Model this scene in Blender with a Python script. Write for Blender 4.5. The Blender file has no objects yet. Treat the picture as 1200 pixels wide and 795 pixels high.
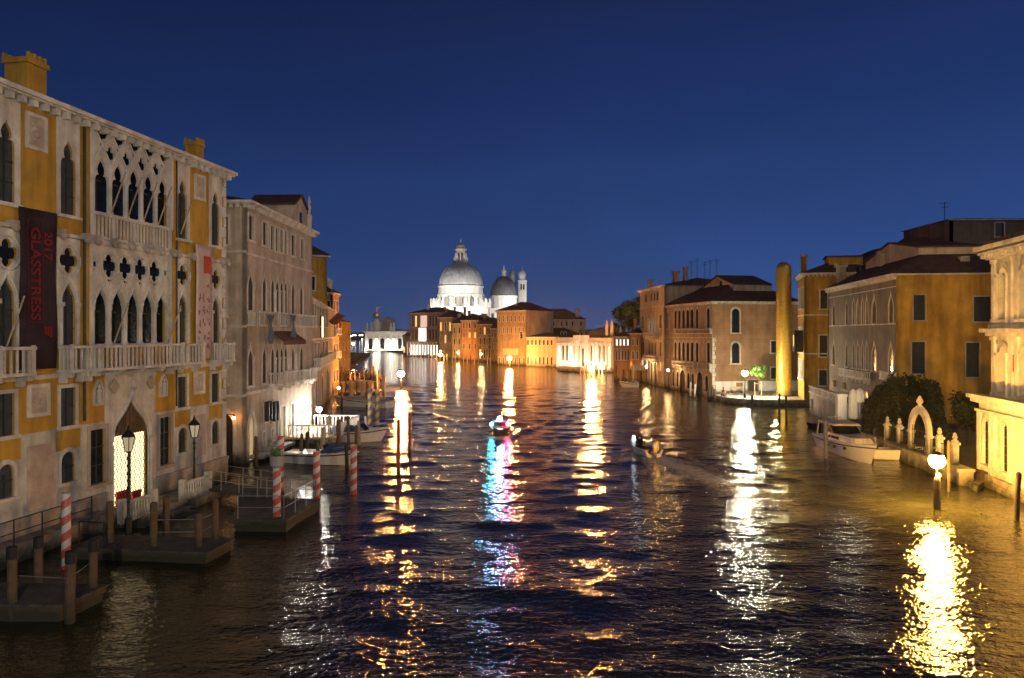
import bpy, bmesh, math, random
import numpy as np
from mathutils import Vector, Matrix
from mathutils.geometry import tessellate_polygon
R = math.radians
random.seed(7)
C = bpy.context.scene.collection
scn = bpy.context.scene
PI = math.pi

# ------------------------------------------------------------------ camera
H, F, CX, HY = 9.0, 915.0, 600.0, 391.0      # eye height (m), focal length and principal point of the photograph
cam_d = bpy.data.cameras.new('camera')
cam_d.sensor_width = 36.0
cam_d.lens = 36.0 * F / 1200.0
cam_d.shift_y = (HY - 397.5) / 1200.0
cam_d.clip_start, cam_d.clip_end = 0.1, 6000.0
cam = bpy.data.objects.new('camera', cam_d); C.objects.link(cam)
cam.location = (0, 0, H); cam.rotation_euler = (R(90), 0, 0)
scn.camera = cam

# ------------------------------------------------------------------ sky, dusk light, exposure
world = bpy.data.worlds.new('World'); scn.world = world
world.use_nodes = True
wt = world.node_tree; wn = wt.nodes; wl = wt.links
wn.clear()
w_out = wn.new('ShaderNodeOutputWorld'); w_bg = wn.new('ShaderNodeBackground')
w_sky = wn.new('ShaderNodeTexSky'); w_sky.sky_type = 'NISHITA'; w_sky.sun_disc = False
SUN_EL, SUN_AZ = R(24), R(148)                 # azimuth from +Y clockwise: behind the camera, to the right
w_sky.sun_elevation = R(-3.0); w_sky.sun_rotation = SUN_AZ
w_sky.air_density = 1.0; w_sky.dust_density = 0.5; w_sky.ozone_density = 4.0
w_tc = wn.new('ShaderNodeTexCoord'); w_sep = wn.new('ShaderNodeSeparateXYZ')
wl.new(w_tc.outputs['Generated'], w_sep.inputs[0])
w_ramp = wn.new('ShaderNodeValToRGB')
cr = w_ramp.color_ramp
cr.elements[0].position = 0.0;  cr.elements[0].color = (0.036, 0.073, 0.196, 1)
cr.elements[1].position = 0.62; cr.elements[1].color = (0.0075, 0.0085, 0.042, 1)
e = cr.elements.new(0.10); e.color = (0.020, 0.050, 0.166, 1)
e = cr.elements.new(0.28); e.color = (0.0092, 0.0248, 0.100, 1)
e = cr.elements.new(0.42); e.color = (0.0074, 0.0142, 0.058, 1)
wl.new(w_sep.outputs['Z'], w_ramp.inputs['Fac'])
# dusk is brighter towards the right hand horizon
w_mr = wn.new('ShaderNodeMapRange'); w_mr.inputs['From Min'].default_value = -0.6; w_mr.inputs['From Max'].default_value = 0.6
w_mr.inputs['To Min'].default_value = 0.72; w_mr.inputs['To Max'].default_value = 1.38
wl.new(w_sep.outputs['X'], w_mr.inputs['Value'])
w_mul = wn.new('ShaderNodeMix'); w_mul.data_type = 'RGBA'; w_mul.blend_type = 'MULTIPLY'; w_mul.inputs[0].default_value = 1
wl.new(w_ramp.outputs['Color'], w_mul.inputs[6]); wl.new(w_mr.outputs['Result'], w_mul.inputs[7])
w_cl = wn.new('ShaderNodeTexNoise'); w_cl.inputs['Scale'].default_value = 2.2; w_cl.inputs['Detail'].default_value = 6; w_cl.inputs['Distortion'].default_value = .5
w_cm = wn.new('ShaderNodeMapping'); w_cm.inputs['Scale'].default_value = (1.0, 1.0, 4.0); w_cm.inputs['Rotation'].default_value = (0, R(14), 0)
wl.new(w_tc.outputs['Generated'], w_cm.inputs['Vector']); wl.new(w_cm.outputs[0], w_cl.inputs['Vector'])
w_c2 = wn.new('ShaderNodeMapRange'); w_c2.inputs['From Min'].default_value = .4; w_c2.inputs['From Max'].default_value = .75; w_c2.inputs['To Min'].default_value = 1.0; w_c2.inputs['To Max'].default_value = 1.22
wl.new(w_cl.outputs['Fac'], w_c2.inputs['Value'])
w_m2 = wn.new('ShaderNodeMath'); w_m2.operation = 'MULTIPLY'; wl.new(w_mr.outputs['Result'], w_m2.inputs[0]); wl.new(w_c2.outputs['Result'], w_m2.inputs[1]); wl.new(w_m2.outputs[0], w_mul.inputs[7])
w_add = wn.new('ShaderNodeMix'); w_add.data_type = 'RGBA'; w_add.blend_type = 'ADD'; w_add.inputs[0].default_value = 0.05
wl.new(w_mul.outputs[2], w_add.inputs[6]); wl.new(w_sky.outputs['Color'], w_add.inputs[7])
wl.new(w_add.outputs[2], w_bg.inputs['Color'])
w_bg.inputs['Strength'].default_value = 1.0
wl.new(w_bg.outputs[0], w_out.inputs['Surface'])

sun_d = bpy.data.lights.new('sun', 'SUN'); sun_d.energy = 0.36; sun_d.angle = R(35); sun_d.color = (1.0, 0.84, 0.66)
sun = bpy.data.objects.new('sun', sun_d); C.objects.link(sun)
sdir = Vector((math.sin(SUN_AZ) * math.cos(SUN_EL), math.cos(SUN_AZ) * math.cos(SUN_EL), math.sin(SUN_EL)))
sun.rotation_euler = sdir.to_track_quat('Z', 'Y').to_euler()
sun.location = (0, -20, 60)

scn.view_settings.view_transform = 'Standard'
scn.view_settings.look = 'None'
scn.view_settings.exposure = 0.0
scn.view_settings.gamma = 1.0
scn.view_settings.use_curve_mapping = False
scn.render.engine = 'CYCLES'
cy = scn.cycles
cy.use_denoising = True
cy.max_bounces = 6; cy.diffuse_bounces = 2; cy.glossy_bounces = 4; cy.transmission_bounces = 4
cy.sample_clamp_indirect = 60.0
cy.caustics_reflective = False; cy.caustics_refractive = False

# ------------------------------------------------------------------ helpers
def gnd(px, py, z=0.0):
    Y = (H - z) * F / (py - HY)
    return ((px - CX) * Y / F, Y)
def atY(px, py, Y):
    return ((px - CX) * Y / F, Y, H - (py - HY) * Y / F)

class Fr:
    """a vertical plane: x along the facade (to the right seen from outside), y inward, z up"""
    def __init__(s, ox, oy, ang):
        s.ox, s.oy, s.ang = ox, oy, ang; s.c, s.s = math.cos(ang), math.sin(ang)
    def p(s, u, y, z):
        return (s.ox + u * s.c - y * s.s, s.oy + u * s.s + y * s.c, z)
    def u(s, px, d=0.0):
        k = (px - CX) / F
        return (k * (s.oy + d * s.c) - (s.ox - d * s.s)) / (s.c - k * s.s)
    def z(s, px, py, d=0.0):
        Y = s.p(s.u(px, d), d, 0)[1]
        return H - (py - HY) * Y / F

MATS = {}
BASE = {}                                        # world matrix of each thing's base
def inv(o):
    while o.parent: o = o.parent
    return BASE[o.name].inverted()

class MB:
    def __init__(s): s.v, s.f = [], []
    def add(s, vs, fs):
        n = len(s.v); s.v += [tuple(v) for v in vs]; s.f += [tuple(i + n for i in f) for f in fs]
    def box(s, fr, u0, u1, y0, y1, z0, z1):
        p = fr.p
        s.add([p(u0, y0, z0), p(u1, y0, z0), p(u1, y1, z0), p(u0, y1, z0), p(u0, y0, z1), p(u1, y0, z1), p(u1, y1, z1), p(u0, y1, z1)],
              [(0, 3, 2, 1), (4, 5, 6, 7), (0, 1, 5, 4), (1, 2, 6, 5), (2, 3, 7, 6), (3, 0, 4, 7)])
    def prism(s, pts, z0, z1):
        n = len(pts)
        s.add([(x, y, z0) for x, y in pts] + [(x, y, z1) for x, y in pts],
              [tuple(range(n))[::-1], tuple(range(n, 2 * n))] + [(i, (i + 1) % n, (i + 1) % n + n, i + n) for i in range(n)])
    def tube(s, pts, r, seg=8, cap=True):
        pts = [Vector(p) for p in pts]; n = len(pts)
        rs = r if isinstance(r, (list, tuple)) else [r] * n
        vs, fs = [], []
        for i, p in enumerate(pts):
            t = (pts[min(i + 1, n - 1)] - pts[max(i - 1, 0)]).normalized()
            a = t.cross(Vector((0, 0, 1)) if abs(t.z) < .9 else Vector((1, 0, 0))).normalized(); b = t.cross(a)
            for k in range(seg):
                q = 2 * PI * k / seg
                vs.append(p + (a * math.cos(q) + b * math.sin(q)) * rs[i])
        for i in range(n - 1):
            for k in range(seg):
                k2 = (k + 1) % seg
                fs.append((i * seg + k, i * seg + k2, (i + 1) * seg + k2, (i + 1) * seg + k))
        if cap: fs += [tuple(range(seg))[::-1], tuple(range((n - 1) * seg, n * seg))]
        s.add(vs, fs)
    def lathe(s, x, y, prof, seg=12, a0=0.0):
        vs, fs = [], []
        for r, z in prof:
            for k in range(seg):
                q = 2 * PI * k / seg + a0
                vs.append((x + r * math.cos(q), y + r * math.sin(q), z))
        for i in range(len(prof) - 1):
            for k in range(seg):
                k2 = (k + 1) % seg
                fs.append((i * seg + k, i * seg + k2, (i + 1) * seg + k2, (i + 1) * seg + k))
        fs += [tuple(range(seg))[::-1], tuple(range((len(prof) - 1) * seg, len(prof) * seg))]
        s.add(vs, fs)
    def ball(s, x, y, z, r, seg=10, rings=6, sz=1.0):
        s.lathe(x, y, [(max(r * math.sin(PI * i / rings), r * .02), z - r * sz * math.cos(PI * i / rings)) for i in range(rings + 1)], seg)
    def slab(s, fr, loops, y0, depth, back=False):
        """a plate with holes: loops[0] is the outline, the rest are holes, all in (u, z)"""
        tris = tessellate_polygon([[Vector((a, b, 0)) for a, b in l] for l in loops])
        flat = [q for l in loops for q in l]
        n = len(flat)
        vs = [fr.p(a, y0, b) for a, b in flat] + [fr.p(a, y0 + depth, b) for a, b in flat]
        fs = [tuple(t) for t in tris]
        if back: fs += [tuple(i + n for i in t) for t in tris]
        o = 0
        for l in loops:
            m = len(l)
            for i in range(m):
                j = (i + 1) % m
                fs.append((o + i, o + j, o + j + n, o + i + n))
            o += m
        s.add(vs, fs)
    def cells(s, fr, r, holes, y0, depth):
        """a plate with rectangular holes, cut into cells"""
        us = sorted({r[0], r[1]} | {min(max(p[0], r[0]), r[1]) for h in holes for p in h}); zs = sorted({r[2], r[3]} | {p[1] for h in holes for p in h})
        for a, b in zip(us, us[1:]):
            run = None
            for c, d in zip(zs + [None], zs[1:] + [None, None]):
                ok = d is not None and not any(h[0][0] - 1e-6 < (a + b) / 2 < h[1][0] + 1e-6 and h[0][1] < (c + d) / 2 < h[2][1] for h in holes)
                if ok: run = [c, d] if run is None else [run[0], d]
                elif run: s.box(fr, a, b, y0, y0 + depth - .001, run[0], run[1]); run = None
                if d is None: break
    def sheet(s, fr, loops, y0):
        tris = tessellate_polygon([[Vector((a, b, 0)) for a, b in l] for l in loops])
        s.add([fr.p(a, y0, b) for l in loops for a, b in l], [tuple(t) for t in tris])
    def build(s, name, mat, parent=None, smooth=False, fix=True):
        me = bpy.data.meshes.new(name)
        vs = s.v
        if parent is not None:
            M = inv(parent); vs = [M @ Vector(v) for v in vs]
        me.from_pydata([tuple(v) for v in vs], [], s.f)
        if fix:
            bm = bmesh.new(); bm.from_mesh(me)
            bmesh.ops.recalc_face_normals(bm, faces=bm.faces); bm.to_mesh(me); bm.free()
        if smooth:
            me.polygons.foreach_set('use_smooth', [True] * len(me.polygons))
        o = bpy.data.objects.new(name, me); C.objects.link(o)
        me.materials.append(mat)
        if parent is not None: o.parent = parent
        else: BASE[o.name] = Matrix.Identity(4)
        return o

def thing(name, label, cat, x=0, y=0, z=0, rot=0.0, group=None):
    o = bpy.data.objects.new(name, None); C.objects.link(o)
    o.empty_display_size = .3
    o.location = (x, y, z); o.rotation_euler = (0, 0, rot)
    BASE[o.name] = Matrix.Translation((x, y, z)) @ Matrix.Rotation(rot, 4, 'Z')
    o['label'] = label; o['category'] = cat
    if group: o['group'] = group
    return o
def tag(o, label, cat, group=None):
    o['label'] = label; o['category'] = cat
    if group: o['group'] = group
    return o
def struct(o, kind='structure'):
    o['kind'] = kind; return o

# ------------------------------------------------------------------ materials
def mat(name, col, rough=.8, var=.25, scale=.8, stain=.35, bump=.15, bscale=14, metal=0.0, spec=.3, brick=None, coord='Object', tide=None):
    if tide is None: tide = any(k in name for k in ('stucco', 'stone', 'marble', 'brick', 'wood')) and 'pale_wood' not in name
    if name in MATS: return MATS[name]
    m = bpy.data.materials.new(name); m.use_nodes = True
    nt = m.node_tree; N, L = nt.nodes, nt.links
    b = N['Principled BSDF']
    b.inputs['Roughness'].default_value = rough; b.inputs['Metallic'].default_value = metal
    b.inputs['Specular IOR Level'].default_value = spec
    tc = N.new('ShaderNodeTexCoord')
    n1 = N.new('ShaderNodeTexNoise'); n1.inputs['Scale'].default_value = scale; n1.inputs['Detail'].default_value = 7; n1.inputs['Roughness'].default_value = .65
    L.new(tc.outputs[coord], n1.inputs['Vector'])
    r = N.new('ShaderNodeValToRGB')
    r.color_ramp.elements[0].position = .32; r.color_ramp.elements[1].position = .68
    lo = [c * (1 - var) for c in col]; hi = [min(1, c * (1 + var * .6)) for c in col]
    r.color_ramp.elements[0].color = (*lo, 1); r.color_ramp.elements[1].color = (*hi, 1)
    L.new(n1.outputs['Fac'], r.inputs['Fac'])
    last = r.outputs['Color']
    if brick:
        bt = N.new('ShaderNodeTexBrick'); bt.inputs['Scale'].default_value = brick
        bt.inputs['Color1'].default_value = (1, 1, 1, 1); bt.inputs['Color2'].default_value = (.72, .7, .68, 1); bt.inputs['Mortar'].default_value = (.55, .52, .5, 1)
        bt.inputs['Mortar Size'].default_value = .03
        mp0 = N.new('ShaderNodeMapping'); mp0.inputs['Rotation'].default_value = (R(90), 0, 0)
        L.new(tc.outputs[coord], mp0.inputs['Vector']); L.new(mp0.outputs[0], bt.inputs['Vector'])
        mm = N.new('ShaderNodeMix'); mm.data_type = 'RGBA'; mm.blend_type = 'MULTIPLY'; mm.inputs[0].default_value = .6
        L.new(last, mm.inputs[6]); L.new(bt.outputs['Color'], mm.inputs[7]); last = mm.outputs[2]
    if stain:
        mp = N.new('ShaderNodeMapping'); mp.inputs['Scale'].default_value = (1.3, 1.3, .16)
        L.new(tc.outputs[coord], mp.inputs['Vector'])
        n2 = N.new('ShaderNodeTexNoise'); n2.inputs['Scale'].default_value = 1.1; n2.inputs['Detail'].default_value = 5
        L.new(mp.outputs[0], n2.inputs['Vector'])
        r2 = N.new('ShaderNodeValToRGB'); r2.color_ramp.elements[0].position = .38; r2.color_ramp.elements[1].position = .6
        r2.color_ramp.elements[0].color = (.52, .49, .45, 1); r2.color_ramp.elements[1].color = (1, 1, 1, 1)
        L.new(n2.outputs['Fac'], r2.inputs['Fac'])
        mx = N.new('ShaderNodeMix'); mx.data_type = 'RGBA'; mx.blend_type = 'MULTIPLY'; mx.inputs[0].default_value = stain
        L.new(last, mx.inputs[6]); L.new(r2.outputs['Color'], mx.inputs[7]); last = mx.outputs[2]
    if tide:
        sz = N.new('ShaderNodeSeparateXYZ'); L.new(tc.outputs[coord], sz.inputs[0])
        nz = N.new('ShaderNodeTexNoise'); nz.inputs['Scale'].default_value = 1.4; nz.inputs['Detail'].default_value = 6; L.new(tc.outputs[coord], nz.inputs['Vector'])
        ad = N.new('ShaderNodeMath'); ad.operation = 'MULTIPLY_ADD'; ad.inputs[1].default_value = -1.6; L.new(nz.outputs['Fac'], ad.inputs[0]); L.new(sz.outputs['Z'], ad.inputs[2])
        tm = N.new('ShaderNodeMapRange'); tm.inputs['From Min'].default_value = -.75; tm.inputs['From Max'].default_value = .35; tm.inputs['To Min'].default_value = 1; tm.inputs['To Max'].default_value = 0; L.new(ad.outputs[0], tm.inputs['Value'])
        tx = N.new('ShaderNodeMix'); tx.data_type = 'RGBA'; tx.inputs[7].default_value = (.035, .036, .022, 1); L.new(tm.outputs['Result'], tx.inputs[0]); L.new(last, tx.inputs[6]); last = tx.outputs[2]
    L.new(last, b.inputs['Base Color'])
    if bump:
        n3 = N.new('ShaderNodeTexNoise'); n3.inputs['Scale'].default_value = bscale; n3.inputs['Detail'].default_value = 4
        L.new(tc.outputs[coord], n3.inputs['Vector'])
        bp = N.new('ShaderNodeBump'); bp.inputs['Strength'].default_value = bump; bp.inputs['Distance'].default_value = .05
        L.new(n3.outputs['Fac'], bp.inputs['Height']); L.new(bp.outputs[0], b.inputs['Normal'])
    MATS[name] = m
    return m
def emit(name, col, strength):
    if name in MATS: return MATS[name]
    m = bpy.data.materials.new(name); m.use_nodes = True
    nt = m.node_tree; nt.nodes.clear()
    o = nt.nodes.new('ShaderNodeOutputMaterial'); e = nt.nodes.new('ShaderNodeEmission')
    e.inputs['Color'].default_value = (*col, 1); e.inputs['Strength'].default_value = strength
    nt.links.new(e.outputs[0], o.inputs['Surface'])
    MATS[name] = m
    return m
def tile_mat():
    m = mat('roof_tiles', (.085, .05, .036), .85, .4, 1.2, .3, 0)
    nt = m.node_tree; N, L = nt.nodes, nt.links
    tc = N.new('ShaderNodeTexCoord'); w = N.new('ShaderNodeTexWave'); w.wave_type = 'BANDS'; w.bands_direction = 'X'
    w.inputs['Scale'].default_value = 1.4; w.inputs['Distortion'].default_value = .6
    L.new(tc.outputs['Object'], w.inputs['Vector'])
    bp = N.new('ShaderNodeBump'); bp.inputs['Strength'].default_value = .6; bp.inputs['Distance'].default_value = .12
    L.new(w.outputs['Fac'], bp.inputs['Height']); L.new(bp.outputs[0], N['Principled BSDF'].inputs['Normal'])
    return m
def stripe_mat(name, c1, c2, period, turns=1.0):
    """helical barber stripes round a pole whose base is the object's origin"""
    m = bpy.data.materials.new(name); m.use_nodes = True
    nt = m.node_tree; N, L = nt.nodes, nt.links; b = N['Principled BSDF']; b.inputs['Roughness'].default_value = .5
    tc = N.new('ShaderNodeTexCoord'); sp = N.new('ShaderNodeSeparateXYZ'); L.new(tc.outputs['Object'], sp.inputs[0])
    at = N.new('ShaderNodeMath'); at.operation = 'ARCTAN2'; L.new(sp.outputs['Y'], at.inputs[0]); L.new(sp.outputs['X'], at.inputs[1])
    a2 = N.new('ShaderNodeMath'); a2.operation = 'DIVIDE'; a2.inputs[1].default_value = 2 * PI; L.new(at.outputs[0], a2.inputs[0])
    z2 = N.new('ShaderNodeMath'); z2.operation = 'DIVIDE'; z2.inputs[1].default_value = period; L.new(sp.outputs['Z'], z2.inputs[0])
    su = N.new('ShaderNodeMath'); su.operation = 'SUBTRACT'; L.new(z2.outputs[0], su.inputs[0]); L.new(a2.outputs[0], su.inputs[1])
    fr = N.new('ShaderNodeMath'); fr.operation = 'FRACT'; L.new(su.outputs[0], fr.inputs[0])
    gt = N.new('ShaderNodeMath'); gt.operation = 'GREATER_THAN'; gt.inputs[1].default_value = .52; L.new(fr.outputs[0], gt.inputs[0])
    no = N.new('ShaderNodeTexNoise'); no.inputs['Scale'].default_value = 5; no.inputs['Detail'].default_value = 6; L.new(tc.outputs['Object'], no.inputs['Vector'])
    mx = N.new('ShaderNodeMix'); mx.data_type = 'RGBA'; mx.inputs[6].default_value = (*c1, 1); mx.inputs[7].default_value = (*c2, 1); L.new(gt.outputs[0], mx.inputs[0])
    m2 = N.new('ShaderNodeMix'); m2.data_type = 'RGBA'; m2.blend_type = 'MULTIPLY'; m2.inputs[0].default_value = .55
    L.new(mx.outputs[2], m2.inputs[6]); L.new(no.outputs['Color'], m2.inputs[7])
    gm = N.new('ShaderNodeBrightContrast'); gm.inputs['Bright'].default_value = .05; L.new(m2.outputs[2], gm.inputs[0])
    L.new(gm.outputs[0], b.inputs['Base Color'])
    MATS[name] = m
    return m

OCHRE = mat('ochre_stucco', (.49, .285, .042), .9, .28, .6, .6)
OCHRE2 = mat('yellow_stucco', (.46, .27, .045), .9, .34, .45, .7)
STONE = mat('istrian_stone', (.62, .59, .53), .75, .3, 1.1, .6)
STONE2 = mat('weathered_stone', (.40, .345, .285), .85, .3, .6, .5)
MARBLE = mat('white_marble_slab', (.52, .51, .46), .6, .36, .9, .75)
MARBLE2 = mat('rose_marble_slab', (.47, .385, .32), .6, .35, 1.1, .35)
CREAM = mat('cream_stucco', (.48, .40, .29), .9, .25, .5, .5)
GREY = mat('grey_stucco', (.30, .26, .22), .9, .3, .5, .55)
BRICK = mat('brick_wall', (.38, .22, .115), .9, .3, .5, .35, .2, 14, 0, .3, 5.0)
TERRA = mat('orange_stucco', (.44, .245, .115), .9, .25, .4, .5)
WHITE = mat('white_stone', (.70, .68, .63), .7, .12, .6, .3)
LEAD = mat('lead_sheet', (.48, .49, .50), .6, .25, .12, .55, 0)
TILE = tile_mat()
GLASS = mat('dark_glass', (.012, .014, .018), .2, .3, 3, 0, .05, 3, 0, .22)
GLASSB = mat('brown_shutter', (.045, .038, .032), .7, .4, 2.5, .4)
SHUT = mat('dark_shutter', (.028, .032, .03), .6, .4, 3, .2)
SHUTB = mat('blue_grey_curtain', (.05, .06, .075), .8, .35, 2.5, .4)
WOODD = mat('wet_dark_wood', (.05, .036, .024), .7, .45, 3, .5, .4, 20)
WOOD = mat('weathered_wood', (.13, .085, .045), .8, .4, 2.5, .5, .5, 20)
WOODP = mat('pale_wood', (.42, .33, .22), .8, .3, 2.5, .4, .4, 20)
DECK = mat('grey_planks', (.085, .08, .07), .8, .45, 2, .4, .3, 12, 0, .3, 4.0)
IRON = mat('dark_iron', (.03, .033, .03), .5, .3, 6, 0, .1, 20, .6)
STEEL = mat('galvanised_steel', (.28, .28, .27), .45, .2, 6, 0, .05, 20, .5)
HULLW = mat('white_gelcoat', (.72, .71, .68), .25, .06, .8, .15, 0, 14, 0, .5)
HULLB = mat('black_lacquer', (.012, .012, .014), .2, .2, 2, 0, 0, 14, 0, .5)
TARPB = mat('blue_tarpaulin', (.03, .055, .16), .6, .25, 2, .2, .4, 6)
TARPG = mat('grey_tarpaulin', (.38, .38, .36), .7, .2, 2, .2, .4, 6)
CANVAS = mat('cream_canvas', (.68, .60, .46), .85, .12, 2, .15)
CANVASB = mat('brown_canvas', (.13, .075, .05), .9, .25, 2, .3)
GOLD = mat('gold_mosaic', (.62, .42, .07), .38, .18, 3, .15, .25, 26, .55, .5, 1.6)
PAVE = mat('paving_stone', (.36, .32, .27), .85, .25, .9, 0, .2, 8)
LEAF = mat('foliage', (.05, .105, .025), .7, .5, .9, 0, 0)
LEAFL = mat('fresh_foliage', (.10, .19, .035), .6, .4, 1.2, 0, 0)
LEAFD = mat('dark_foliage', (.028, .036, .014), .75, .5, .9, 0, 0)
BARK = mat('bark', (.10, .07, .045), .9, .3, 5, .3, .5, 20)
SKIN = mat('skin', (.5, .3, .21), .6, .1, 4, 0, 0)
RUBBER = mat('black_rubber', (.02, .02, .02), .7, .2, 4, 0, 0)
SOOT = mat('dark_earth', (.05, .04, .032), .95, .3, .3, 0, .2, 3)

# ------------------------------------------------------------------ outlines of openings, in (u, z)
def rect(u0, u1, z0, z1): return [(u0, z0), (u1, z0), (u1, z1), (u0, z1)]
def arch(u0, u1, z0, z1, seg=10):
    r = (u1 - u0) / 2; c = (u0 + u1) / 2; zs = z1 - r * .98
    return [(u0, z0), (u1, z0)] + [(c + r * math.cos(PI * i / seg), zs + r * .98 * math.sin(PI * i / seg)) for i in range(seg + 1)]
def bez(a, b, c, d, n):
    out = []
    for i in range(n + 1):
        t = i / n; q = 1 - t
        out.append(tuple(q ** 3 * a[k] + 3 * q * q * t * b[k] + 3 * q * t * t * c[k] + t ** 3 * d[k] for k in (0, 1)))
    return out
def ogee(u0, u1, z0, z1, hr=1.25):
    a = (u1 - u0) / 2; c = (u0 + u1) / 2; h = min(a * 2 * hr, (z1 - z0) * .55); zs = z1 - h
    rt = bez((a, zs), (a * 1.0, zs + h * .55), (a * .2, zs + h * .52), (0, z1), 7)
    rt = [(x, z) if i < 7 else (0.0, z1) for i, (x, z) in enumerate(rt)]
    return [(c - a, z0), (c + a, z0)] + [(c + x, z) for x, z in rt] + [(c - x, z) for x, z in rt[-2::-1]]
def trefoil(u0, u1, z0, z1, hr=1.3):
    a = (u1 - u0) / 2; c = (u0 + u1) / 2; h = min(a * 2 * hr, (z1 - z0) * .55); zs = z1 - h
    rt = [(a, zs - h * .02), (a * 1.0, zs + h * .08), (a * .95, zs + h * .2), (a * .78, zs + h * .3), (a * .48, zs + h * .33), (a * .62, zs + h * .43), (a * .66, zs + h * .55), (a * .56, zs + h * .68), (a * .34, zs + h * .8), (a * .14, zs + h * .88), (0, z1)]
    return [(c - a, z0), (c + a, z0)] + [(c + x, z) for x, z in rt] + [(c - x, z) for x, z in rt[-2::-1]]
def quatre(c, z, r, rot=0.0, sz=1.0):
    pts = []
    for k in range(4):
        q = k * PI / 2 + rot; cx, cz = .5 * r * math.cos(q), .5 * r * math.sin(q)
        for i in range(7):
            t = q - R(105) + R(210) * i / 6
            pts.append((c + cx + .47 * r * math.cos(t), z + (cz + .47 * r * math.sin(t)) * sz))
    return pts
def trikite(c, ztop, w, h):
    return [(c - w, ztop), (c - w * .75, ztop - h * .33), (c - w * .32, ztop - h * .42), (c - w * .3, ztop - h * .8), (c, ztop - h), (c + w * .3, ztop - h * .8), (c + w * .32, ztop - h * .42), (c + w * .75, ztop - h * .33), (c + w, ztop)]
SHAPE = {'rect': rect, 'arch': arch, 'ogee': ogee, 'trefoil': trefoil}

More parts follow.
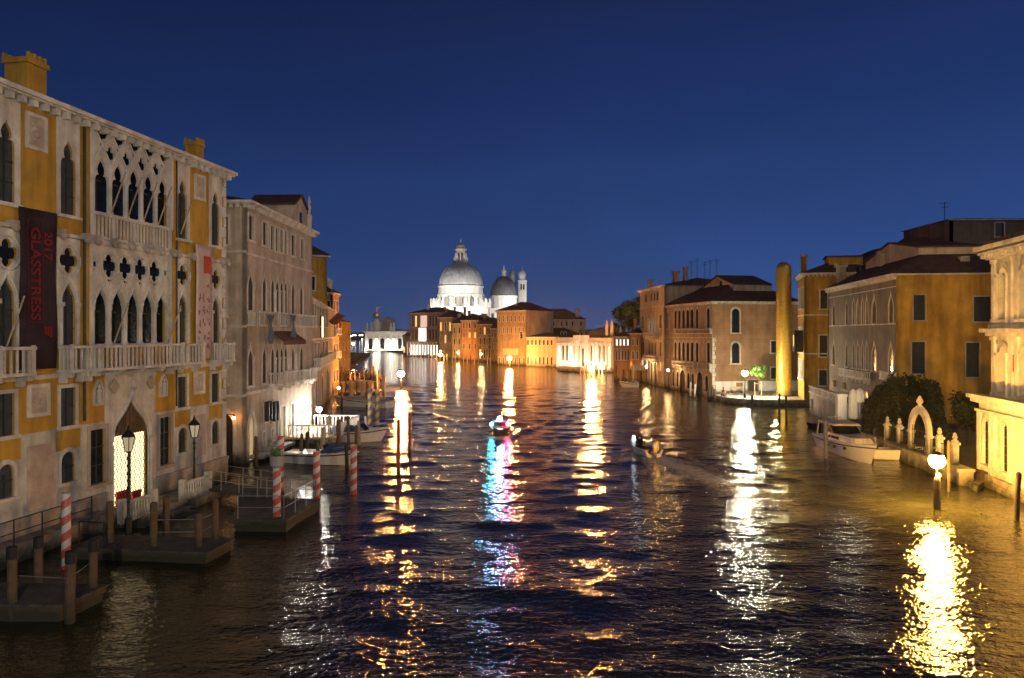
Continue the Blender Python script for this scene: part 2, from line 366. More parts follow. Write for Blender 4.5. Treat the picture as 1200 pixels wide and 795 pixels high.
# ------------------------------------------------------------------ buildings
class House:
    def __init__(s, name, label, cat, PL, PR, ztop, depth, wall, group=None, z0=-.6, side=None):
        ang = math.atan2(PR[1] - PL[1], PR[0] - PL[0])
        s.fr = Fr(PL[0], PL[1], ang); s.W = math.hypot(PR[0] - PL[0], PR[1] - PL[1]); s.D = depth
        s.zt, s.z0, s.wall = ztop, z0, wall
        s.root = thing(name, label, cat, PL[0], PL[1], 0, ang, group)
        p = s.fr.p(s.W, 0, 0); s.frR = Fr(p[0], p[1], ang + PI / 2)
        p = s.fr.p(0, depth, 0); s.frL = Fr(p[0], p[1], ang - PI / 2)
        p = s.fr.p(s.W, depth, 0); s.frB = Fr(p[0], p[1], ang + PI)
        s.holes = {'F': [], 'R': [], 'L': []}
        s.out = {'F': None, 'R': None, 'L': None}
    def face(s, f): return {'F': s.fr, 'R': s.frR, 'L': s.frL}[f]
    def winu(s, kind, u0, u1, z0, z1, f='F', pane=None, frame=STONE, fw=.16, proud=.06, depth=.32, sill=True, bars=0, outer=None, name='window', lobes=None):
        fr = s.face(f); pane = pane or GLASS; depth = min(depth, .14) if depth == .32 else depth
        hole = SHAPE[kind](u0, u1, z0, z1)
        s.holes[f].append(hole)
        m = MB()
        if outer: out = outer
        else: out = SHAPE['rect' if kind == 'rect' else kind](u0 - fw, u1 + fw, z0 - (.0 if sill else fw * .8), z1 + fw * (1.0 if kind == 'rect' else 1.4))
        if sill and not outer:
            # the surround stands on its sill: three sided frame
            k = len(hole)
            if kind == 'rect': lp = [(u0 - fw, z0), (u0, z0), (u0, z1), (u1, z1), (u1, z0), (u1 + fw, z0), (u1 + fw, z1 + fw), (u0 - fw, z1 + fw)]
            else: lp = [out[0]] + [hole[0]] + hole[:1:-1] + [hole[1]] + out[1:]
            m.slab(fr, [lp], -proud, proud)
            m.box(fr, u0 - fw * 1.3, u1 + fw * 1.3, -proud * 2.2, .0, z0 - fw * .9, z0)
        else:
            m.slab(fr, [out, hole] + ([] if not lobes else lobes), -proud, proud)
            if outer and sill: m.box(fr, out[0][0] - .05, out[1][0] + .05, -proud * 3, 0, out[0][1] - .14, out[0][1] - .004)
        w = m.build(name, frame, s.root)
        q = MB(); q.sheet(fr, [hole], depth); q.build('pane', pane, w)
        if bars:
            g = MB(); c = (u0 + u1) / 2
            g.box(fr, c - .03, c + .03, depth - .06, depth - .004, z0, z1 - (u1 - u0) * (.0 if kind == 'rect' else .5))
            for i in range(1, bars): g.box(fr, u0, u1, depth - .05, depth - .008, z0 + (z1 - z0) * i / bars - .025, z0 + (z1 - z0) * i / bars + .025)
            g.build('glazing_bar', SHUT, w)
        return w
    def win(s, kind, x0, y0, x1, y1, f='F', **k):
        fr = s.face(f); c = (x0 + x1) / 2
        ua, ub = sorted((fr.u(x0), fr.u(x1)))
        return s.winu(kind, ua, ub, fr.z(c, y1), fr.z(c, y0), f, **k)
    def row(s, kind, pairs, ref, f='F', **k):
        """a row of openings at one height; ref = (px, y top, y bottom)"""
        fr = s.face(f); zt, zb = fr.z(ref[0], ref[1]), fr.z(ref[0], ref[2])
        for x0, x1 in pairs:
            ua, ub = sorted((fr.u(x0), fr.u(x1)))
            s.winu(kind, ua, ub, zb, zt, f, **k)
    def band(s, z0, z1, proud=.08, f='F', u0=None, u1=None, name='string_course', m=STONE):
        fr = s.face(f); q = MB(); W = s.W if f == 'F' else s.D
        q.box(fr, u0 if u0 is not None else -.01, u1 if u1 is not None else W + .01, -proud, .02, z0, z1)
        return q.build(name, m, s.root)
    def balcony(s, u0, u1, z0, z1, proud=.8, f='F', m=STONE, pitch=.3, brackets=True):
        fr = s.face(f); q = MB()
        t = .14
        q.box(fr, u0, u1, -proud, 0, z0, z0 + t)
        q.box(fr, u0, u1, -proud, -proud + .18, z1 - .12, z1)
        for a in (u0, u1 - .18): q.box(fr, a, a + .18, -proud + .18, 0, z1 - .12, z1)
        n = max(2, int((u1 - u0) / pitch)); d = (u1 - u0) / n
        for i in range(n + 1):
            big = i % 6 == 0 or i == n
            w = .1 if big else .045
            c = min(max(u0 + i * d, u0 + .1), u1 - .1)
            q.box(fr, c - w, c + w, -proud + .06, -proud + .12, z0 + t, z1 - (-.06 if big else .12))
        for a in (u0 + .02, u1 - .14):
            for i in range(1, 4): q.box(fr, a, a + .1, -proud + proud * i / 4, -proud + proud * i / 4 + .09, z0 + t, z1 - .12)
        if brackets:
            k = max(2, int((u1 - u0) / 1.3))
            for i in range(k):
                c = u0 + .2 + (u1 - u0 - .4) * i / (k - 1)
                q.box(fr, c - .1, c + .1, -proud * .8, 0, z0 - .22, z0 - .003); q.box(fr, c - .1, c + .1, -proud * .4, 0, z0 - .45, z0 - .223)
        return q.build('balcony', m, s.root)
    def cornice(s, h=.45, proud=.5, f='F', m=STONE, pitch=.7, brackets=True, z=None):
        fr = s.face(f); q = MB(); W = s.W if f == 'F' else s.D; zt = z or s.zt
        o = proud if f == 'F' else 0
        q.box(fr, -o, W + o, -proud, .0, zt - h * .35, zt)
        q.box(fr, -o * .8, W + o * .8, -proud * .75, -.004, zt - h * .5, zt - h * .353)
        if brackets:
            n = int(W / pitch)
            for i in range(n + 1):
                c = W * i / n
                q.box(fr, c - .12, c + .12, -proud * .65, -.006, zt - h, zt - h * .503)
        return q.build('cornice', m, s.root)
    def roof(s, rise=2.0, over=.5, zt=None, m=None, hip=True, gable_y=False):
        zt = zt or s.zt; a, b, c, d = -over, s.W + over, -over, s.D + over
        q = MB(); p = s.fr.p; w, l = b - a, d - c
        zt += .005
        if w >= l: i = l / 2 if hip else 0; r0, r1 = p(a + i, (c + d) / 2, zt + rise), p(b - i, (c + d) / 2, zt + rise)
        else: i = w / 2 if hip else 0; r0, r1 = p((a + b) / 2, c + i, zt + rise), p((a + b) / 2, d - i, zt + rise)
        vs = [p(a, c, zt), p(b, c, zt), p(b, d, zt), p(a, d, zt), r0, r1]
        if w >= l: fs = [(0, 1, 5, 4), (2, 3, 4, 5), (1, 2, 5), (3, 0, 4), (0, 3, 2, 1)]
        else: fs = [(0, 1, 4), (1, 2, 5, 4), (2, 3, 5), (3, 0, 4, 5), (0, 3, 2, 1)]
        q.add(vs, fs)
        s.rf = q.build('roof', m or TILE, s.root)
        return s.rf
    def chimney(s, u, y, z0, z1, w=.9, m=None, flare=True):
        q = MB(); fr = s.fr
        q.box(fr, u - w / 2, u + w / 2, y - w / 2, y + w / 2, z0, z1 - .35)
        k = w * .68 if flare else w * .58
        q.box(fr, u - k, u + k, y - k, y + k, z1 - .347, z1 - .12)
        for i in range(4):
            a = u - k + .04 + i * (2 * k - .08) / 4
            for yy in (y - k, y + k - .12): q.box(fr, a, a + .16, yy, yy + .12, z1 - .117, z1 + .1)
        return q.build('chimney', m or s.wall, getattr(s, 'rf', s.root))
    def chimney_px(s, x0, x1, ytop, y, zb, m=None, flare=True):
        fr = s.fr; ua, ub = sorted((fr.u(x0, y), fr.u(x1, y)))
        Y = fr.p((ua + ub) / 2, y, 0)[1]
        s.chimney((ua + ub) / 2, y, zb, H - (ytop - HY) * Y / F, max(.5, abs(x1 - x0) * Y / F), m, flare)
    def gable(s, u0, u1, y, z0, z1, rise, wins=(), depth=3.0, m=None, name='dormer'):
        q = MB(); fr = s.fr; c = (u0 + u1) / 2
        q.slab(fr, [[(u0, z0), (u1, z0), (u1, z1), (c, z1 + rise), (u0, z1)]], y, depth)
        d = q.build(name, m or s.wall, s.root)
        r = MB(); o = .2
        for a, b in ((u0 - o, c), (u1 + o, c)):
            za = z1 - o * rise / (c - u0)
            vs = [fr.p(a, y - o, za + .02), fr.p(b, y - o, z1 + rise + .02), fr.p(b, y + depth, z1 + rise + .02), fr.p(a, y + depth, za + .02)]
            vs += [(x, yy, z + .15) for x, yy, z in vs]
            r.add(vs, [(0, 1, 2, 3), (7, 6, 5, 4), (0, 4, 5, 1), (1, 5, 6, 2), (2, 6, 7, 3), (3, 7, 4, 0)])
        r.build('dormer_roof', TILE, d)
        for k, a, b, za, zb in wins:
            w = MB(); w.sheet(fr, [SHAPE[k](a, b, za, zb)], y - .01); w.build('window', GLASS, d)
        return d
    def finish(s, depth=.32, zt=None):
        zt = zt or s.zt
        q = MB()
        q.slab(s.fr, [rect(0, s.W, s.z0, zt)] + s.holes['F'], 0, depth)
        q.slab(s.frR, [rect(0, s.D, s.z0, zt)] + s.holes['R'], 0, depth)
        q.slab(s.frL, [rect(0, s.D, s.z0, zt)] + s.holes['L'], 0, depth)
        q.sheet(s.frB, [rect(0, s.W, s.z0, zt)], 0)
        s.wobj = q.build('wall', s.wall, s.root, fix=False)
        return s

def hull(m, fr, L, B, hs, hb, draft=.25, pow_=2.2, deck=.06, stern=.85, rake=.6):
    n = 12; secs = []
    for i in range(n + 1):
        t = i / n
        w = B / 2 * (1 - max(0, (t - .4) / .6) ** pow_) * (stern + (1 - stern) * min(1, t / .3)); w = max(w, .02)
        zt = hs + (hb - hs) * t ** 2
        x = L * t
        kx = x - rake * t ** 3
        z0 = -draft
        secs.append([fr.p(kx, 0, z0), fr.p(kx, w * .7, .02), fr.p(x, w, zt), fr.p(x, w - min(.07, w * .5), zt), fr.p(x, w * .5, zt - deck), fr.p(x, 0, zt - deck),
                     fr.p(x, -w * .5, zt - deck), fr.p(x, -w + min(.07, w * .5), zt), fr.p(x, -w, zt), fr.p(kx, -w * .7, .02)])
    k = 10; vs = [v for s in secs for v in s]; fs = []
    for i in range(n):
        for j in range(k):
            j2 = (j + 1) % k
            fs.append((i * k + j, i * k + j2, (i + 1) * k + j2, (i + 1) * k + j))
    fs += [tuple(range(k))[::-1], tuple(range(n * k, n * k + k))]
    m.add(vs, fs)
def sheer(L, B, hs, hb, t, pow_=2.2, stern=.85):
    w = B / 2 * (1 - max(0, (t - .4) / .6) ** pow_) * (stern + (1 - stern) * min(1, t / .3))
    return max(w, .02), hs + (hb - hs) * t ** 2

def crown(rad, n, size, seed, lobes, squash=.8):
    """leaf sized faces spread through several lobes; lobes = (x, y, z, r)"""
    rnd = random.Random(seed); m = MB()
    for lx, ly, lz, lr in lobes:
        for _ in range(int(n * lr * lr / sum(l[3] ** 2 for l in lobes))):
            d = Vector((rnd.gauss(0, 1), rnd.gauss(0, 1), rnd.gauss(0, 1))).normalized()
            rr = lr * (rnd.random() ** .38) * (1 + rnd.gauss(0, .07))
            c = Vector((lx + d.x * rr, ly + d.y * rr, lz + d.z * rr * squash))
            a = Vector((rnd.gauss(0, 1), rnd.gauss(0, 1), rnd.gauss(0, 1))).normalized(); b = a.cross(d).normalized() if a.cross(d).length > .1 else a.orthogonal().normalized()
            s = size * rnd.uniform(.6, 1.4)
            m.add([c - a * s, c + b * s * .55, c + a * s, c - b * s * .55], [(0, 1, 2, 3)])
    return m
def tree(name, label, cat, x, y, z0, zc, rad, n, size, seed, leaf, squash=.85, group=None, trunk_r=.15):
    t = thing(name, label, cat, x, y, z0, 0, group)
    rnd = random.Random(seed)
    lobes = [(x, y, zc, rad * .72)]
    for i in range(7):
        q = i * 2 * PI / 7 + rnd.uniform(-.4, .4); d = rad * rnd.uniform(.45, .7)
        lobes.append((x + d * math.cos(q), y + d * math.sin(q), zc + rad * rnd.uniform(-.45, .55) * squash, rad * rnd.uniform(.3, .5)))
    m = MB(); m.tube([(x, y, z0 - .1), (x + .05, y, (z0 + zc) / 2), (x, y, zc)], [trunk_r, trunk_r * .75, trunk_r * .4], 8)
    for l in lobes[1:]: m.tube([(x, y, (z0 + zc * 2) / 3), ((x + l[0]) / 2, (y + l[1]) / 2, (zc + l[2]) / 2), l[:3]], [trunk_r * .45, trunk_r * .3, trunk_r * .1], 5)
    m.build('trunk', BARK, t)
    crown(rad, n, size, seed, lobes, squash).build('crown', leaf, t, fix=False)
    return t

def wood_pole(x, y, ztop, r, m, label, name='mooring_pole', cat='mooring pole', group=None, tip=.1, lean=(0, 0), cap=None):
    q = MB()
    q.tube([(0, 0, -1.0), (lean[0] * .5, lean[1] * .5, ztop * .5), (lean[0], lean[1], ztop - tip), (lean[0], lean[1], ztop)], [r, r * .97, r * .93, r * .35 if tip > .08 else r * .8], 10)
    o = q.build(name, m); o.location = (x, y, 0); BASE[o.name] = Matrix.Translation((x, y, 0))
    tag(o, label, cat, group)
    if cap:
        k = MB(); k.lathe(x + lean[0], y + lean[1], [(r * 1.08, ztop - cap), (r * 1.08, ztop + .02), (r * .7, ztop + .05)], 10)
        k.build('pole_cap', RUBBER, o)
    return o
def point(name, loc, col, power, size=.3, spot=None, aim=None, blend=.6):
    d = bpy.data.lights.new(name, 'SPOT' if spot else 'POINT'); d.energy = power; d.color = col; d.shadow_soft_size = size
    if spot: d.spot_size = R(spot); d.spot_blend = blend
    o = bpy.data.objects.new(name, d); C.objects.link(o); o.location = loc
    if aim is not None:
        o.rotation_euler = (Vector(aim) - Vector(loc)).to_track_quat('-Z', 'Y').to_euler()
    return o
SODIUM = (1.0, .39, .09); PALEGOLD = (1.0, .60, .24); NEARGOLD = (1.0, .49, .08); WARM = (1.0, .78, .48); COOL = (1.0, .93, .82)

# ================================================================== WATER AND LAND
def water_material():
    m = bpy.data.materials.new('canal_water'); m.use_nodes = True
    nt = m.node_tree; N, L = nt.nodes, nt.links; b = N['Principled BSDF']
    b.inputs['Roughness'].default_value = .085; b.inputs['IOR'].default_value = 1.333
    b.inputs['Specular IOR Level'].default_value = .5
    tc = N.new('ShaderNodeTexCoord')
    n0 = N.new('ShaderNodeTexNoise'); n0.inputs['Scale'].default_value = .05; n0.inputs['Detail'].default_value = 4; L.new(tc.outputs['Object'], n0.inputs['Vector'])
    r = N.new('ShaderNodeValToRGB'); r.color_ramp.elements[0].color = (.013, .014, .006, 1); r.color_ramp.elements[1].color = (.021, .021, .009, 1)
    L.new(n0.outputs['Fac'], r.inputs['Fac'])
    fa = N.new('ShaderNodeAttribute'); fa.attribute_name = 'foam'
    fn = N.new('ShaderNodeTexNoise'); fn.inputs['Scale'].default_value = 2.6; fn.inputs['Detail'].default_value = 8; fn.inputs['Roughness'].default_value = .7; L.new(tc.outputs['Object'], fn.inputs['Vector'])
    fm = N.new('ShaderNodeMath'); fm.operation = 'MULTIPLY'; L.new(fa.outputs['Fac'], fm.inputs[0]); L.new(fn.outputs['Fac'], fm.inputs[1])
    fc = N.new('ShaderNodeMapRange'); fc.inputs['From Min'].default_value = .12; fc.inputs['From Max'].default_value = .5; L.new(fm.outputs[0], fc.inputs['Value'])
    fx = N.new('ShaderNodeMix'); fx.data_type = 'RGBA'; fx.inputs[7].default_value = (.62, .62, .6, 1); L.new(fc.outputs['Result'], fx.inputs[0]); L.new(r.outputs['Color'], fx.inputs[6]); L.new(fx.outputs[2], b.inputs['Base Color'])
    fr_ = N.new('ShaderNodeMapRange'); fr_.inputs['To Min'].default_value = .075; fr_.inputs['To Max'].default_value = .7; L.new(fc.outputs['Result'], fr_.inputs['Value']); L.new(fr_.outputs['Result'], b.inputs['Roughness'])
    prev = None
    for sx, sy, sc, dist, det in ((.5, 1.0, .5, .07, 2), (.55, 1.0, 1.5, .068, 3), (.62, 1.0, 4.2, .04, 3), (.8, 1.0, 11.0, .012, 2)):
        mp = N.new('ShaderNodeMapping'); mp.inputs['Scale'].default_value = (sx, sy, 1); mp.inputs['Rotation'].default_value = (0, 0, R(7 * (sc - 1)))
        L.new(tc.outputs['Object'], mp.inputs['Vector'])
        n = N.new('ShaderNodeTexNoise'); n.inputs['Scale'].default_value = sc; n.inputs['Detail'].default_value = det; n.inputs['Distortion'].default_value = .6
        L.new(mp.outputs[0], n.inputs['Vector'])
        bp = N.new('ShaderNodeBump'); bp.inputs['Strength'].default_value = 1.0; bp.inputs['Distance'].default_value = dist
        L.new(n.outputs['Fac'], bp.inputs['Height'])
        if prev: L.new(prev.outputs[0], bp.inputs['Normal'])
        prev = bp
    L.new(prev.outputs[0], b.inputs['Normal'])
    return m
WATER = water_material()
WX0, WX1, WY0, WY1 = -26.0, 40.0, 8.0, 150.0
def water_mesh():
    xs = np.arange(WX0, WX1 + .01, .4); ys = np.concatenate([np.arange(WY0, 70, .28), np.arange(70, WY1 + .01, .5)])
    ys[-1] = WY1; xs[-1] = WX1
    X, Y = np.meshgrid(xs, ys)
    rng = np.random.default_rng(3); Z = np.zeros_like(X)
    for lam, amp, n in ((8.0, .011, 8), (4.2, .014, 10), (2.6, .012, 12), (1.6, .007, 10)):
        for _ in range(n):
            q = rng.normal(PI / 2, .6); k = 2 * PI / (lam * rng.uniform(.8, 1.25))
            Z += amp * rng.uniform(.6, 1.2) / math.sqrt(n) * 1.6 * np.sin(k * (X * math.cos(q) + Y * math.sin(q)) + rng.uniform(0, 6.28))
    # V shaped wakes of the two moving boats: (bow x, bow y, heading, half angle, strength)
    for bx, by, hx, hy, st in ((-1.1, 66.0, .0, -1.0, .11), (9.25, 61.0, -.22, .975, .09)):
        s = -((X - bx) * hx + (Y - by) * hy); l = (X - bx) * hy - (Y - by) * hx
        arm = np.abs(l) - s * .36
        Z += np.where(s > 0, st * np.exp(-(arm / 1.1) ** 2) * np.exp(-s / 32) * np.cos(arm * 2.6), 0)
        Z += np.where(s > 0, st * .5 * np.exp(-(l / (.8 + s * .12)) ** 2) * np.exp(-s / 20) * np.sin(s * 2.2), 0)
    foam = np.zeros_like(X)
    for bx, by, hx, hy, st, ln in ((-1.1, 66.0, .0, -1.0, .8, 5), (10.3, 57.2, -.22, .975, 1.0, 15)):
        s = -((X - bx) * hx + (Y - by) * hy); l = (X - bx) * hy - (Y - by) * hx
        foam += np.where(s > -.3, st * np.exp(-(l / (.55 + np.maximum(s, 0) * .16)) ** 2) * np.exp(-np.maximum(s, 0) / ln), 0)
        foam += np.where(s > 0, st * .6 * np.exp(-((np.abs(l) - s * .36 - .5) / .45) ** 2) * np.exp(-s / ln), 0)
    edge = np.minimum.reduce([(X - WX0) / 4, (WX1 - X) / 4, (Y - WY0) / 4, (WY1 - Y) / 20, np.ones_like(X)])
    Z *= np.clip(edge, 0, 1)
    nx, ny = len(xs), len(ys)
    v = np.stack([X, Y, Z], -1).reshape(-1, 3)
    i = (np.arange(ny - 1)[:, None] * nx + np.arange(nx - 1)[None]).reshape(-1)
    f = np.stack([i, i + 1, i + nx + 1, i + nx], 1)
    vs = [tuple(a) for a in v.tolist()]; fs = [tuple(a) for a in f.tolist()]
    B = 950.0; n = len(vs)
    # the rest of the lagoon, flat, as a frame round the wavy middle
    vs += [(-B, -60, 0), (B, -60, 0), (B, 1240, 0), (-B, 1240, 0)]
    c0, c1, c2, c3 = 0, nx - 1, nx * ny - 1, nx * (ny - 1)
    bot = list(range(0, nx)); top = [nx * (ny - 1) + a for a in range(nx)]
    lef = [a * nx for a in range(ny)]; rig = [a * nx + nx - 1 for a in range(ny)]
    fs += [tuple([n, n + 1] + bot[::-1]), tuple([n + 1, n + 2] + rig[::-1]), tuple([n + 2, n + 3] + top), tuple([n + 3, n] + lef)]
    me = bpy.data.meshes.new('water'); me.from_pydata(vs, [], fs)
    me.polygons.foreach_set('use_smooth', [True] * len(me.polygons)); me.update()
    at = me.attributes.new('foam', 'FLOAT', 'POINT'); at.data.foreach_set('value', list(foam.reshape(-1)) + [0.0] * 4)
    o = bpy.data.objects.new('water', me); C.objects.link(o); me.materials.append(WATER); BASE[o.name] = Matrix.Identity(4)
    return struct(o)
water_mesh()

def land(name, pts, z, m, z0=-1.5):
    q = MB(); q.prism(pts, z0, z); return struct(q.build(name, m))
land('ground', [(-24, 28), (-21.8, 31), (-19.4, 48), (-21, 52), (-21, 70), (-30, 118), (-60, 330), (-300, 600), (-900, 600), (-900, 0), (-60, 0)], .75, SOOT)
land('ground', [(36, 34), (32, 44), (37, 58), (42, 74), (44, 98), (40, 120), (34, 113), (31.5, 114), (28, 131), (32, 152), (30, 170), (26, 185), (16, 214), (0, 246), (-12, 285), (-38, 320), (-60, 380), (-72, 420), (900, 420), (900, 0), (80, 0)], .7, SOOT)
# far side of the lagoon
q = MB(); rnd = random.Random(5); n = 160; vs = []
for i in range(n + 1):
    x = -700 + 1500 * i / n
    h = 7 + 7 * abs(math.sin(i * .37) * math.sin(i * .11 + 1)) + rnd.uniform(0, 3.5)
    vs += [(x, 1100, -1), (x, 1100, h), (x, 1190, h + 1), (x, 1190, -1)]
q.add(vs, [(4 * i + a, 4 * i + 4 + a, 4 * i + 5 + a, 4 * i + 1 + a) for i in range(n) for a in (0, 1, 2)] + [(0, 1, 2, 3), (4 * n, 4 * n + 1, 4 * n + 2, 4 * n + 3)])
struct(q.build('far_shore', LEAFD))

# thin haze, added to stand in for lens glow round the lamps
def glow_haze():
    q = MB(); q.box(Fr(0, 0, 0), -1000, 1000, -80, 1260, -3, 62)
    m = bpy.data.materials.new('glow_haze'); m.use_nodes = True; nt = m.node_tree; nt.nodes.clear()
    o = nt.nodes.new('ShaderNodeOutputMaterial'); v = nt.nodes.new('ShaderNodeVolumePrincipled')
    v.inputs['Density'].default_value = .00012; v.inputs['Color'].default_value = (.9, .9, .9, 1); v.inputs['Anisotropy'].default_value = .93
    nt.links.new(v.outputs[0], o.inputs['Volume'])
    struct(q.build('haze', m), 'stuff')
glow_haze()

# ================================================================== LEFT BANK: THE OCHRE GOTHIC PALACE
def gothic_palace():
    h = House('gothic_palace', 'large ochre palace with white tracery windows and balconies at the left edge', 'palace', (-20.56, 30.1), (-17.7, 48.2), 19.0, 14, OCHRE)
    f = h.fr; W = h.W
    bays = ((.85, 1.75, 'n'), (4.3, 5.25, 'n'), (13.2, 14.12, 'n'), (16.68, 17.6, 'n'))
    for a, b, _ in bays:
        c = (a + b) / 2
        # top floor
        h.winu('trefoil', a, b, 14.3, 17.62, pane=SHUTB, frame=STONE, outer=rect(c - .7, c + .72, 14.26, 18.55), proud=.05, bars=4, depth=.1)
        # noble floor: light with quatrefoil above
        h.holes['F'].append(quatre(c, 12.25, .6))
        h.winu('ogee', a + .02, b - .02, 8.48, 11.42, pane=SHUTB, frame=STONE, outer=rect(c - .72, c + .72, 8.46, 13.25), proud=.06, bars=4, sill=False, depth=.1, lobes=[quatre(c, 12.25, .6)])
        q = MB(); q.sheet(f, [rect(c - .6, c + .6, 11.6, 12.9)], .11); q.build('pane', GLASS, h.root)
        q = MB()
        for sgn in (-1, 1):
            q.tube([f.p(c + sgn * .5, -.1, 8.5), f.p(c + sgn * .5, -.1, 10.2)], .075, 8)
            q.box(f, c + sgn * .5 - .11, c + sgn * .5 + .11, -.2, -.062, 10.2, 10.38)
        # moulded arch ring and circle
        ring = ogee(a - .06, b + .06, 8.5, 11.62)[2:]
        q.tube([f.p(x, -.09, z) for x, z in ring], .055, 6)
        q.tube([f.p(c + .68 * math.cos(t * PI / 12), -.09, 12.25 + .68 * math.sin(t * PI / 12)) for t in range(25)], .05, 6)
        q.build('moulding', STONE, h.root)
        # mezzanine and water storey
        h.winu('rect', a, b, 4.88, 6.58, pane=SHUTB, frame=STONE, fw=.16, bars=2, depth=.1)
        h.winu('arch', a + .02, b - .04, 2.38, 3.74, pane=SHUTB, frame=STONE, fw=.14, proud=.07, bars=2, depth=.09)
    # five light loggias
    def loggia(z0, z1, p0, p1, upper):
        n = 5; p = (p1 - p0 - .3) / n; holes = []; cols = []; trim = MB()
        for i in range(n):
            c = p0 + .15 + p * (i + .5); w = p * (.40 if upper else .38)
            if upper:
                holes.append(trefoil(c - w, c + w, z0 + .05, z0 + 2.62)); holes.append(trikite(c, z1 - .14, .5, .8))
            else:
                holes.append(ogee(c - w, c + w, z0 + .05, z0 + 2.78))
                trim.tube([f.p(x, -.1, z) for x, z in ogee(c - w - .1, c + w + .1, z0, z0 + 3.02)[2:]], .06, 6)
            if i:
                b = c - p / 2
                if upper: holes.append(quatre(b, z0 + 2.86, .36, 0, 1.25))
                else:
                    holes.append(quatre(b, z0 + 3.78, .58)); holes.append(trikite(b, z0 + 3.15, .16, .32))
                    trim.tube([f.p(b + .6 * math.cos(t * PI / 12), -.1, z0 + 3.78 + .62 * math.sin(t * PI / 12)) for t in range(25)], .055, 6)
                cols.append(b)
        if not upper:
            for b, s in ((p0 + .16, 1), (p1 - .16, -1)):
                holes.append([(b, z0 + 3.35), (b + s * .16, z0 + 3.5), (b + s * .13, z0 + 3.68), (b + s * .36, z0 + 3.62), (b + s * .36, z0 + 3.94), (b + s * .13, z0 + 3.9), (b + s * .16, z0 + 4.08), (b, z0 + 4.2)])
        h.holes['F'].append(rect(p0 + .1, p1 - .1, z0 + .02, z1 - .08))
        m = MB(); m.slab(f, [rect(p0, p1, z0, z1)] + holes, -.07, .12, back=True); tr = m.build('tracery', STONE, h.root)
        trim.box(f, p0 - .08, p1 + .08, -.16, -.072, z1 - .1, z1 + .06); trim.box(f, p0 - .08, p0 + .1, -.15, -.072, z0, z1 - .103); trim.box(f, p1 - .1, p1 + .08, -.15, -.072, z0, z1 - .103)
        if upper:
            for i in range(n):
                c = p0 + .15 + p * (i + .5)
                for s in (-1, 1): trim.tube([f.p(c + s * p * .5, -.1, z0 + 2.0), f.p(c + s * p * .42, -.1, z0 + 2.5), f.p(c, -.1, z0 + 3.2), f.p(c - s * p * .35, -.1, z0 + 3.75)], .05, 6)
        trim.build('moulding', STONE, tr)
        for b in cols:
            k = MB(); x, y, _ = f.p(b, -.02, 0); zc = z0 + (1.85 if upper else 1.72)
            k.lathe(x, y, [(.17, z0), (.17, z0 + .12), (.12, z0 + .16), (.11, zc - .05), (.14, zc), (.12, zc + .03), (.2, zc + .26), (.2, zc + .34)], 12)
            k.build('column', STONE, h.root, smooth=False)
        q = MB(); q.sheet(f, [rect(p0 + .1, p1 - .1, z0 + .02, z1 - .08)], .30); q.build('pane', GLASS, h.root)
        q = MB()
        for i in range(n):
            c = p0 + .15 + p * (i + .5); q.box(f, c - .035, c + .035, .26, .296, z0, z0 + 2.2)
            q.box(f, c - .36, c + .36, .262, .297, z0 + 1.55, z0 + 1.62)
        q.build('curtain', SHUTB, h.root)
    loggia(14.7, 18.72, 6.2, 12.55, True)
    loggia(8.46, 13.3, 6.15, 12.42, False)
    h.balcony(6.2, 12.55, 13.45, 14.68, .16, brackets=False, pitch=.26)
    h.balcony(4.1, 5.55, 7.27, 8.46, .75); h.balcony(5.57, 12.4, 7.27, 8.46, 1.0)
    h.balcony(13.02, 14.9, 7.27, 8.42, .75); h.balcony(16.45, 18.25, 7.27, 8.42, .75); h.balcony(.2, 2.1, 7.27, 8.46, .75)
    h.band(7.05, 7.24, .1); h.band(13.28, 13.44, .12, u0=-.01, u1=W + .01)
    # lion head corbels under the top floor string
    for u in (.3, 1.5, 4.15, 5.7, 6.4, 7.6, 8.9, 10.1, 11.4, 12.45, 12.95, 14.4, 16.3, 17.6, 18.2):
        q = MB(); q.box(f, u - .16, u + .16, -.34, -.0, 12.98 + .3, 13.27 + .3); q.ball(*f.p(u, -.3, 13.28), .17, 8, 5); q.build('corbel', STONE2, h.root)
    for u in (5.92, 12.78): q = MB(); q.box(f, u - .13, u + .13, -.1, 0, 4.9, 18.45); q.build('pilaster', OCHRE, h.root)
    for u in (5.74, 12.98): q = MB(); q.tube([f.p(u, -.1, 5.0), f.p(u, -.1, 18.5)], .06, 6); q.build('drainpipe', IRON, h.root)
    # framed relief panels
    for a, b, z0, z1 in ((2.3, 3.5, 16.72, 18.25), (14.86, 16.0, 16.72, 18.2), (2.4, 3.65, 5.48, 6.86), (14.82, 15.92, 5.5, 6.8)):
        q = MB(); q.slab(f, [rect(a, b, z0, z1), rect(a + .16, b - .16, z0 + .16, z1 - .16)], -.09, .09); fr_ = q.build('relief_panel', STONE, h.root)
        q = MB(); q.box(f, a + .163, b - .163, -.04, -.003, z0 + .163, z1 - .163)
        for i in range(9):
            x, y, z = f.p(random.uniform(a + .35, b - .35), -.03, random.uniform(z0 + .35, z1 - .35)); q.ball(x, y, z, random.uniform(.06, .14), 7, 5)
        q.build('relief_carving', MARBLE2, fr_)
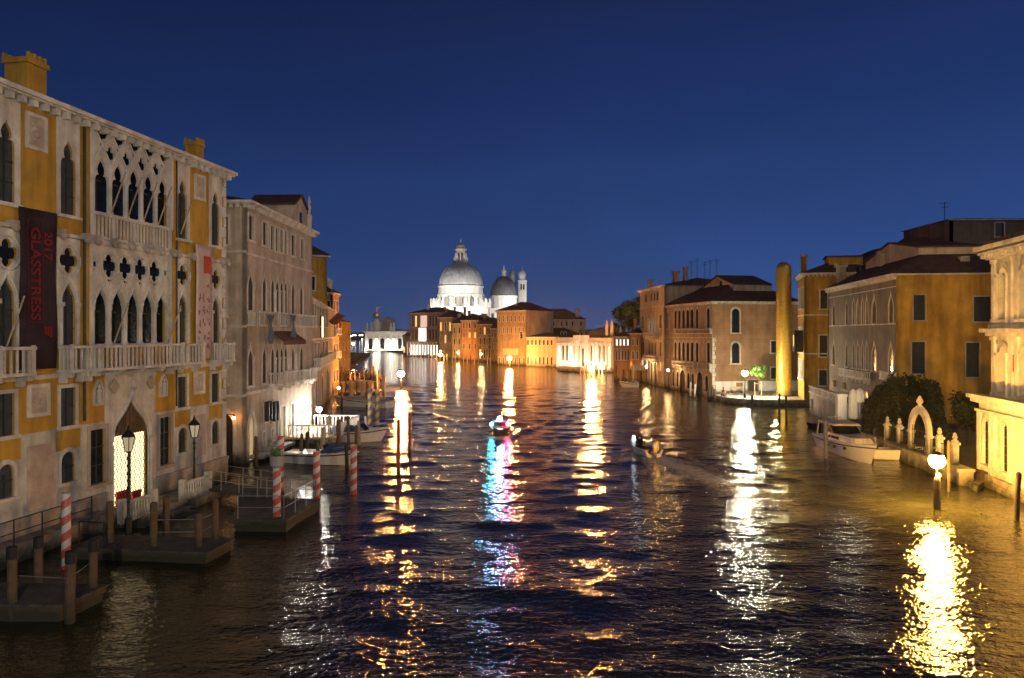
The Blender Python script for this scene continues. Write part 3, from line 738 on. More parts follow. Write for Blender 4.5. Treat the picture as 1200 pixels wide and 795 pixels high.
    # niches with saints
    for a in (6.4, 11.52):
        c = a + .32
        n = [(c - .32, 5.62), (c + .32, 5.62), (c + .32, 6.35), (c + .16, 6.7), (c, 6.85), (c - .16, 6.7), (c - .32, 6.35)]
        inn = [(c + (x - c) * .72, 6.2 + (z - 6.2) * .84) for x, z in n]
        q = MB(); q.slab(f, [n, inn], -.12, .12); k = q.build('niche', STONE, h.root)
        q = MB(); q.sheet(f, [inn], -.006); q.build('niche_back', IRON, k)
        x, y, _ = f.p(c, -.09, 0)
        q = MB(); q.lathe(x, y, [(.13, 5.7), (.15, 5.8), (.11, 6.15), (.14, 6.32), (.05, 6.4), (.08, 6.47), (.07, 6.56), (.01, 6.62)], 8); q.build('statue', STONE, k)
    # the water door
    c = 9.17; do = ogee(c - 1.42, c + 1.36, .55, 5.85, .78)
    h.holes['F'].append(do)
    q = MB(); q.slab(f, [rect(c - 1.95, c + 1.95, .45, 7.03), do], -.075, .075)
    ds = q.build('door_surround', STONE, h.root)
    q = MB(); q.tube([f.p(x, -.1, z) for x, z in ogee(c - 1.53, c + 1.47, .55, 6.15, .8)[2:]], .09, 8)
    for s in (-1, 1):
        q.tube([f.p(c + s * 1.52, -.1, .5), f.p(c + s * 1.52, -.1, 3.6)], .08, 8)
    q.lathe(*f.p(c, -.16, 0)[:2], [(.06, 6.1), (.2, 6.3), (.1, 6.4), (.16, 6.6), (.02, 6.75)], 8)
    q.build('archivolt', STONE, ds)
    for s in (-1, 1):
        q = MB(); q.slab(f, [quatre(c + s * 1.45, 6.45, .36)], -.2, .056); q.build('shield', STONE2, ds)
    q = MB(); q.box(f, c - 1.45, c + 1.4, .06, .1, 4.12, 6.0)
    for i in range(9): q.box(f, c - 1.2 + i * .3 - .03, c - 1.2 + i * .3 + .03, .03, .057, 4.2, 5.8)
    q.box(f, c - 1.45, c + 1.4, .01, .1, 3.98, 4.117); lu = q.build('door_lunette', WOOD, h.root)
    q = MB()
    for s in (-1, 1):
        for i in range(-21, 22):
            o = i * .2
            pts = []
            for t in np.linspace(0, 3.5, 15):
                u = c - 1.4 + o + t * .55 if s > 0 else c + 1.36 + o - t * .55
                if c - 1.4 <= u <= c + 1.34: pts.append(f.p(u, .05 + .02 * s, .55 + t))
            if len(pts) > 1: q.tube([pts[0], pts[-1]], .015, 5)
    for u in (c - 1.38, c, c + 1.33): q.box(f, u - .04, u + .04, .01, .1, .55, 3.98)
    q.build('door_grille', IRON, h.root)
    q = MB(); q.box(f, c - 1.44, c + 1.39, .2, .24, .5, 4.0); q.build('lit_hall', emit('hall_light', (1.0, .74, .37), 2.9), h.root)
    q = MB()
    q.box(f, c - 1.46, c - 1.442, .12, .25, .5, 4.0); q.box(f, c + 1.392, c + 1.41, .12, .25, .5, 4.0); q.box(f, c - 1.46, c + 1.41, .12, .25, .44, .5)
    q.build('hall_lining', CREAM, h.root)
    q = MB(); q.box(f, c - .9, c + .1, .09, .19, .5, 1.2); q.build('hall_bench', mat('red_cloth', (.5, .03, .015), .7), h.root); q = MB(); q.box(f, c + .3, c + 1.0, .09, .19, .5, 1.0); q.build('hall_bench', mat('red_cloth', (.5, .03, .015), .7), h.root)
    for a, b in ((6.15, 7.2), (11.5, 12.5)):
        h.winu('rect', a, b, 1.95, 4.5, pane=GLASS, frame=STONE2, fw=.2, proud=.1, bars=3, depth=.08)
    # white stone facing of the water storey, left open where the ochre shows
    hs = []
    for a, b, _ in bays:
        c2 = (a + b) / 2
        hs.append(rect(c2 - .78, c2 + .8, 2.28, 4.7))
    for a, b in ((6.15, 7.2), (11.5, 12.5)): hs.append(rect(a - .12, b + .12, 1.85, 4.55))
    q = MB()
    q.cells(f, (-.04, 7.2, -.5, 4.82), [r for r in hs if r[0][0] < 7], -.05, .05); q.build('stone_facing', MARBLE, h.root); q = MB()
    q.cells(f, (11.14, W + .04, -.5, 4.82), [r for r in hs if r[0][0] > 7], -.05, .05)
    q.build('stone_facing', MARBLE, h.root)
    for a, b, _ in bays:
        q = MB(); c2 = (a + b) / 2; oo = arch(a - .1, b + .08, 2.3, 3.9)
        q.slab(f, [rect(c2 - .782, c2 + .802, 2.278, 3.82), oo], -.045, .045); q.build('window_spandrel', MARBLE, h.root)
    q = MB(); q.box(f, 2.35, 3.85, -.08, -.052, 1.6, 4.3); q.build('marble_slab', MARBLE2, h.root); q = MB(); q.box(f, 14.85, 16.0, -.08, -.052, 1.9, 4.3); q.build('marble_slab', MARBLE2, h.root)
    q = MB(); q.box(f, -.06, 7.18, -.22, -.054, 1.28, 1.45); q.box(f, -.06, 7.17, -.16, -.055, -.5, 1.283); q.build('plinth', STONE2, h.root); q = MB(); q.box(f, 11.16, W + .06, -.22, -.054, 1.28, 1.45); q.box(f, 11.17, W + .06, -.16, -.055, -.5, 1.283); q.build('plinth', STONE2, h.root)
    q = MB()
    for i in range(22):
        z = 5.0 + i * .62
        if i % 2 == 0: q.box(f, W - .42, W + .045, -.045, -.002, z, z + .58)
        else: q.box(f, W - .22, W + .044, -.044, -.002, z, z + .58)
    q.build('quoins', STONE, h.root)
    h.cornice(.55, .55, pitch=.62)
    h.roof(2.2, .5, zt=19.02)
    h.chimney(3.75, 1.2, 18.9, 20.95, 1.1, OCHRE, False); h.chimney(16.9, 1.2, 18.9, 20.6, .75, OCHRE, False)
    # slanting flagpoles
    for u, z in ((7.5, 14.75), (8.75, 14.75), (10.0, 14.75), (11.25, 14.75), (13.3, 14.5), (7.7, 8.5), (12.1, 8.5), (1.2, 8.5), (17.9, 8.5)):
        q = MB(); q.tube([f.p(u, -.15, z), f.p(u + .1, -.85, z + 2.0)], .035, 6); q.build('flagpole', WOODP, h.root)
    h.finish(); return h
GP = gothic_palace(); GF = GP.fr

def lettering(txt, fr, u, z, size, y, m, parent):
    """raised letters running down the cloth: letter tops point to +u"""
    cu = bpy.data.curves.new('lettering', 'FONT'); cu.body = txt; cu.size = size; cu.extrude = .006; cu.resolution_u = 3; cu.offset = .008
    to = bpy.data.objects.new('lettering_curve', cu); C.objects.link(to)
    dg = bpy.context.evaluated_depsgraph_get(); dg.update()
    me = bpy.data.meshes.new_from_object(to.evaluated_get(dg))
    q = MB(); q.add([fr.p(u + v.co.y, y - v.co.z, z - v.co.x) for v in me.vertices], [tuple(p.vertices) for p in me.polygons])
    bpy.data.objects.remove(to); bpy.data.curves.remove(cu)
    return q.build('lettering', m, parent)
def cloth(fr, u0, u1, z0, z1, y, m, name, parent=None, amp=.04):
    q = MB(); n = 14; k = 5; vs = []
    for s in (0, .02):
        for i in range(n + 1):
            for j in range(k + 1):
                a = u0 + (u1 - u0) * j / k; z = z0 + (z1 - z0) * i / n
                vs.append(fr.p(a + .03 * math.sin(i * .7) * (j in (0, k)), y + s + amp * math.sin(i * .55 + j * .5), z))
    w = k + 1; o = (n + 1) * w
    fs = [(i * w + j, i * w + j + 1, (i + 1) * w + j + 1, (i + 1) * w + j) for i in range(n) for j in range(k)]
    fs += [tuple(o + a for a in f[::-1]) for f in fs]
    b = [j for j in range(w)] + [i * w + k for i in range(1, n + 1)] + [n * w + j for j in range(k - 1, -1, -1)] + [i * w for i in range(n - 1, 0, -1)]
    fs += [(b[i], b[(i + 1) % len(b)], b[(i + 1) % len(b)] + o, b[i] + o) for i in range(len(b))]
    q.add(vs, fs); return q.build(name, m, parent, smooth=True)
BANN = mat('dark_banner_cloth', (.03, .018, .024), .85, .3, 1, .2); RED = mat('red_print', (.20, .012, .02), .8, .1)
bn = tag(cloth(GF, 1.8, 3.86, 7.5, 14.2, -.2, BANN, 'exhibition_banner'), 'long dark banner with red GLASSTRESS lettering hanging down the ochre palace', 'banner')
lettering('GLASSTRESS', GF, 2.36, 13.45, .72, -.26, RED, bn)
lettering('2017', GF, 3.1, 13.35, .62, -.26, RED, bn)
q = MB()
for a, b, z0, z1 in ((2.16, 2.2, 9.5, 13.75), (2.98, 3.02, 9.5, 13.75), (2.16, 3.02, 9.46, 9.497), (2.16, 3.02, 13.753, 13.79)): q.box(GF, a, b, -.265, -.25, z0, z1)
q.build('printed_frame', mat('dim_red_print', (.09, .012, .016), .8, .1), bn)
q = MB()
for i in range(3): q.box(GF, 3.1 + i * .16, 3.2 + i * .16, -.265, -.25, 8.95 - .05 * i, 9.3)
q.build('printed_emblem', RED, bn)
POST = mat('pale_poster_cloth', (.50, .40, .37), .85, .12, 1, .25)
po = tag(cloth(GF, 14.6, 16.3, 7.55, 14.1, -.3, POST, 'exhibition_poster', amp=.02), 'tall pale poster with a red square near the right corner of the ochre palace', 'poster')
q = MB(); q.box(GF, 15.35, 16.15, -.335, -.325, 12.5, 13.5); q.build('printed_square', mat('red_square', (.5, .07, .05), .8, .1), po)
q = MB(); rnd = random.Random(9)
for r_ in range(6):
    for k in range(3):
        if r_ in (0,) and k < 2: continue
        u, z = 14.95 + k * .45, 11.7 - r_ * .72
        for _ in range(3):
            a = rnd.uniform(-.12, .12); b = rnd.uniform(-.2, .2); w = rnd.uniform(.03, .06); l = rnd.uniform(.1, .25)
            q.box(GF, u + a - w, u + a + w, -.335, -.325, z + b, z + b + l)
q.build('printed_pattern', mat('faded_rose_print', (.30, .13, .12), .85, .2), po)

# quay ledge, landing and railing in front of the palace
q = MB(); q.box(GF, -1.0, 6.6, -1.1, -.17, -1.2, .72); struct(q.build('quay', STONE2))
q = MB(); q.box(GF, 6.61, 13.4, -2.5, -.23, -1.2, .5)
for i in range(3): q.box(GF, 8.4, 9.9, -2.5 - .35 * (i + 1), -2.503 - .35 * i, -1.2, .5 - .2 * (i + 1))
lt = q.build('landing_stage', PAVE); tag(lt, 'paved stone landing with low balustrades below the lit palace door', 'landing')
for a, b in ((5.2, 7.5), (9.9, 12.3)):
    q = MB(); q.box(GF, a, b, -2.46, -2.3, 1.3, 1.44); q.box(GF, a, b, -2.46, -2.3, .503, .6)
    n = int((b - a) / .22)
    for i in range(n + 1):
        u = a + .06 + (b - a - .12) * i / n; x, y, _ = GF.p(u, -2.38, 0)
        q.lathe(x, y, [(.05, .6), (.075, .75), (.04, 1.05), (.05, 1.3)], 6)
    for u in (a, b): q.box(GF, u - .14, u + .14, -2.52, -2.24, .503, 1.6)
    q.build('balustrade', STONE, lt)
def railing(pts, label, z0, h=1.0, m=IRON, r=.022, bars=2, group=None, gap=1.4, name='railing'):
    q = MB()
    for (x0, y0), (x1, y1) in zip(pts, pts[1:]):
        L_ = math.hypot(x1 - x0, y1 - y0); n = max(1, int(L_ / gap))
        for i in range(n + 1):
            x, y = x0 + (x1 - x0) * i / n, y0 + (y1 - y0) * i / n
            q.tube([(x, y, z0), (x, y, z0 + h)], r * 1.3, 6)
        for k in range(bars):
            z = z0 + h * (1 - k / bars) - .01
            q.tube([(x0, y0, z), (x1, y1, z)], r, 6)
    return tag(q.build(name, m), label, 'railing', group)
railing([GF.p(-.9, -1.02, 0)[:2], GF.p(5.0, -1.02, 0)[:2]], 'thin iron railing along the stone ledge below the dark banner', .72, 1.0)

def lantern_post(x, y, zb, zt, label, lit):
    t = thing('lantern_post', label, 'street lamp', x, y, zb)
    q = MB(); q.lathe(x, y, [(.16, zb - 1), (.16, zb + .5), (.1, zb + .55), (.06, zb + .7), (.055, zt - 1.45), (.1, zt - 1.42), (.06, zt - 1.3), (.04, zt - 1.15)], 8)
    for k in range(3): q.lathe(x, y, [(.05, zb + 1.2 + k * .6), (.09, zb + 1.25 + k * .6), (.05, zb + 1.3 + k * .6)], 8)
    q.build('post', IRON, t)
    q = MB(); zz = zt - 1.15
    q.lathe(x, y, [(.05, zz), (.15, zz + .06), (.17, zz + .09)], 6); q.lathe(x, y, [(.32, zz + .72), (.3, zz + .78), (.12, zz + .98), (.09, zz + 1.0), (.05, zz + 1.12), (.01, zz + 1.25)], 6)
    for k in range(6):
        a = k * PI / 3
        q.tube([(x + .16 * math.cos(a), y + .16 * math.sin(a), zz + .08), (x + .29 * math.cos(a), y + .29 * math.sin(a), zz + .72)], .02, 4)
    q.build('lantern_frame', IRON, t)
    q = MB(); q.lathe(x, y, [(.145, zz + .09), (.27, zz + .715)], 6); q.build('lantern_glass', emit('lantern_glow', (1.0, .82, .5), lit), t)
lantern_post(*atY(150.5, 610, 34.6)[:2], .3, 4.85, 'dark iron lantern post on a pile in front of the lit palace door', .42)
lantern_post(*atY(227.6, 560, 41.2)[:2], .5, 4.6, 'dark iron lantern post beside the low balustrade at the palace corner', .42)

# landing stages and piles in the left foreground
def jetty(poly, z, label, m=DECK, name='landing_pontoon', th=.24):
    t = thing(name, label, 'jetty', sum(p[0] for p in poly) / len(poly), sum(p[1] for p in poly) / len(poly), 0)
    q = MB(); q.prism(poly, z - .08, z); q.build('deck', m, t)
    cx, cy_ = t.location.x, t.location.y
    q = MB(); q.prism([(cx + (x - cx) * .985, cy_ + (y - cy_) * .985) for x, y in poly], z - th, z - .083); q.build('beams', WOOD if m is DECK else m, t)
    q = MB(); q.prism([(cx + (x - cx) * .95, cy_ + (y - cy_) * .95) for x, y in poly], -.6, z - th - .003); q.build('float', WOODD, t)
    return t
jetty([(-20.0, 24.5), (-14.0, 24.3), (-13.6, 26.3), (-20.0, 26.6)], .55, 'dark low wooden landing between the brown piles at the lower left corner')
jetty([(-17.6, 31.0), (-11.8, 30.3), (-11.5, 32.4), (-17.4, 33.0)], .5, 'dark wooden landing with a thin rail in front of the lit door')
jetty([(-12.65, 35.4), (-10.2, 35.4), (-9.75, 39.9), (-14.2, 40.6)], .55, 'grey floating pontoon with railings between red and white striped poles')
WG = 'wooden piles of the landings below the ochre palace'
for px, yt, yb, w, c, lab in ((14.6, 642, 727, .15, .35, 'brown pile with black cap at the lower left edge of the photo'), (45, 630, 700, .15, .35, 'brown pile with black cap standing behind, second from the left edge'),
        (81.5, 647, 730, .16, .35, 'thick brown pile with black cap in front of the striped pole'), (109, 634, 707, .14, .35, 'brown pile with black cap right of the striped pole, by the light on the water'),
        (129, 588, 650, .15, 0, 'grey pile left of the iron lantern post before the lit door'), (180, 589, 655, .15, 0, 'grey pile right of the iron lantern post, nearer of the two'), (194.5, 582, 638, .15, 0, 'grey pile right of the iron lantern post, farther of the two'),
        (233.5, 602, 655, .15, 0, 'pale split pile at the right end of the thin rail'), (251.6, 585, 646, .13, 0, 'thin grey pile standing alone right of the landing rail')):
    x, y = gnd(px, yb); wood_pole(x, y, H - (yt - HY) * y / F, w, WOOD, lab, group=WG, tip=.04, cap=c or None, lean=(random.uniform(-.05, .05), 0))
railing([(-17.3, 31.2), (-16.2, 31.0)], 'short iron rail at the left end of the landing before the lit door', .5)
railing([gnd(180, 653), gnd(234, 652), gnd(250, 644)], 'thin grey rail between piles on the landing before the lit door', .5, 1.0, STEEL, .018, 2, None, 1.0)
railing([gnd(14, 722), gnd(81, 726)], 'low rope rail between the two nearest brown piles', .5, .8, STEEL, .014, 1, None, 5)
railing([gnd(81, 726), gnd(108, 703)], 'low rope rail running back from the thick brown pile', .5, .8, STEEL, .014, 1, None, 5)
# gangway from the palace corner to the pontoon
def gangway(x0, y0, x1, y1, w, z, label, name='gangway', m=DECK):
    d = Vector((x1 - x0, y1 - y0)).normalized(); n = Vector((-d.y, d.x)) * w / 2
    t = thing(name, label, 'gangway', x0, y0, 0)
    q = MB(); q.prism([(x0 + n.x, y0 + n.y), (x1 + n.x, y1 + n.y), (x1 - n.x, y1 - n.y), (x0 - n.x, y0 - n.y)], z - .12, z); q.build('deck', m, t)
    for s in (-1, 1):
        q = MB(); L_ = math.hypot(x1 - x0, y1 - y0); k = max(2, int(L_ / 1.2))
        for i in range(k + 1):
            x, y = x0 + (x1 - x0) * i / k + s * n.x * .95, y0 + (y1 - y0) * i / k + s * n.y * .95
            q.tube([(x, y, z - .05), (x, y, z + 1.0)], .025, 6)
        for hh in (.5, .98): q.tube([(x0 + s * n.x * .95, y0 + s * n.y * .95, z + hh), (x1 + s * n.x * .95, y1 + s * n.y * .95, z + hh)], .02, 6)
        q.build('handrail', STEEL, t)
    return t
gangway(-16.2, 42.6, -12.6, 40.4, 1.5, .7, 'narrow gangway with thin rails from the palace landing to the grey pontoon')
railing([(-12.5, 35.6), (-10.4, 35.6), (-9.95, 39.6), (-13.9, 40.3)], 'thin railing round the grey floating pontoon', .55, 1.05, STEEL, .02, 2, None, 1.1)

RW = stripe_mat('red_white_paint', (.55, .05, .03), (.66, .62, .56), .62)
YB = stripe_mat('ochre_blue_paint', (.42, .26, .05), (.03, .04, .07), .8)
def striped(px, yt, yb, r, m, label, grp=None, cap=None):
    x, y = gnd(px, yb); zt = H - (yt - HY) * y / F
    q = MB(); q.lathe(0, 0, [(r, -1), (r, zt * .5), (r * .97, zt - .03), (r * .8, zt)], 14)
    o = q.build('striped_pole', m); o.location = (x, y, 0); BASE[o.name] = Matrix.Translation((x, y, 0)); tag(o, label, 'striped pole', grp)
    me = o.data
    for p in me.polygons: p.use_smooth = True
    return x, y, zt
SG = 'red and white striped mooring poles'
striped(77.5, 578, 667, .17, RW, 'red and white striped pole standing alone at the left by the palace ledge', SG)
striped(329, 511, 576, .19, RW, 'red and white striped pole behind the pontoon, next to the brightly lit water', SG)
x, y, zt = striped(324.5, 548, 619, .18, RW, 'red and white striped pole at the near pontoon corner, flower pot on top', SG)
t = thing('flower_pot', 'grey pot of green leaves on top of the pontoon corner pole', 'flower pot', x, y, zt)
q = MB(); q.lathe(x, y, [(.22, zt), (.3, zt + .1), (.34, zt + .5), (.36, zt + .55), (.3, zt + .56), (.28, zt + .5)], 10); q.build('pot', mat('grey_clay', (.3, .29, .27), .8), t)
crown(.3, 140, .07, 4, [(x, y, zt + .68, .3)]).build('plant', LEAFL, t, fix=False)
striped(371, 529, 585, .19, RW, 'red and white striped pole at the far pontoon corner, right of lit water', SG)
striped(414.5, 521, 578, .19, RW, 'red and white striped pole farthest right, in front of the moored white boat', SG)

# ================================================================== LEFT BANK: THE CREAM STONE PALACE AND BEYOND
def along(PL, vpx, px):
    """far end of a facade that starts at PL and runs to the vanishing point vpx, seen at px"""
    a, k = (vpx - CX) / F, (px - CX) / F
    Y = (PL[0] - a * PL[1]) / (k - a)
    return (k * Y, Y)
def stone_palace():
    A = gnd(289, 543); B = along(A, 620, 366)
    h = House('stone_palace', 'cream stone gothic palace with lamp lit doorway beside the ochre palace', 'palace', A, B, 18.2, 16, mat('cream_palace_stone', (.47, .40, .31), .85, .3, .6, .5))
    LITW = emit('lit_window', (1.0, .62, .25), 1.2)
    h.row('rect', ((291, 297),), (294, 253, 282), pane=GLASS, bars=2); h.row('rect', ((307.5, 313),), (310, 261, 288), pane=GLASS, bars=2)
    h.row('rect', ((316.8, 321), (322.5, 326.5), (328, 331.6), (333, 336.5)), (318, 264.5, 293), pane=GLASS, fw=.09)
    h.row('rect', ((341, 345.5), (352, 355.5)), (343, 276, 300), pane=GLASS)
    for y0, y1, a in ((318, 365, 0), (405, 452, 1)):
        h.row('ogee', ((290.5, 296.5), (307.5, 312)), (294, y0, y1), pane=GLASSB, frame=STONE, fw=.2, proud=.03, depth=.06)
        zt = h.fr.z(294, y0); zb = h.fr.z(294, y1)
        yt = HY - (zt - H) * F / h.fr.p(h.fr.u(327), 0, 0)[1]; yb = HY - (zb - H) * F / h.fr.p(h.fr.u(327), 0, 0)[1]
        h.row('ogee', ((317.5, 321.5), (323, 326.8), (328.3, 331.8), (333.3, 336.5)), (327, yt, yb), pane=GLASSB, frame=STONE, fw=.12, proud=.03, depth=.06)
        h.row('ogee', ((341.5, 345), (351.5, 354.8)), (327, yt, yb), pane=GLASSB, frame=STONE, fw=.18, proud=.03, depth=.06)
        for u in [h.fr.u(p) for p in (322.3, 327.5, 332.5)]:
            q = MB(); x, y, _ = h.fr.p(u, -.02, 0); q.lathe(x, y, [(.15, zb), (.11, zb + .2), (.11, zb + 1.6), (.17, zb + 1.8)], 8); q.build('column', STONE, h.root)
    fr = h.fr
    zb2 = fr.z(294, 365); zb1 = fr.z(294, 452)
    h.balcony(.1, h.W - .2, zb2 - 1.05, zb2 + .05, .5, brackets=False, pitch=.45)
    h.balcony(fr.u(315), fr.u(338), zb1 - .3, zb1 + .7, .8); h.balcony(fr.u(349), fr.u(365), zb1 - .4, zb1 + .6, .6)
    h.band(fr.z(294, 300), fr.z(294, 300) + .16); h.band(fr.z(294, 462), fr.z(294, 462) + .2, .14)
    for u in [fr.u(p) for p in (298.5, 314.5, 346.5, 349.5)]:
        for z in (12.2, 9.8, 6.9): q = MB(); q.box(fr, u - .14, u + .14, -.05, 0, z, z + .5); q.build('roundel', MARBLE2, h.root)
    # water storey: ogee door, shuttered windows, small windows, lit doorways
    h.win('ogee', 290.5, 476, 298.5, 540, pane=emit('dim_hall', (1.0, .7, .35), .5), frame=STONE, fw=.22, proud=.12, sill=False)
    q = MB()
    ua, ub = fr.u(290.5), fr.u(298.5)
    for i in range(5): q.box(fr, ua + (ub - ua) * i / 4 - .03, ua + (ub - ua) * i / 4 + .03, .2, .25, 0, 4.2)
    for z in (1.5, 2.2, 2.9, 3.5): q.box(fr, ua, ub, .2, .251, z, z + .05)
    q.build('door_grille', IRON, h.root)
    for a, b in ((309, 312.5), (317, 320.5)):
        w = h.win('rect', a, 471, b, 494, pane=GLASS, frame=STONE, fw=.12)
        u0, u1 = sorted((fr.u(a), fr.u(b))); z0, z1 = fr.z(a, 494), fr.z(a, 471)
        for s, u in ((-1, u0), (1, u1)):
            q = MB(); q.box(fr, u - .05, u + .05, -.42, -.07, z0, z1); q.build('shutter', SHUT, w)
    h.row('arch', ((307.5, 310.2), (317.5, 320)), (309, 506, 520), pane=GLASS, frame=STONE, fw=.1)
    h.row('rect', ((328.5, 334), (340.5, 344), (351, 354.5)), (331, 477, 521), pane=emit('lit_doorway', (1.0, .83, .55), .55), frame=STONE, fw=.2)
    h.row('rect', ((322.5, 325.5),), (324, 484, 512), pane=GLASS, frame=STONE, fw=.14)
    # side facade over the small side canal
    D = h.D
    h.winu('rect', D - 2.6, D - 1.3, 15.2, 17.1, 'L', frame=STONE); h.winu('arch', D - 2.75, D - 1.45, 10.2, 13.6, 'L', frame=STONE); h.winu('arch', D - 2.75, D - 1.45, 5.5, 8.6, 'L', frame=STONE)
    h.winu('arch', D - 2.9, D - .95, -.3, 3.6, 'L', pane=WOODD, frame=STONE, fw=.25, sill=False)
    for z in (4.6, 9.4, 14.6): h.band(z, z + .18, .09, 'L')
    h.cornice(.5, .55, pitch=.5); h.cornice(.5, .55, 'L', pitch=.5)
    h.roof(2.4, .45)
    h.gable(h.W - 4.2, h.W - .3, .4, 18.0, 20.0, 1.0, [('rect', h.W - 2.6, h.W - 1.9, 18.6, 19.6)], 4)
    q = MB(); x, y, _ = fr.p(h.W - .3, .2, 0); q.lathe(x, y, [(.2, 18.2), (.25, 19.6), (.12, 19.8), (.18, 20.3), (.1, 20.6), (.16, 20.9), (.02, 21.4)], 8); q.build('finial', STONE, h.root)
    h.finish(); return h
SP = stone_palace(); SF = SP.fr
# awning over the middle lights, flags and wall lamps
q = MB(); u0, u1 = SF.u(315.5), SF.u(343); z = SF.z(327, 389)
vs = [SF.p(u0, -.06, z), SF.p(u1, -.06, z), SF.p(u1, -1.1, z - .75), SF.p(u0, -1.1, z - .75)]
vs += [SF.p(u0, -.06, z + .05), SF.p(u1, -.06, z + .05), SF.p(u1, -1.12, z - .7), SF.p(u0, -1.12, z - .7), SF.p(u0, -1.11, z - 1.0), SF.p(u1, -1.11, z - 1.0), SF.p(u0, -1.14, z - 1.0), SF.p(u1, -1.14, z - 1.0)]
q.add(vs, [(0, 1, 2, 3), (4, 7, 6, 5), (0, 4, 5, 1), (0, 3, 7, 4), (1, 5, 6, 2), (3, 2, 9, 8), (7, 10, 11, 6), (8, 9, 11, 10)])
tag(q.build('awning', CANVASB), 'brown canvas awning over the four middle windows of the cream stone palace', 'awning')
FLAGB = mat('blue_grey_flag', (.10, .13, .16), .85, .3, 2, .3)
for px, lab, w in ((303, 'left of the two grey blue banners hanging from the cream palace balcony', 1.0), (331, 'right of the two grey blue banners hanging from the cream palace balcony, over the awning', .95)):
    u = SF.u(px); z = SF.z(px, 371)
    t = thing('hanging_banner', lab, 'banner', *SF.p(u, 0, z))
    cloth(SF, u, u + w, z - 2.0, z + .1, -.75, FLAGB, 'cloth', t, .09)
    q = MB(); q.tube([SF.p(u - .1, -.5, z + .1), SF.p(u + w + .1, -.85, z + .22)], .035, 6); q.build('banner_pole', WOODP, t)
def wall_lamp(x, y, z, col, st, r, label, nm):
    t = thing('wall_lamp', label, 'lamp', x, y, z)
    q = MB(); q.ball(x, y, z, r, 10, 6); q.build('globe', emit(nm, col, st), t)
    q = MB(); q.tube([(x - .7, y + .1, z + r + .12), (x, y, z + r + .12), (x, y, z + r)], .03, 6); q.lathe(x, y, [(r * .7, z + r * .75), (r * .3, z + r + .12)], 8); q.build('bracket', IRON, t)
    return t
p1 = SF.p(SF.u(346), -.9, 0); p2 = SF.p(SF.u(358), -1.2, 0)
wall_lamp(p1[0], p1[1], H - (488 - HY) * p1[1] / F, COOL, 620, .2, 'left of the two dazzling white lamps by the cream palace doorway', 'white_lamp_glow')
wall_lamp(p2[0], p2[1], H - (480 - HY) * p2[1] / F, COOL, 620, .22, 'right of the two dazzling white lamps by the cream palace doorway', 'white_lamp_glow')
p3 = SP.frL.p(SP.D - .7, -.5, 3.3)
wall_lamp(p3[0], p3[1], 3.2, SODIUM, 40, .12, 'small orange lamp under the arch between the two left palaces', 'orange_wall_glow')
# plank by the ogee door and the white railed dock
q = MB(); q.box(SF, 0.2, 7.6, -1.1, -.02, .25, .45); tag(q.build('door_platform', WHITE), 'narrow pale platform along the foot of the cream palace', 'platform')
t = thing('railed_dock', 'pale timber dock with a white baluster railing below the lit doorway', 'dock', *SF.p(10, -2, 0))
q = MB(); q.box(SF, 8.2, 15.8, -4.4, -.05, .55, .7); q.build('deck', WOODP, t)
for (a, ya), (b, yb) in (((8.2, -4.35), (15.8, -4.35)), ((8.25, -4.3), (8.25, -.4)), ((15.75, -4.3), (15.75, -.4))):
    q = MB(); L_ = math.hypot(b - a, yb - ya); n = int(L_ / .32)
    for i in range(n + 1):
        u, y = a + (b - a) * i / n, ya + (yb - ya) * i / n
        w = .06 if i % 5 == 0 else .045
        q.box(SF, u - w, u + w, y - .04, y + .04, .703, 1.6)
    q.box(SF, min(a, b) - .06, max(a, b) + .06, min(ya, yb) - .06, max(ya, yb) + .06, 1.603, 1.7); q.build('railing', WHITE, t)
q = MB()
for u in (8.5, 12, 15.5):
    for y in (-4.2, -.5): q.tube([SF.p(u, y, -1), SF.p(u, y, .55)], .1, 8)
q.build('pile', WOODD, t)

# lower houses after the cream palace
def low_houses():
    A = (SP.fr.p(SP.W, 0, 0)[0] - .55, SP.fr.p(SP.W, 0, 0)[1] + .3); B = gnd(391, 461)
    h = House('canal_house', 'grey narrow house front past the cream palace with a tall lit window', 'house', A, B, 12.3, 14, GREY)
    h.row('rect', ((368.5, 370.5), (374, 376.2), (378.2, 380), (382, 383.6)), (370, 358, 382), fw=.12)
    h.row('rect', ((368.5, 370.5), (382, 383.6)), (370, 402, 432), fw=.12)
    h.row('rect', ((374.4, 376.4),), (375.4, 362, 386), pane=emit('lit_tall_window', (1.0, .86, .5), 2.2), fw=.14) if False else None
    h.row('rect', ((372, 374), (378.2, 380)), (373, 402, 430), fw=.12)
    h.row('arch', ((369, 372), (376.5, 378.5), (383, 385)), (370, 445, 482), fw=.12, pane=WOODD)
    h.balcony(h.fr.u(367), h.fr.u(385), 5.5, 6.5, .8)
    h.band(8.3, 8.5); h.cornice(.4, .5); h.roof(1.8, .5); h.finish()
    u = h.fr.u(375.6)
    t = thing('lit_sign', 'tall narrow glowing pale panel on the grey house past the cream palace', 'sign', *h.fr.p(u, 0, 9))
    q = MB(); q.box(h.fr, u - .45, u + .45, -.3, -.16, 8.55, 10.9); q.build('glow_panel', emit('sign_glow', (1.0, .83, .5), 2.0), t)
    q = MB(); q.box(h.fr, u - .55, u + .55, -.157, -.02, 8.45, 11.0); q.build('case', IRON, t)
    return h
LH = low_houses()
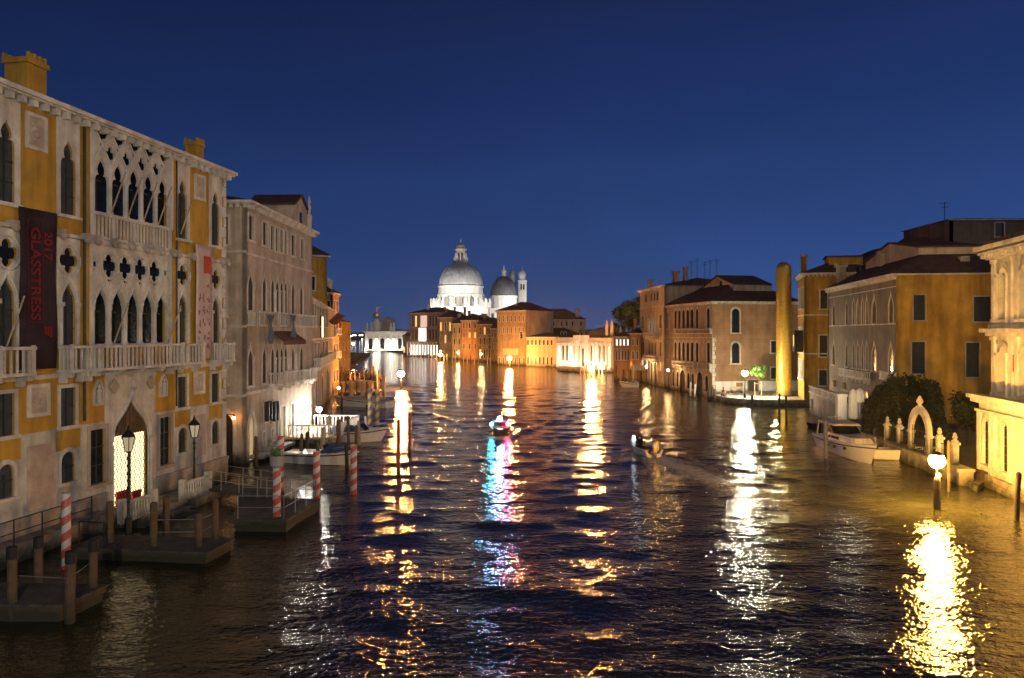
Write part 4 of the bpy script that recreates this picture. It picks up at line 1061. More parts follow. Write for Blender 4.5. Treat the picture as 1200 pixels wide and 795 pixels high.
def box_house(name, label, cat, PL, PR, zt, D, wall, group=None, rise=1.6, rows=(), frow='F', roof=True, corn=True, frame=STONE):
    h = House(name, label, cat, PL, PR, zt, D, wall, group)
    for k, n, u0, u1, w, z0, z1, f, pane in rows:
        W = h.W if f == 'F' else h.D
        for i in range(n):
            c = W * (u0 + (u1 - u0) * (i + .5) / n)
            h.winu(k, c - w / 2, c + w / 2, z0, z1, f, pane=pane, frame=frame, fw=.14)
    if corn: h.cornice(.4, .4, pitch=.9)
    if roof: h.roof(rise, .4)
    return h
# yellow house standing higher behind
x0, y0, _ = atY(352, 0, 98); x1, y1, _ = atY(383, 0, 100)
h = House('yellow_house', 'yellow house with dark roof rising behind the grey narrow house', 'house', (x0, y0), (x1, y1), H + (391 - 299) * 99 / F, 8, OCHRE2)
h.winu('rect', h.W - 2.4, h.W - 1.6, 14.5, 16.2, frame=STONE); h.winu('rect', h.W - 4.2, h.W - 3.4, 14.5, 16.2, frame=STONE)
h.cornice(.4, .4, brackets=False); h.roof(1.6, .5); h.finish()
# projecting orange lit house
x1, y1, _ = atY(389.5, 0, 121); x0 = x1 - 9
h = House('orange_house', 'narrow house glowing orange in lamplight at the end of the left row', 'house', (x0, y1), (x1, y1), H + (391 - 343) * 121 / F, 4.5, TERRA)
for z in (2.2, 5.8, 9.4, 12.6): h.winu('rect', h.W - .8, h.W - .35, z, z + 1.5, frame=STONE, fw=.08)
for z in (1.5, 5.6, 9.2, 12.4):
    for c in (1.2, 3.2): h.winu('rect', c - .4, c + .4, z, z + 1.7, 'R', frame=STONE)
h.cornice(.4, .4); h.cornice(.4, .4, 'R'); h.roof(1.6, .5)
for z in (5.2, 8.8): h.balcony(.4, 4.0, z, z + 1.0, .6, 'R')
h.finish(); OH = h
for i, (px, zt, y) in enumerate(((383, 11.5, 150), (372, 10.5, 178), (365, 9.5, 215))):
    x1 = (px - CX) * y / F
    h = box_house('canal_house', ['ochre canal house just beyond the orange lit house', 'tall plain canal house, second beyond the orange lit house', 'last visible canal house of the left bank, farthest away'][i], 'house', (x1 - 12, y), (x1, y), zt, 22, [OCHRE2, CREAM, TERRA][i],
                  rows=(('rect', 3, .55, 1.0, .9, 5.5, 7.2, 'F', GLASS), ('rect', 5, 0, 1, .9, 5.5, 7.2, 'R', GLASS), ('rect', 5, 0, 1, 1.0, 1.2, 3.4, 'R', GLASS)))
    h.finish()
# flags out over the water
def flag(x0, y0, z0, x1, z1, m, label, w, hh, pm=WOODP):
    t = thing('flag', label, 'flag', x0, y0, z0)
    q = MB(); q.tube([(x0, y0, z0), (x1, y0 - .3, z1)], .05, 6); q.build('flagpole', pm, t)
    q = MB(); d = Vector((x1 - x0, -.3, z1 - z0)).normalized(); vs = []
    for s in (0, .03):
        for i in range(7):
            for j in range(5):
                a = Vector((x1, y0 - .3, z1)) - d * (hh * i / 6)
                vs.append((a.x + w * j / 4, a.y + s + .15 * math.sin(j * 1.3 + i * .4), a.z - w * .55 * j / 4 - .1 * math.sin(j)))
    fs = [(i * 5 + j, i * 5 + j + 1, i * 5 + j + 6, i * 5 + j + 5) for i in range(6) for j in range(4)]
    fs += [tuple(35 + a for a in f[::-1]) for f in fs]
    b = [0, 1, 2, 3, 4, 9, 14, 19, 24, 29, 34, 33, 32, 31, 30, 25, 20, 15, 10, 5]
    fs += [(b[i], b[(i + 1) % 20], b[(i + 1) % 20] + 35, b[i] + 35) for i in range(20)]
    q.add(vs, fs); q.build('cloth', m, t, smooth=True)
a = atY(376, 386, 92); b = atY(397, 366, 92)
flag(a[0], 92, a[2], b[0], b[2], mat('dark_red_flag', (.18, .05, .03), .8, .3, 2, .2), 'dark red flag on a long slanting pole out from the left row of houses', .9, 1.6)
a = atY(388, 342, 118); b = atY(391.5, 329, 118)
flag(a[0], 118, a[2], b[0], b[2], mat('white_flag', (.55, .57, .6), .8, .2, 2, .1), 'small white flag on top of the orange lit house', -1.0, 1.3)
a = atY(394, 416, 130); b = atY(401, 379, 130)
flag(a[0], 130, a[2], b[0], b[2], mat('red_flag', (.32, .10, .06), .8, .3, 2, .2), 'slim drooping red flag before the distant lights', -.45, 3.2)

# ------------------------------------------------------------------ boats of the left bank
def placed(px, py, px2, py2, z=0.0):
    """stern and bow water points -> frame with x forward, and the length"""
    a, b = gnd(px, py), gnd(px2, py2)
    return Fr(a[0], a[1], math.atan2(b[1] - a[1], b[0] - a[0])), math.hypot(b[0] - a[0], b[1] - a[1])
def covered_boat(fr, L, B, label, tarp, hs=.75, hb=1.0, cov=(.1, .62), screen=True, group=None):
    t = thing('motor_boat', label, 'boat', fr.ox, fr.oy, 0, fr.ang, group)
    q = MB(); hull(q, fr, L, B, hs, hb); q.build('hull', HULLW, t, smooth=False)
    q = MB()
    for s in (-1, 1):
        q.tube([fr.p(L * i / 12, s * (sheer(L, B, hs, hb, i / 12)[0] + .01), sheer(L, B, hs, hb, i / 12)[1] - .14) for i in range(13)], .045, 6)
    q.build('rubbing_strake', WOODD, t)
    q = MB(); a, b = cov; n = 10; k = 7; vs = []
    for i in range(n + 1):
        tt = a + (b - a) * i / n; w, z = sheer(L, B, hs, hb, tt); hgt = .5 * math.sin(PI * min(1, i / n * .85 + .12)) ** .7
        for j in range(k):
            v = -1 + 2 * j / (k - 1)
            vs.append(fr.p(L * tt, v * w * .98, z + .02 + hgt * (1 - abs(v) ** 2.2) + .03 * math.sin(i * 2.1 + j)))
    q.add(vs, [(i * k + j, i * k + j + 1, (i + 1) * k + j + 1, (i + 1) * k + j) for i in range(n) for j in range(k - 1)]); q.build('cover', tarp, t, smooth=True)
    if screen:
        q = MB(); w, z = sheer(L, B, hs, hb, .64); x = L * .64
        vs = [fr.p(x, -w * .8, z), fr.p(x + .25, 0, z), fr.p(x, w * .8, z), fr.p(x - .4, -w * .7, z + .5), fr.p(x - .2, 0, z + .52), fr.p(x - .4, w * .7, z + .5)]
        vs += [(a_, b_, c_ + .025) for a_, b_, c_ in vs]
        q.add(vs, [(0, 1, 4, 3), (1, 2, 5, 4), (6, 9, 10, 7), (7, 10, 11, 8), (3, 4, 10, 9), (4, 5, 11, 10)]); q.build('windscreen', GLASS, t)
        q = MB(); w2, z2 = sheer(L, B, hs, hb, .93)
        q.tube([fr.p(L * .7, -sheer(L, B, hs, hb, .7)[0] + .1, z + .02), fr.p(L * .72, -sheer(L, B, hs, hb, .72)[0] + .1, z + .35), fr.p(L * .97, 0, z2 + .4), fr.p(L * .72, sheer(L, B, hs, hb, .72)[0] - .1, z + .35), fr.p(L * .7, sheer(L, B, hs, hb, .7)[0] - .1, z + .02)], .02, 6); q.build('bow_rail', STEEL, t)
    return t
f_, L_ = placed(335, 541, 421, 545); covered_boat(f_, L_, 2.3, 'white motor boat with dark blue cover moored behind the striped poles', TARPB, .75, .95, (.55, .8))
f_, L_ = placed(384, 517, 455, 517); covered_boat(f_, L_, 2.6, 'long white motor boat with blue cover moored behind the cluster of piles', TARPB, .85, 1.15, (.03, .5))
f_, L_ = placed(458, 478, 391, 475); covered_boat(f_, L_, 3.0, 'pale covered cabin boat lying across in front of the gondola landing', TARPG, .8, 1.2, (.1, .7), False)

PG = 'piles round the moored boats by the pale dock'
for px, yt, yb, w, m, lab in ((352.5, 508, 540, .12, WOOD, 'dark pile in front of the white boat, left of the second striped pole'), (359.5, 505, 530, .14, WOODD, 'dark pile nearest the white dock railing'), (378, 500, 536, .13, WOODP, 'pale topped pile left end of the cluster behind the white boat'),
        (386, 486, 520, .13, WOODP, 'tall pale topped pile before the long white boat'), (397, 491, 528, .18, WOOD, 'thick pointed pile in the middle of the cluster'), (409, 487, 528, .12, WOOD, 'tall thin pile right of the thick pointed pile'),
        (417, 498, 528, .12, WOOD, 'short thin pile at the stern of the white boat'), (421.5, 493, 521, .12, WOODP, 'pale pile at the right of the cluster'), (429.5, 488, 506, .12, STEEL, 'grey pile standing behind the long white boat'),
        (375, 475, 505, .13, WOODP, 'pile against the dark wall left of the long boat'), (407, 520, 548, .13, WOODD, 'dark pile at the front right of the white boat'), (300.5, 511, 548, .12, WOOD, 'brown pile before the ogee water door'),
        (374.5, 519, 580, .1, WOODD, 'thin dark pile touching the striped pole at the pontoon corner')):
    x, y = gnd(px, yb); wood_pole(x, y, H - (yt - HY) * y / F, w, m, lab, group=PG, lean=(random.uniform(-.12, .12), 0))
for px, yt, yb, lab in ((433.5, 456, 504, 'left of two ochre and blue striped poles by the pale cabin boat'), (442, 456, 496, 'right of two ochre and blue striped poles by the pale cabin boat')):
    striped(px, yt, yb, .22, YB, lab, 'ochre and blue striped poles')
REDP = mat('red_painted_wood', (.28, .05, .035), .6, .3, 3, .3)
for px, yt, yb, w, m, lab in ((400.5, 451, 477, .13, REDP, 'red pole near the bow of the pale cabin boat'), (430, 447, 478, .13, REDP, 'red pole near the stern of the pale cabin boat'),
        (467, 491, 553, .14, mat('rust_wood', (.20, .07, .04), .8, .3, 3, .3), 'rust coloured pole standing in the orange reflection, left one'), (480, 483, 530, .14, mat('rust_wood', (.2, .07, .04)), 'rust coloured pole at the right edge of the orange reflection')):
    x, y = gnd(px, yb); wood_pole(x, y, H - (yt - HY) * y / F, w, m, lab, group='red poles')

# gondola landing: piles, gondolas, lit hut
rnd = random.Random(21)
def pix_pole(px, yb, ht, r, m, label, group, cap=None):
    x, y = gnd(px, yb); return wood_pole(x, y, ht, r, m, label, group=group, lean=(rnd.uniform(-.15, .15), 0), cap=cap)
GG = 'piles of the gondola landing'
for i in range(34):
    px = rnd.uniform(399, 446); yb = rnd.uniform(449, 463)
    pix_pole(px, yb, rnd.uniform(2.1, 3.4), rnd.uniform(.09, .15), [WOOD, WOOD, WOODD, WOODP][i % 4], 'wooden pile among the crowd of piles at the gondola landing', GG)
for px, yt, yb, lab in ((411.5, 447, 466, 'orange lit thick post at the left end of the landing hut'), (425, 446, 466, 'orange lit thick post in the middle of the landing hut'), (434, 446, 463, 'orange lit thick post right of the landing hut'), (449.5, 440, 459, 'orange lit post farthest out into the canal by the landing')):
    x, y = gnd(px, yb); wood_pole(x, y, H - (yt - HY) * y / F, .28, WOODP, lab, group='thick posts of the landing hut')
def gondola_station():
    x, y = gnd(421, 462)
    fr = Fr(x - 2.6, y, 0)
    t = thing('landing_hut', 'low wooden landing hut lit orange among the gondola piles', 'hut', x, y, 0)
    q = MB(); q.slab(fr, [rect(0, 4.4, .5, 1.7), rect(.4, 1.2, .8, 1.5), rect(1.6, 2.6, .8, 1.5), rect(3.0, 4.0, .8, 1.5)], 0, .12); q.box(fr, 0, .12, .123, 2, .5, 1.7); q.box(fr, 4.28, 4.4, .123, 2, .5, 1.7); q.box(fr, .123, 4.277, 1.88, 2, .5, 1.7); q.build('wall', WOODP, t)
    q = MB(); q.slab(fr, [[(-.3, 1.703), (4.7, 1.703), (4.5, 1.8), (2.2, 2.05), (-.1, 1.8)]], -.3, 2.6, back=True); q.build('roof', WOODP, t)
    q = MB(); q.box(fr, -1.0, 5.4, -.6, 3.0, .3, .497); q.build('deck', WOODP, t)
gondola_station()
def gondola(px, py, ang, label, L=10.8):
    x, y = gnd(px, py); fr = Fr(x, y, ang)
    t = thing('gondola', label, 'gondola', x, y, 0, ang, 'gondolas at the landing')
    q = MB(); n = 16; secs = []
    for i in range(n + 1):
        tt = i / n; w = .7 * math.sin(PI * min(max(tt, .015), .985)) ** .8 + .02; z = .42 + 1.0 * abs(2 * tt - 1) ** 3.2
        secs += [fr.p(L * (tt - .5), 0, -.15 + (z - .42)), fr.p(L * (tt - .5), w, z), fr.p(L * (tt - .5), w * .8, z - .04), fr.p(L * (tt - .5), -w * .8, z - .04), fr.p(L * (tt - .5), -w, z)]
    q.add(secs, [(i * 5 + j, i * 5 + (j + 1) % 5, (i + 1) * 5 + (j + 1) % 5, (i + 1) * 5 + j) for i in range(n) for j in range(5)]); q.build('hull', HULLB, t)
    q = MB(); q.slab(fr, [[(L * .5 - .05, 1.0), (L * .5 + .12, 1.0), (L * .5 + .1, 1.7), (L * .5 + .35, 1.95), (L * .5 + .1, 2.25), (L * .5 - .1, 2.0)]], -.03, .06, back=True)
    for k in range(6): q.box(fr, L * .5 + .12, L * .5 + .38, -.02, .02, 1.02 + k * .11, 1.08 + k * .11)
    q.build('prow_iron', STEEL, t)
    q = MB(); q.box(fr, -1.2, -.2, -.45, .45, .42, .75); q.box(fr, -1.35, -1.2, -.5, .5, .42, 1.1); q.build('seat', REDP, t)
for i, (px, py) in enumerate(((407, 448), (413, 447.5), (419, 448.5), (426, 447), (431, 448), (438, 447.5), (444, 449))):
    gondola(px, py, R(-80 + 6 * (i % 3)), 'black gondola with steel prow moored among the piles of the landing')
gondola(401, 441, R(20), 'black gondola lying across in front of the orange lit houses')

# ------------------------------------------------------------------ lamps standing in the canal
def canal_lamp(px, pyg, pyb, col, st, r, label, nm, mb=WOOD, double=False):
    x, y = gnd(px, pyb); zg = H - (pyg - HY) * y / F
    t = thing('canal_lamp', label, 'lamp', x, y, 0, 0, 'lamps on piles in the canal')
    q = MB(); q.lathe(x, y, [(.17, -1), (.165, zg - r - .62), (.13, zg - r - .5), (.05, zg - r - .46), (.045, zg - r + .03)], 10); q.build('pile', mb, t)
    q = MB(); q.ball(x, y, zg, r, 12, 8); q.build('globe', emit(nm, col, st), t)
    q = MB(); q.lathe(x, y, [(r * .75, zg + r * .72), (r * .6, zg + r + .02), (.04, zg + r + .1)], 10); q.build('lamp_cap', IRON, t)
    if double:
        q = MB(); q.ball(x - .05, y - .22, zg - r - .33, .13, 10, 6); q.build('signal_light', emit('signal_glow', col, 14), t)
    return x, y, zg
canal_lamp(1098, 540, 597, NEARGOLD, 2700, .38, 'big orange lamp on a dark pile off the right garden', 'near_sodium_glow', WOODD, True)
canal_lamp(470, 438, 456, SODIUM, 2600, .5, 'orange lamp on a pile in the canal at left, off the gondola landing', 'left_sodium_glow')
canal_lamp(597, 420, 431.5, SODIUM, 3200, .5, 'orange lamp before the brown house with the pale sign, mid canal', 'mid_sodium_glow')
canal_lamp(693, 432, 443.5, SODIUM, 3600, .6, 'orange lamp standing in front of the brightly lit low white palace', 'white_palace_sodium_glow')
canal_lamp(516, 416, 424, SODIUM, 1800, .45, 'orange lamp off the white lit ground floor left of the domes', 'dome_sodium_glow')
canal_lamp(403.5, 402, 407.5, SODIUM, 160, .75, 'far orange lamp out on the lagoon beyond the gondolas', 'far_sodium_glow')

# ================================================================== THE FAR END OF THE CANAL
def far_house(name, label, cat, x0, x1, yt, yb, D, wall, yb1=None, group=None):
    A = gnd(x0, yb); B = gnd(x1, yb1 or yb)
    Y = (A[1] + B[1]) / 2
    return House(name, label, cat, A, B, H + (391 - yt) * Y / F, D, wall, group)
WARMW = emit('warm_window', (1.0, .55, .18), 1.6); BRIGHTW = emit('bright_window', (1.0, .93, .84), 2.5); ROSEW = emit('rose_window', (1.0, .62, .45), .9); WHITEW = emit('white_window', (1.0, .9, .72), 1.8)

# customs house point with golden ball
def customs_house():
    h = far_house('customs_house', 'low white floodlit customs house on the point, golden ball on its turret', 'building', 427, 476, 388, 412.5, 14, WHITE)
    W = h.W
    for i in range(6):
        c = W * (.08 + .84 * (i + .5) / 6); w = W * .045
        h.winu('arch', c - w, c + w, 1.3, 6.6, pane=WHITEW if i in (1, 3, 4) else GLASS, fw=.35, proud=.2, sill=False)
    q = MB()
    for i in range(7):
        c = W * (.08 + .84 * i / 6); q.box(h.fr, c - .3, c + .3, -.5, 0, .6, 8.3)
    q.build('pilaster', WHITE, h.root)
    h.cornice(1.2, .8, pitch=1.2); h.band(.3, .9, .4)
    q = MB(); u = h.fr.u(452); q.box(h.fr, u - 3.2, u + 3.2, 2, 8.4, 10.2, 15.0); q.box(h.fr, u - 3.6, u + 3.6, 1.6, 8.8, 15.003, 15.6); q.slab(h.fr, [[(u - 3.4, 15.603), (u + 3.4, 15.603), (u, 17.3)]], 1.8, 6.8, back=True)
    tu = q.build('turret', GREY, h.root)
    u2 = h.fr.u(440.5)
    q = MB(); x, y, _ = h.fr.p(u2, 2, 0); q.lathe(x, y, [(1.9, 10.2), (1.9, 14.5), (1.2, 15.2), (.9, 16.2)], 10); q.build('ball_pedestal', WHITE, h.root)
    q = MB(); q.ball(x, y, 18.0, 1.7, 14, 10); ba = q.build('golden_ball', mat('gilt', (.8, .6, .25), .35, .1, 2, 0, 0, 14, .6), h.root, smooth=True)
    q = MB(); q.lathe(x, y, [(.4, 19.6), (.55, 20.2), (.3, 21.2), (.35, 21.8), (.05, 22.3)], 8); q.tube([(x + .2, y, 21.2), (x + 1.6, y, 22.2), (x + 2.0, y, 22.0)], [.15, .22, .1], 6); q.build('weathervane_figure', STONE, ba)
    for px in (429.5, 435, 457.5, 461):
        x, y, _ = h.fr.p(h.fr.u(px), 1, 0); q = MB(); q.lathe(x, y, [(.8, 10.2), (.9, 11.2), (.5, 12.6), (.6, 13.6), (.1, 14.6)], 8); q.build('statue', WHITE, h.root)
    h.roof(1.0, .2, zt=10.35); h.finish(); return h
customs_house()
for x0, x1, yt, yb, m, lab in ((472, 482, 394, 416, CREAM, 'small dim house between the customs house and the tall white lit palace'),):
    h = far_house('canal_house', lab, 'house', x0, x1, yt, yb, 10, m)
    for i in range(3): h.winu('rect', h.W * (i + .5) / 3 - .3, h.W * (i + .5) / 3 + .3, 1.0, 3.2, pane=WARMW if i != 1 else GLASS, fw=.15)
    h.cornice(.5, .4, brackets=False); h.roof(1.6, .4); h.finish()

# domed basilica
def dome(parent, x, y, zb, r, hgt, m, ribs=16, nm='dome'):
    prof = [(r * math.cos(a), zb + hgt * math.sin(a)) for a in np.linspace(0, PI / 2 * .86, 14)]
    q = MB(); q.lathe(x, y, prof, 32); d = q.build(nm, m, parent, smooth=True)
    q = MB()
    for k in range(ribs):
        a = 2 * PI * k / ribs
        q.tube([(x + (p + .06) * math.cos(a), y + (p + .06) * math.sin(a), z) for p, z in prof], .1, 5)
    q.build('rib', m, d)
    return prof[-1]
def basilica():
    x, y = (540 - CX) * 345 / F, 345.0; k = 345 / F
    zz = lambda py, yy=345: H - (py - HY) * yy / F
    t = thing('domed_basilica', 'great white floodlit basilica with two grey domes', 'church', x, y, 0)
    # octagonal body
    q = MB(); q.lathe(x, y, [(13.2, -.5), (13.2, zz(362)), (13.8, zz(361.5)), (13.8, zz(360)), (10.8, zz(359.5))], 8, R(22.5)); q.build('body', WHITE, t)
    q = MB(); q.lathe(x, y, [(9.9, zz(360)), (9.9, zz(347)), (10.5, zz(346.8)), (10.5, zz(345.5)), (10.0, zz(345.2)), (9.7, zz(337.5)), (10.3, zz(337.2)), (10.3, zz(335.8)), (9.6, zz(335.5))], 16, R(11.25)); dr = q.build('drum', WHITE, t)
    q = MB()
    for i in range(16):
        a = 2 * PI * i / 16
        q.lathe(x + 10.0 * math.cos(a), y + 10.0 * math.sin(a), [(.42, zz(360)), (.42, zz(347))], 6)
    q.build('pilaster', WHITE, dr)
    for i in range(16):
        a = 2 * PI * (i + .5) / 16
        if math.sin(a) < .2:
            f2 = Fr(x + 9.75 * math.cos(a) - .8 * -math.sin(a) * 0, y + 9.75 * math.sin(a), a + PI / 2)
            q = MB(); q.slab(f2, [arch(-.6, .6, zz(357), zz(349))], -.1, .2); q.build('window', GLASS, dr)
    # scroll buttresses with statues
    for i in range(8):
        a = 2 * PI * (i + .5) / 8
        for off in (-.16, .16):
            c_, s_ = math.cos(a + off), math.sin(a + off)
            f2 = Fr(x, y, a + off)
            q = MB(); sp = [(10.0, zz(349)), (10.8, zz(349.5)), (11.6, zz(352)), (12.2, zz(355)), (13.3, zz(356)), (13.6, zz(358)), (13.2, zz(360.2)), (10.0, zz(360.2))]
            q.slab(f2, [sp], -.5, 1.0, back=True); b = q.build('scroll_buttress', WHITE, t)
            q = MB(); q.lathe(x + 13.2 * c_, y + 13.2 * s_, [(.5, zz(360)), (.45, zz(356)), (.55, zz(354.5)), (.35, zz(352.5)), (.4, zz(351.2)), (.08, zz(350))], 8); q.build('statue', WHITE, b)
    rt, zt = dome(t, x, y, zz(335.6), 9.6, 10.6, LEAD, 16)
    q = MB(); q.lathe(x, y, [(3.3, zz(309.5)), (3.4, zz(307.5)), (2.1, zz(307.2)), (2.0, zz(294)), (2.7, zz(293.6)), (2.7, zz(292)), (2.2, zz(291.6)), (1.9, zz(288.5)), (1.0, zz(286.5)), (.3, zz(285.5)), (.25, zz(283)), (.06, zz(279.5))], 12); la = q.build('lantern', STONE, t)
    for i in range(8):
        a = 2 * PI * i / 8; f2 = Fr(x, y, a)
        q = MB(); q.slab(f2, [[(2.05, zz(296)), (2.5, zz(297)), (3.1, zz(307.2)), (2.05, zz(307.2))]], -.25, .5, back=True); q.lathe(x + 3.0 * math.cos(a), y + 3.0 * math.sin(a), [(.25, zz(307)), (.2, zz(303)), (.02, zz(301))], 6); q.build('lantern_buttress', WHITE, la)
        a += PI / 8; f2 = Fr(x + 1.98 * math.cos(a), y + 1.98 * math.sin(a), a + PI / 2)
        q = MB(); q.slab(f2, [arch(-.38, .38, zz(305.5), zz(297))], -.04, .1); q.build('window', GLASS, la)
    # chancel with the lesser dome, two bell towers
    x2, y2 = (590.5 - CX) * 365 / F, 365.0; z2 = lambda py: zz(py, 365)
    q = MB(); q.box(Fr(x2, y2, 0), -6.6, 6.6, -6, 8, -.5, z2(362)); q.lathe(x2, y2, [(6.2, z2(362)), (6.2, z2(349)), (6.6, z2(348.6)), (6.6, z2(347)), (6.1, z2(346.8))], 16); q.build('chancel', WHITE, t)
    dome(t, x2, y2, z2(347), 6.15, 9.3, mat('dark_lead_sheet', (.13, .14, .15), .55, .3, .2, .5, 0), 12, 'lesser_dome')
    q = MB(); q.lathe(x2, y2, [(1.5, z2(325.5)), (1.0, z2(324)), (.9, z2(319.5)), (1.2, z2(319.2)), (1.2, z2(318.5)), (.85, z2(317)), (.3, z2(315)), (.1, z2(311))], 10); q.build('lantern', WHITE, t)
    for px, yy, w, nm in ((612.2, 375, 2.0, 0), (600.8, 384, 1.7, 1)):
        x3 = (px - CX) * yy / F; z3 = lambda py: zz(py, yy); f3 = Fr(x3 - w, yy - w, 0)
        q = MB(); q.slab(f3, [rect(0, 2 * w, -.5, z3(330)), arch(w * .5, w * .88, z3(340), z3(333.2)), arch(w * 1.12, w * 1.5, z3(340), z3(333.2))], 0, .6)
        q.box(f3, 0, .5, .603, 2 * w, -.5, z3(330)); q.box(f3, 2 * w - .5, 2 * w, .603, 2 * w, -.5, z3(330)); q.box(f3, .503, 2 * w - .503, 2 * w - .5, 2 * w, -.5, z3(330))
        q.box(f3, -.25, 2 * w + .25, -.25, 2 * w + .25, z3(330) + .003, z3(328.8)); q.box(f3, -.15, 2 * w + .15, -.15, 2 * w + .15, z3(342.5), z3(341.8))
        tw = q.build('bell_tower', WHITE, t)
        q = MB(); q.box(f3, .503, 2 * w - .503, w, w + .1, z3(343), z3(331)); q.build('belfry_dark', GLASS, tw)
        q = MB(); q.lathe(x3, yy, [(w * .85, z3(328.8)), (w * .85, z3(324)), (w * .98, z3(323.8)), (w * .98, z3(323.2))], 8); q.build('belfry_drum', WHITE, tw)
        q = MB(); q.lathe(x3, yy, [(w * .9, z3(323.2)), (w * .98, z3(321)), (w * .8, z3(318.5)), (w * .3, z3(316.5)), (w * .12, z3(315)), (.05, z3(312.5))], 12); q.build('cap', LEAD, tw, smooth=True)
    return t
basilica()

# tall palace with floodlit ground floor
def lit_palace():
    h = far_house('lit_palace', 'tall grey brown palace with dazzling white ground floor left of the great dome', 'palace', 480.5, 514, 366.5, 418, 13, STONE2, 419)
    W = h.W
    h.win('rect', 490.5, 384.5, 499.5, 400, pane=BRIGHTW, fw=.3); h.win('rect', 492.5, 370, 500.5, 383.5, pane=ROSEW, fw=.3)
    h.row('rect', ((486.5, 488.5),), (487.5, 370.5, 383), pane=WARMW, fw=.2)
    h.row('rect', ((483, 484.8), (503, 505), (506.5, 508.5), (510, 512)), (487.5, 370.5, 383), fw=.2); h.row('rect', ((483, 484.8), (486.5, 488.5), (503, 505), (506.5, 508.5), (510, 512)), (487.5, 386, 398), fw=.2)
    z = h.fr.z(497, 400.5)
    q = MB(); q.box(h.fr, -.1, W + .1, -1.6, 0, z - .5, z)
    for i in range(11): c = W * (i + .02) / 10.1; q.box(h.fr, c - .12, c + .2, -1.55, -1.2, .2, z - .503)
    q.build('portico', WHITE, h.root)
    for i in range(10):
        c = W * (i + .55) / 10.1; h.winu('arch', c - .35, c + .35, .8, z - 1.2, pane=BRIGHTW, fw=.12, sill=False)
    q = MB(); q.box(h.fr, -.6, W + 3, -3.2, -.05, -1, .45); q.build('water_steps', STONE, h.root)
    h.band(h.fr.z(497, 384), h.fr.z(497, 383.3), .15); h.cornice(.7, .5); h.roof(2.2, .6)
    q = MB(); x, y, _ = h.fr.p(h.fr.u(495), 3, 0); q.lathe(x, y, [(.5, 17.4), (.55, 19), (.3, 19.1), (.35, 20.2), (.05, 20.6)], 8); q.build('finial', WHITE, h.root)
    h.finish(); return h
lit_palace()
# the brown and orange fronts below the domes
FH = 'orange lamp lit house fronts below the domes'
specs = (
    (514, 530, 372, 420.5, GREY, 12, 'grey house front next to the dazzling white ground floor', ((3, 378, 388), (3, 393, 402))),
    (529.5, 541, 379, 421.5, CREAM, 10, 'narrow lamp lit cream front left of the rounded orange house', ((2, 384, 391), (2, 397, 404), (2, 410, 418))),
    (540.5, 560, 375.5, 423, TERRA, 10, 'tall orange front with the stair tower look, left of the balcony house', ((3, 379, 385), (3, 390, 396), (3, 403, 409))),
    (560, 576, 380, 424.5, OCHRE2, 12, 'pale orange front with two small balconies', ((3, 384, 392), (3, 396, 404), (3, 410, 420))),
    (575.5, 583, 385, 425.5, TERRA, 8, 'narrow low orange front left of the big brown house', ((2, 390, 396), (2, 402, 409))))
for x0, x1, yt, yb, m, D, lab, rows in specs:
    h = far_house('canal_house', lab, 'house', x0, x1, yt, yb, D, m, yb + .2, FH)
    for n, a, b in rows:
        for i in range(n):
            c = x0 + (x1 - x0) * (i + .5) / n; w = min(1.6, (x1 - x0) / n * .28)
            h.win('rect', c - w / 2, a, c + w / 2, b, pane=WARMW if random.random() < .14 else GLASS, fw=.16)
    if x0 == 560:
        for a, b in ((392, 396), (404, 408)): h.balcony(h.W * .3, h.W * .75, h.fr.z(568, b), h.fr.z(568, a), .8, pitch=.4)
    h.cornice(.5, .4, pitch=1.0); h.roof(2.2, .4)
    h.chimney(h.W * .3, 3, h.zt, h.zt + 3.2, .8); h.finish()
# dark tiled roofs in front of the basilica
for x0, x1, yt, yb, Y, lab in ((512, 552, 366, 372, 300, 'dark tiled roof range before the great dome'), (545, 585, 369, 380, 290, 'dark tiled roof range between the two domes')):
    a = (x0 - CX) * Y / F; b = (x1 - CX) * Y / F
    h = House('roof_range', lab, 'house', (a, Y), (b, Y), H + (391 - yb) * Y / F, 10, GREY); h.roof((yb - yt) * Y / F, .3)
    for c in (.2, .5, .8): h.chimney(h.W * c, 4, h.zt, h.zt + 4, .9)
    h.finish()
# big brown house with pale sign
h = far_house('brown_house', 'big brown house with a pale panel low on its front, right below the lesser dome', 'house', 582.5, 616.5, 364, 428, 14, mat('brown_stucco', (.44, .33, .21), .9, .3, .4, .5), 429)
for a, b in ((370, 377), (384, 391)):
    for i in range(7): c = 585.5 + i * 4.6; h.win('rect', c - .6, a, c + .6, b, fw=.2)
for i in range(7):
    c = 585 + i * 4.8; h.win('arch', c - .8, 419, c + .8, 428, fw=.16, sill=False, pane=WOODD)
h.win('rect', 609.5, 389, 612.5, 397, fw=.2)
q = MB()
for i in range(9): q.box(h.fr, 0, h.W, -.12, 0, 3.2 + i * 1.25, 3.3 + i * 1.25)
q.build('scaffold_board', WOODP, h.root)
h.cornice(.6, .5, pitch=1.2); h.roof(2.6, .5)
for x0, x1, yt in ((604, 607, 357), (611, 613, 360)): h.chimney_px(x0, x1, yt, 3, h.zt, TERRA)
h.finish()
t = thing('hoarding', 'pale blank panel fixed low on the big brown house behind the canal lamp', 'sign', *h.fr.p(h.fr.u(599), 0, 5))
q = MB(); q.box(h.fr, h.fr.u(590), h.fr.u(608), -.35, -.2, h.fr.z(599, 416.5), h.fr.z(599, 408.5)); q.build('panel', CANVAS, t)
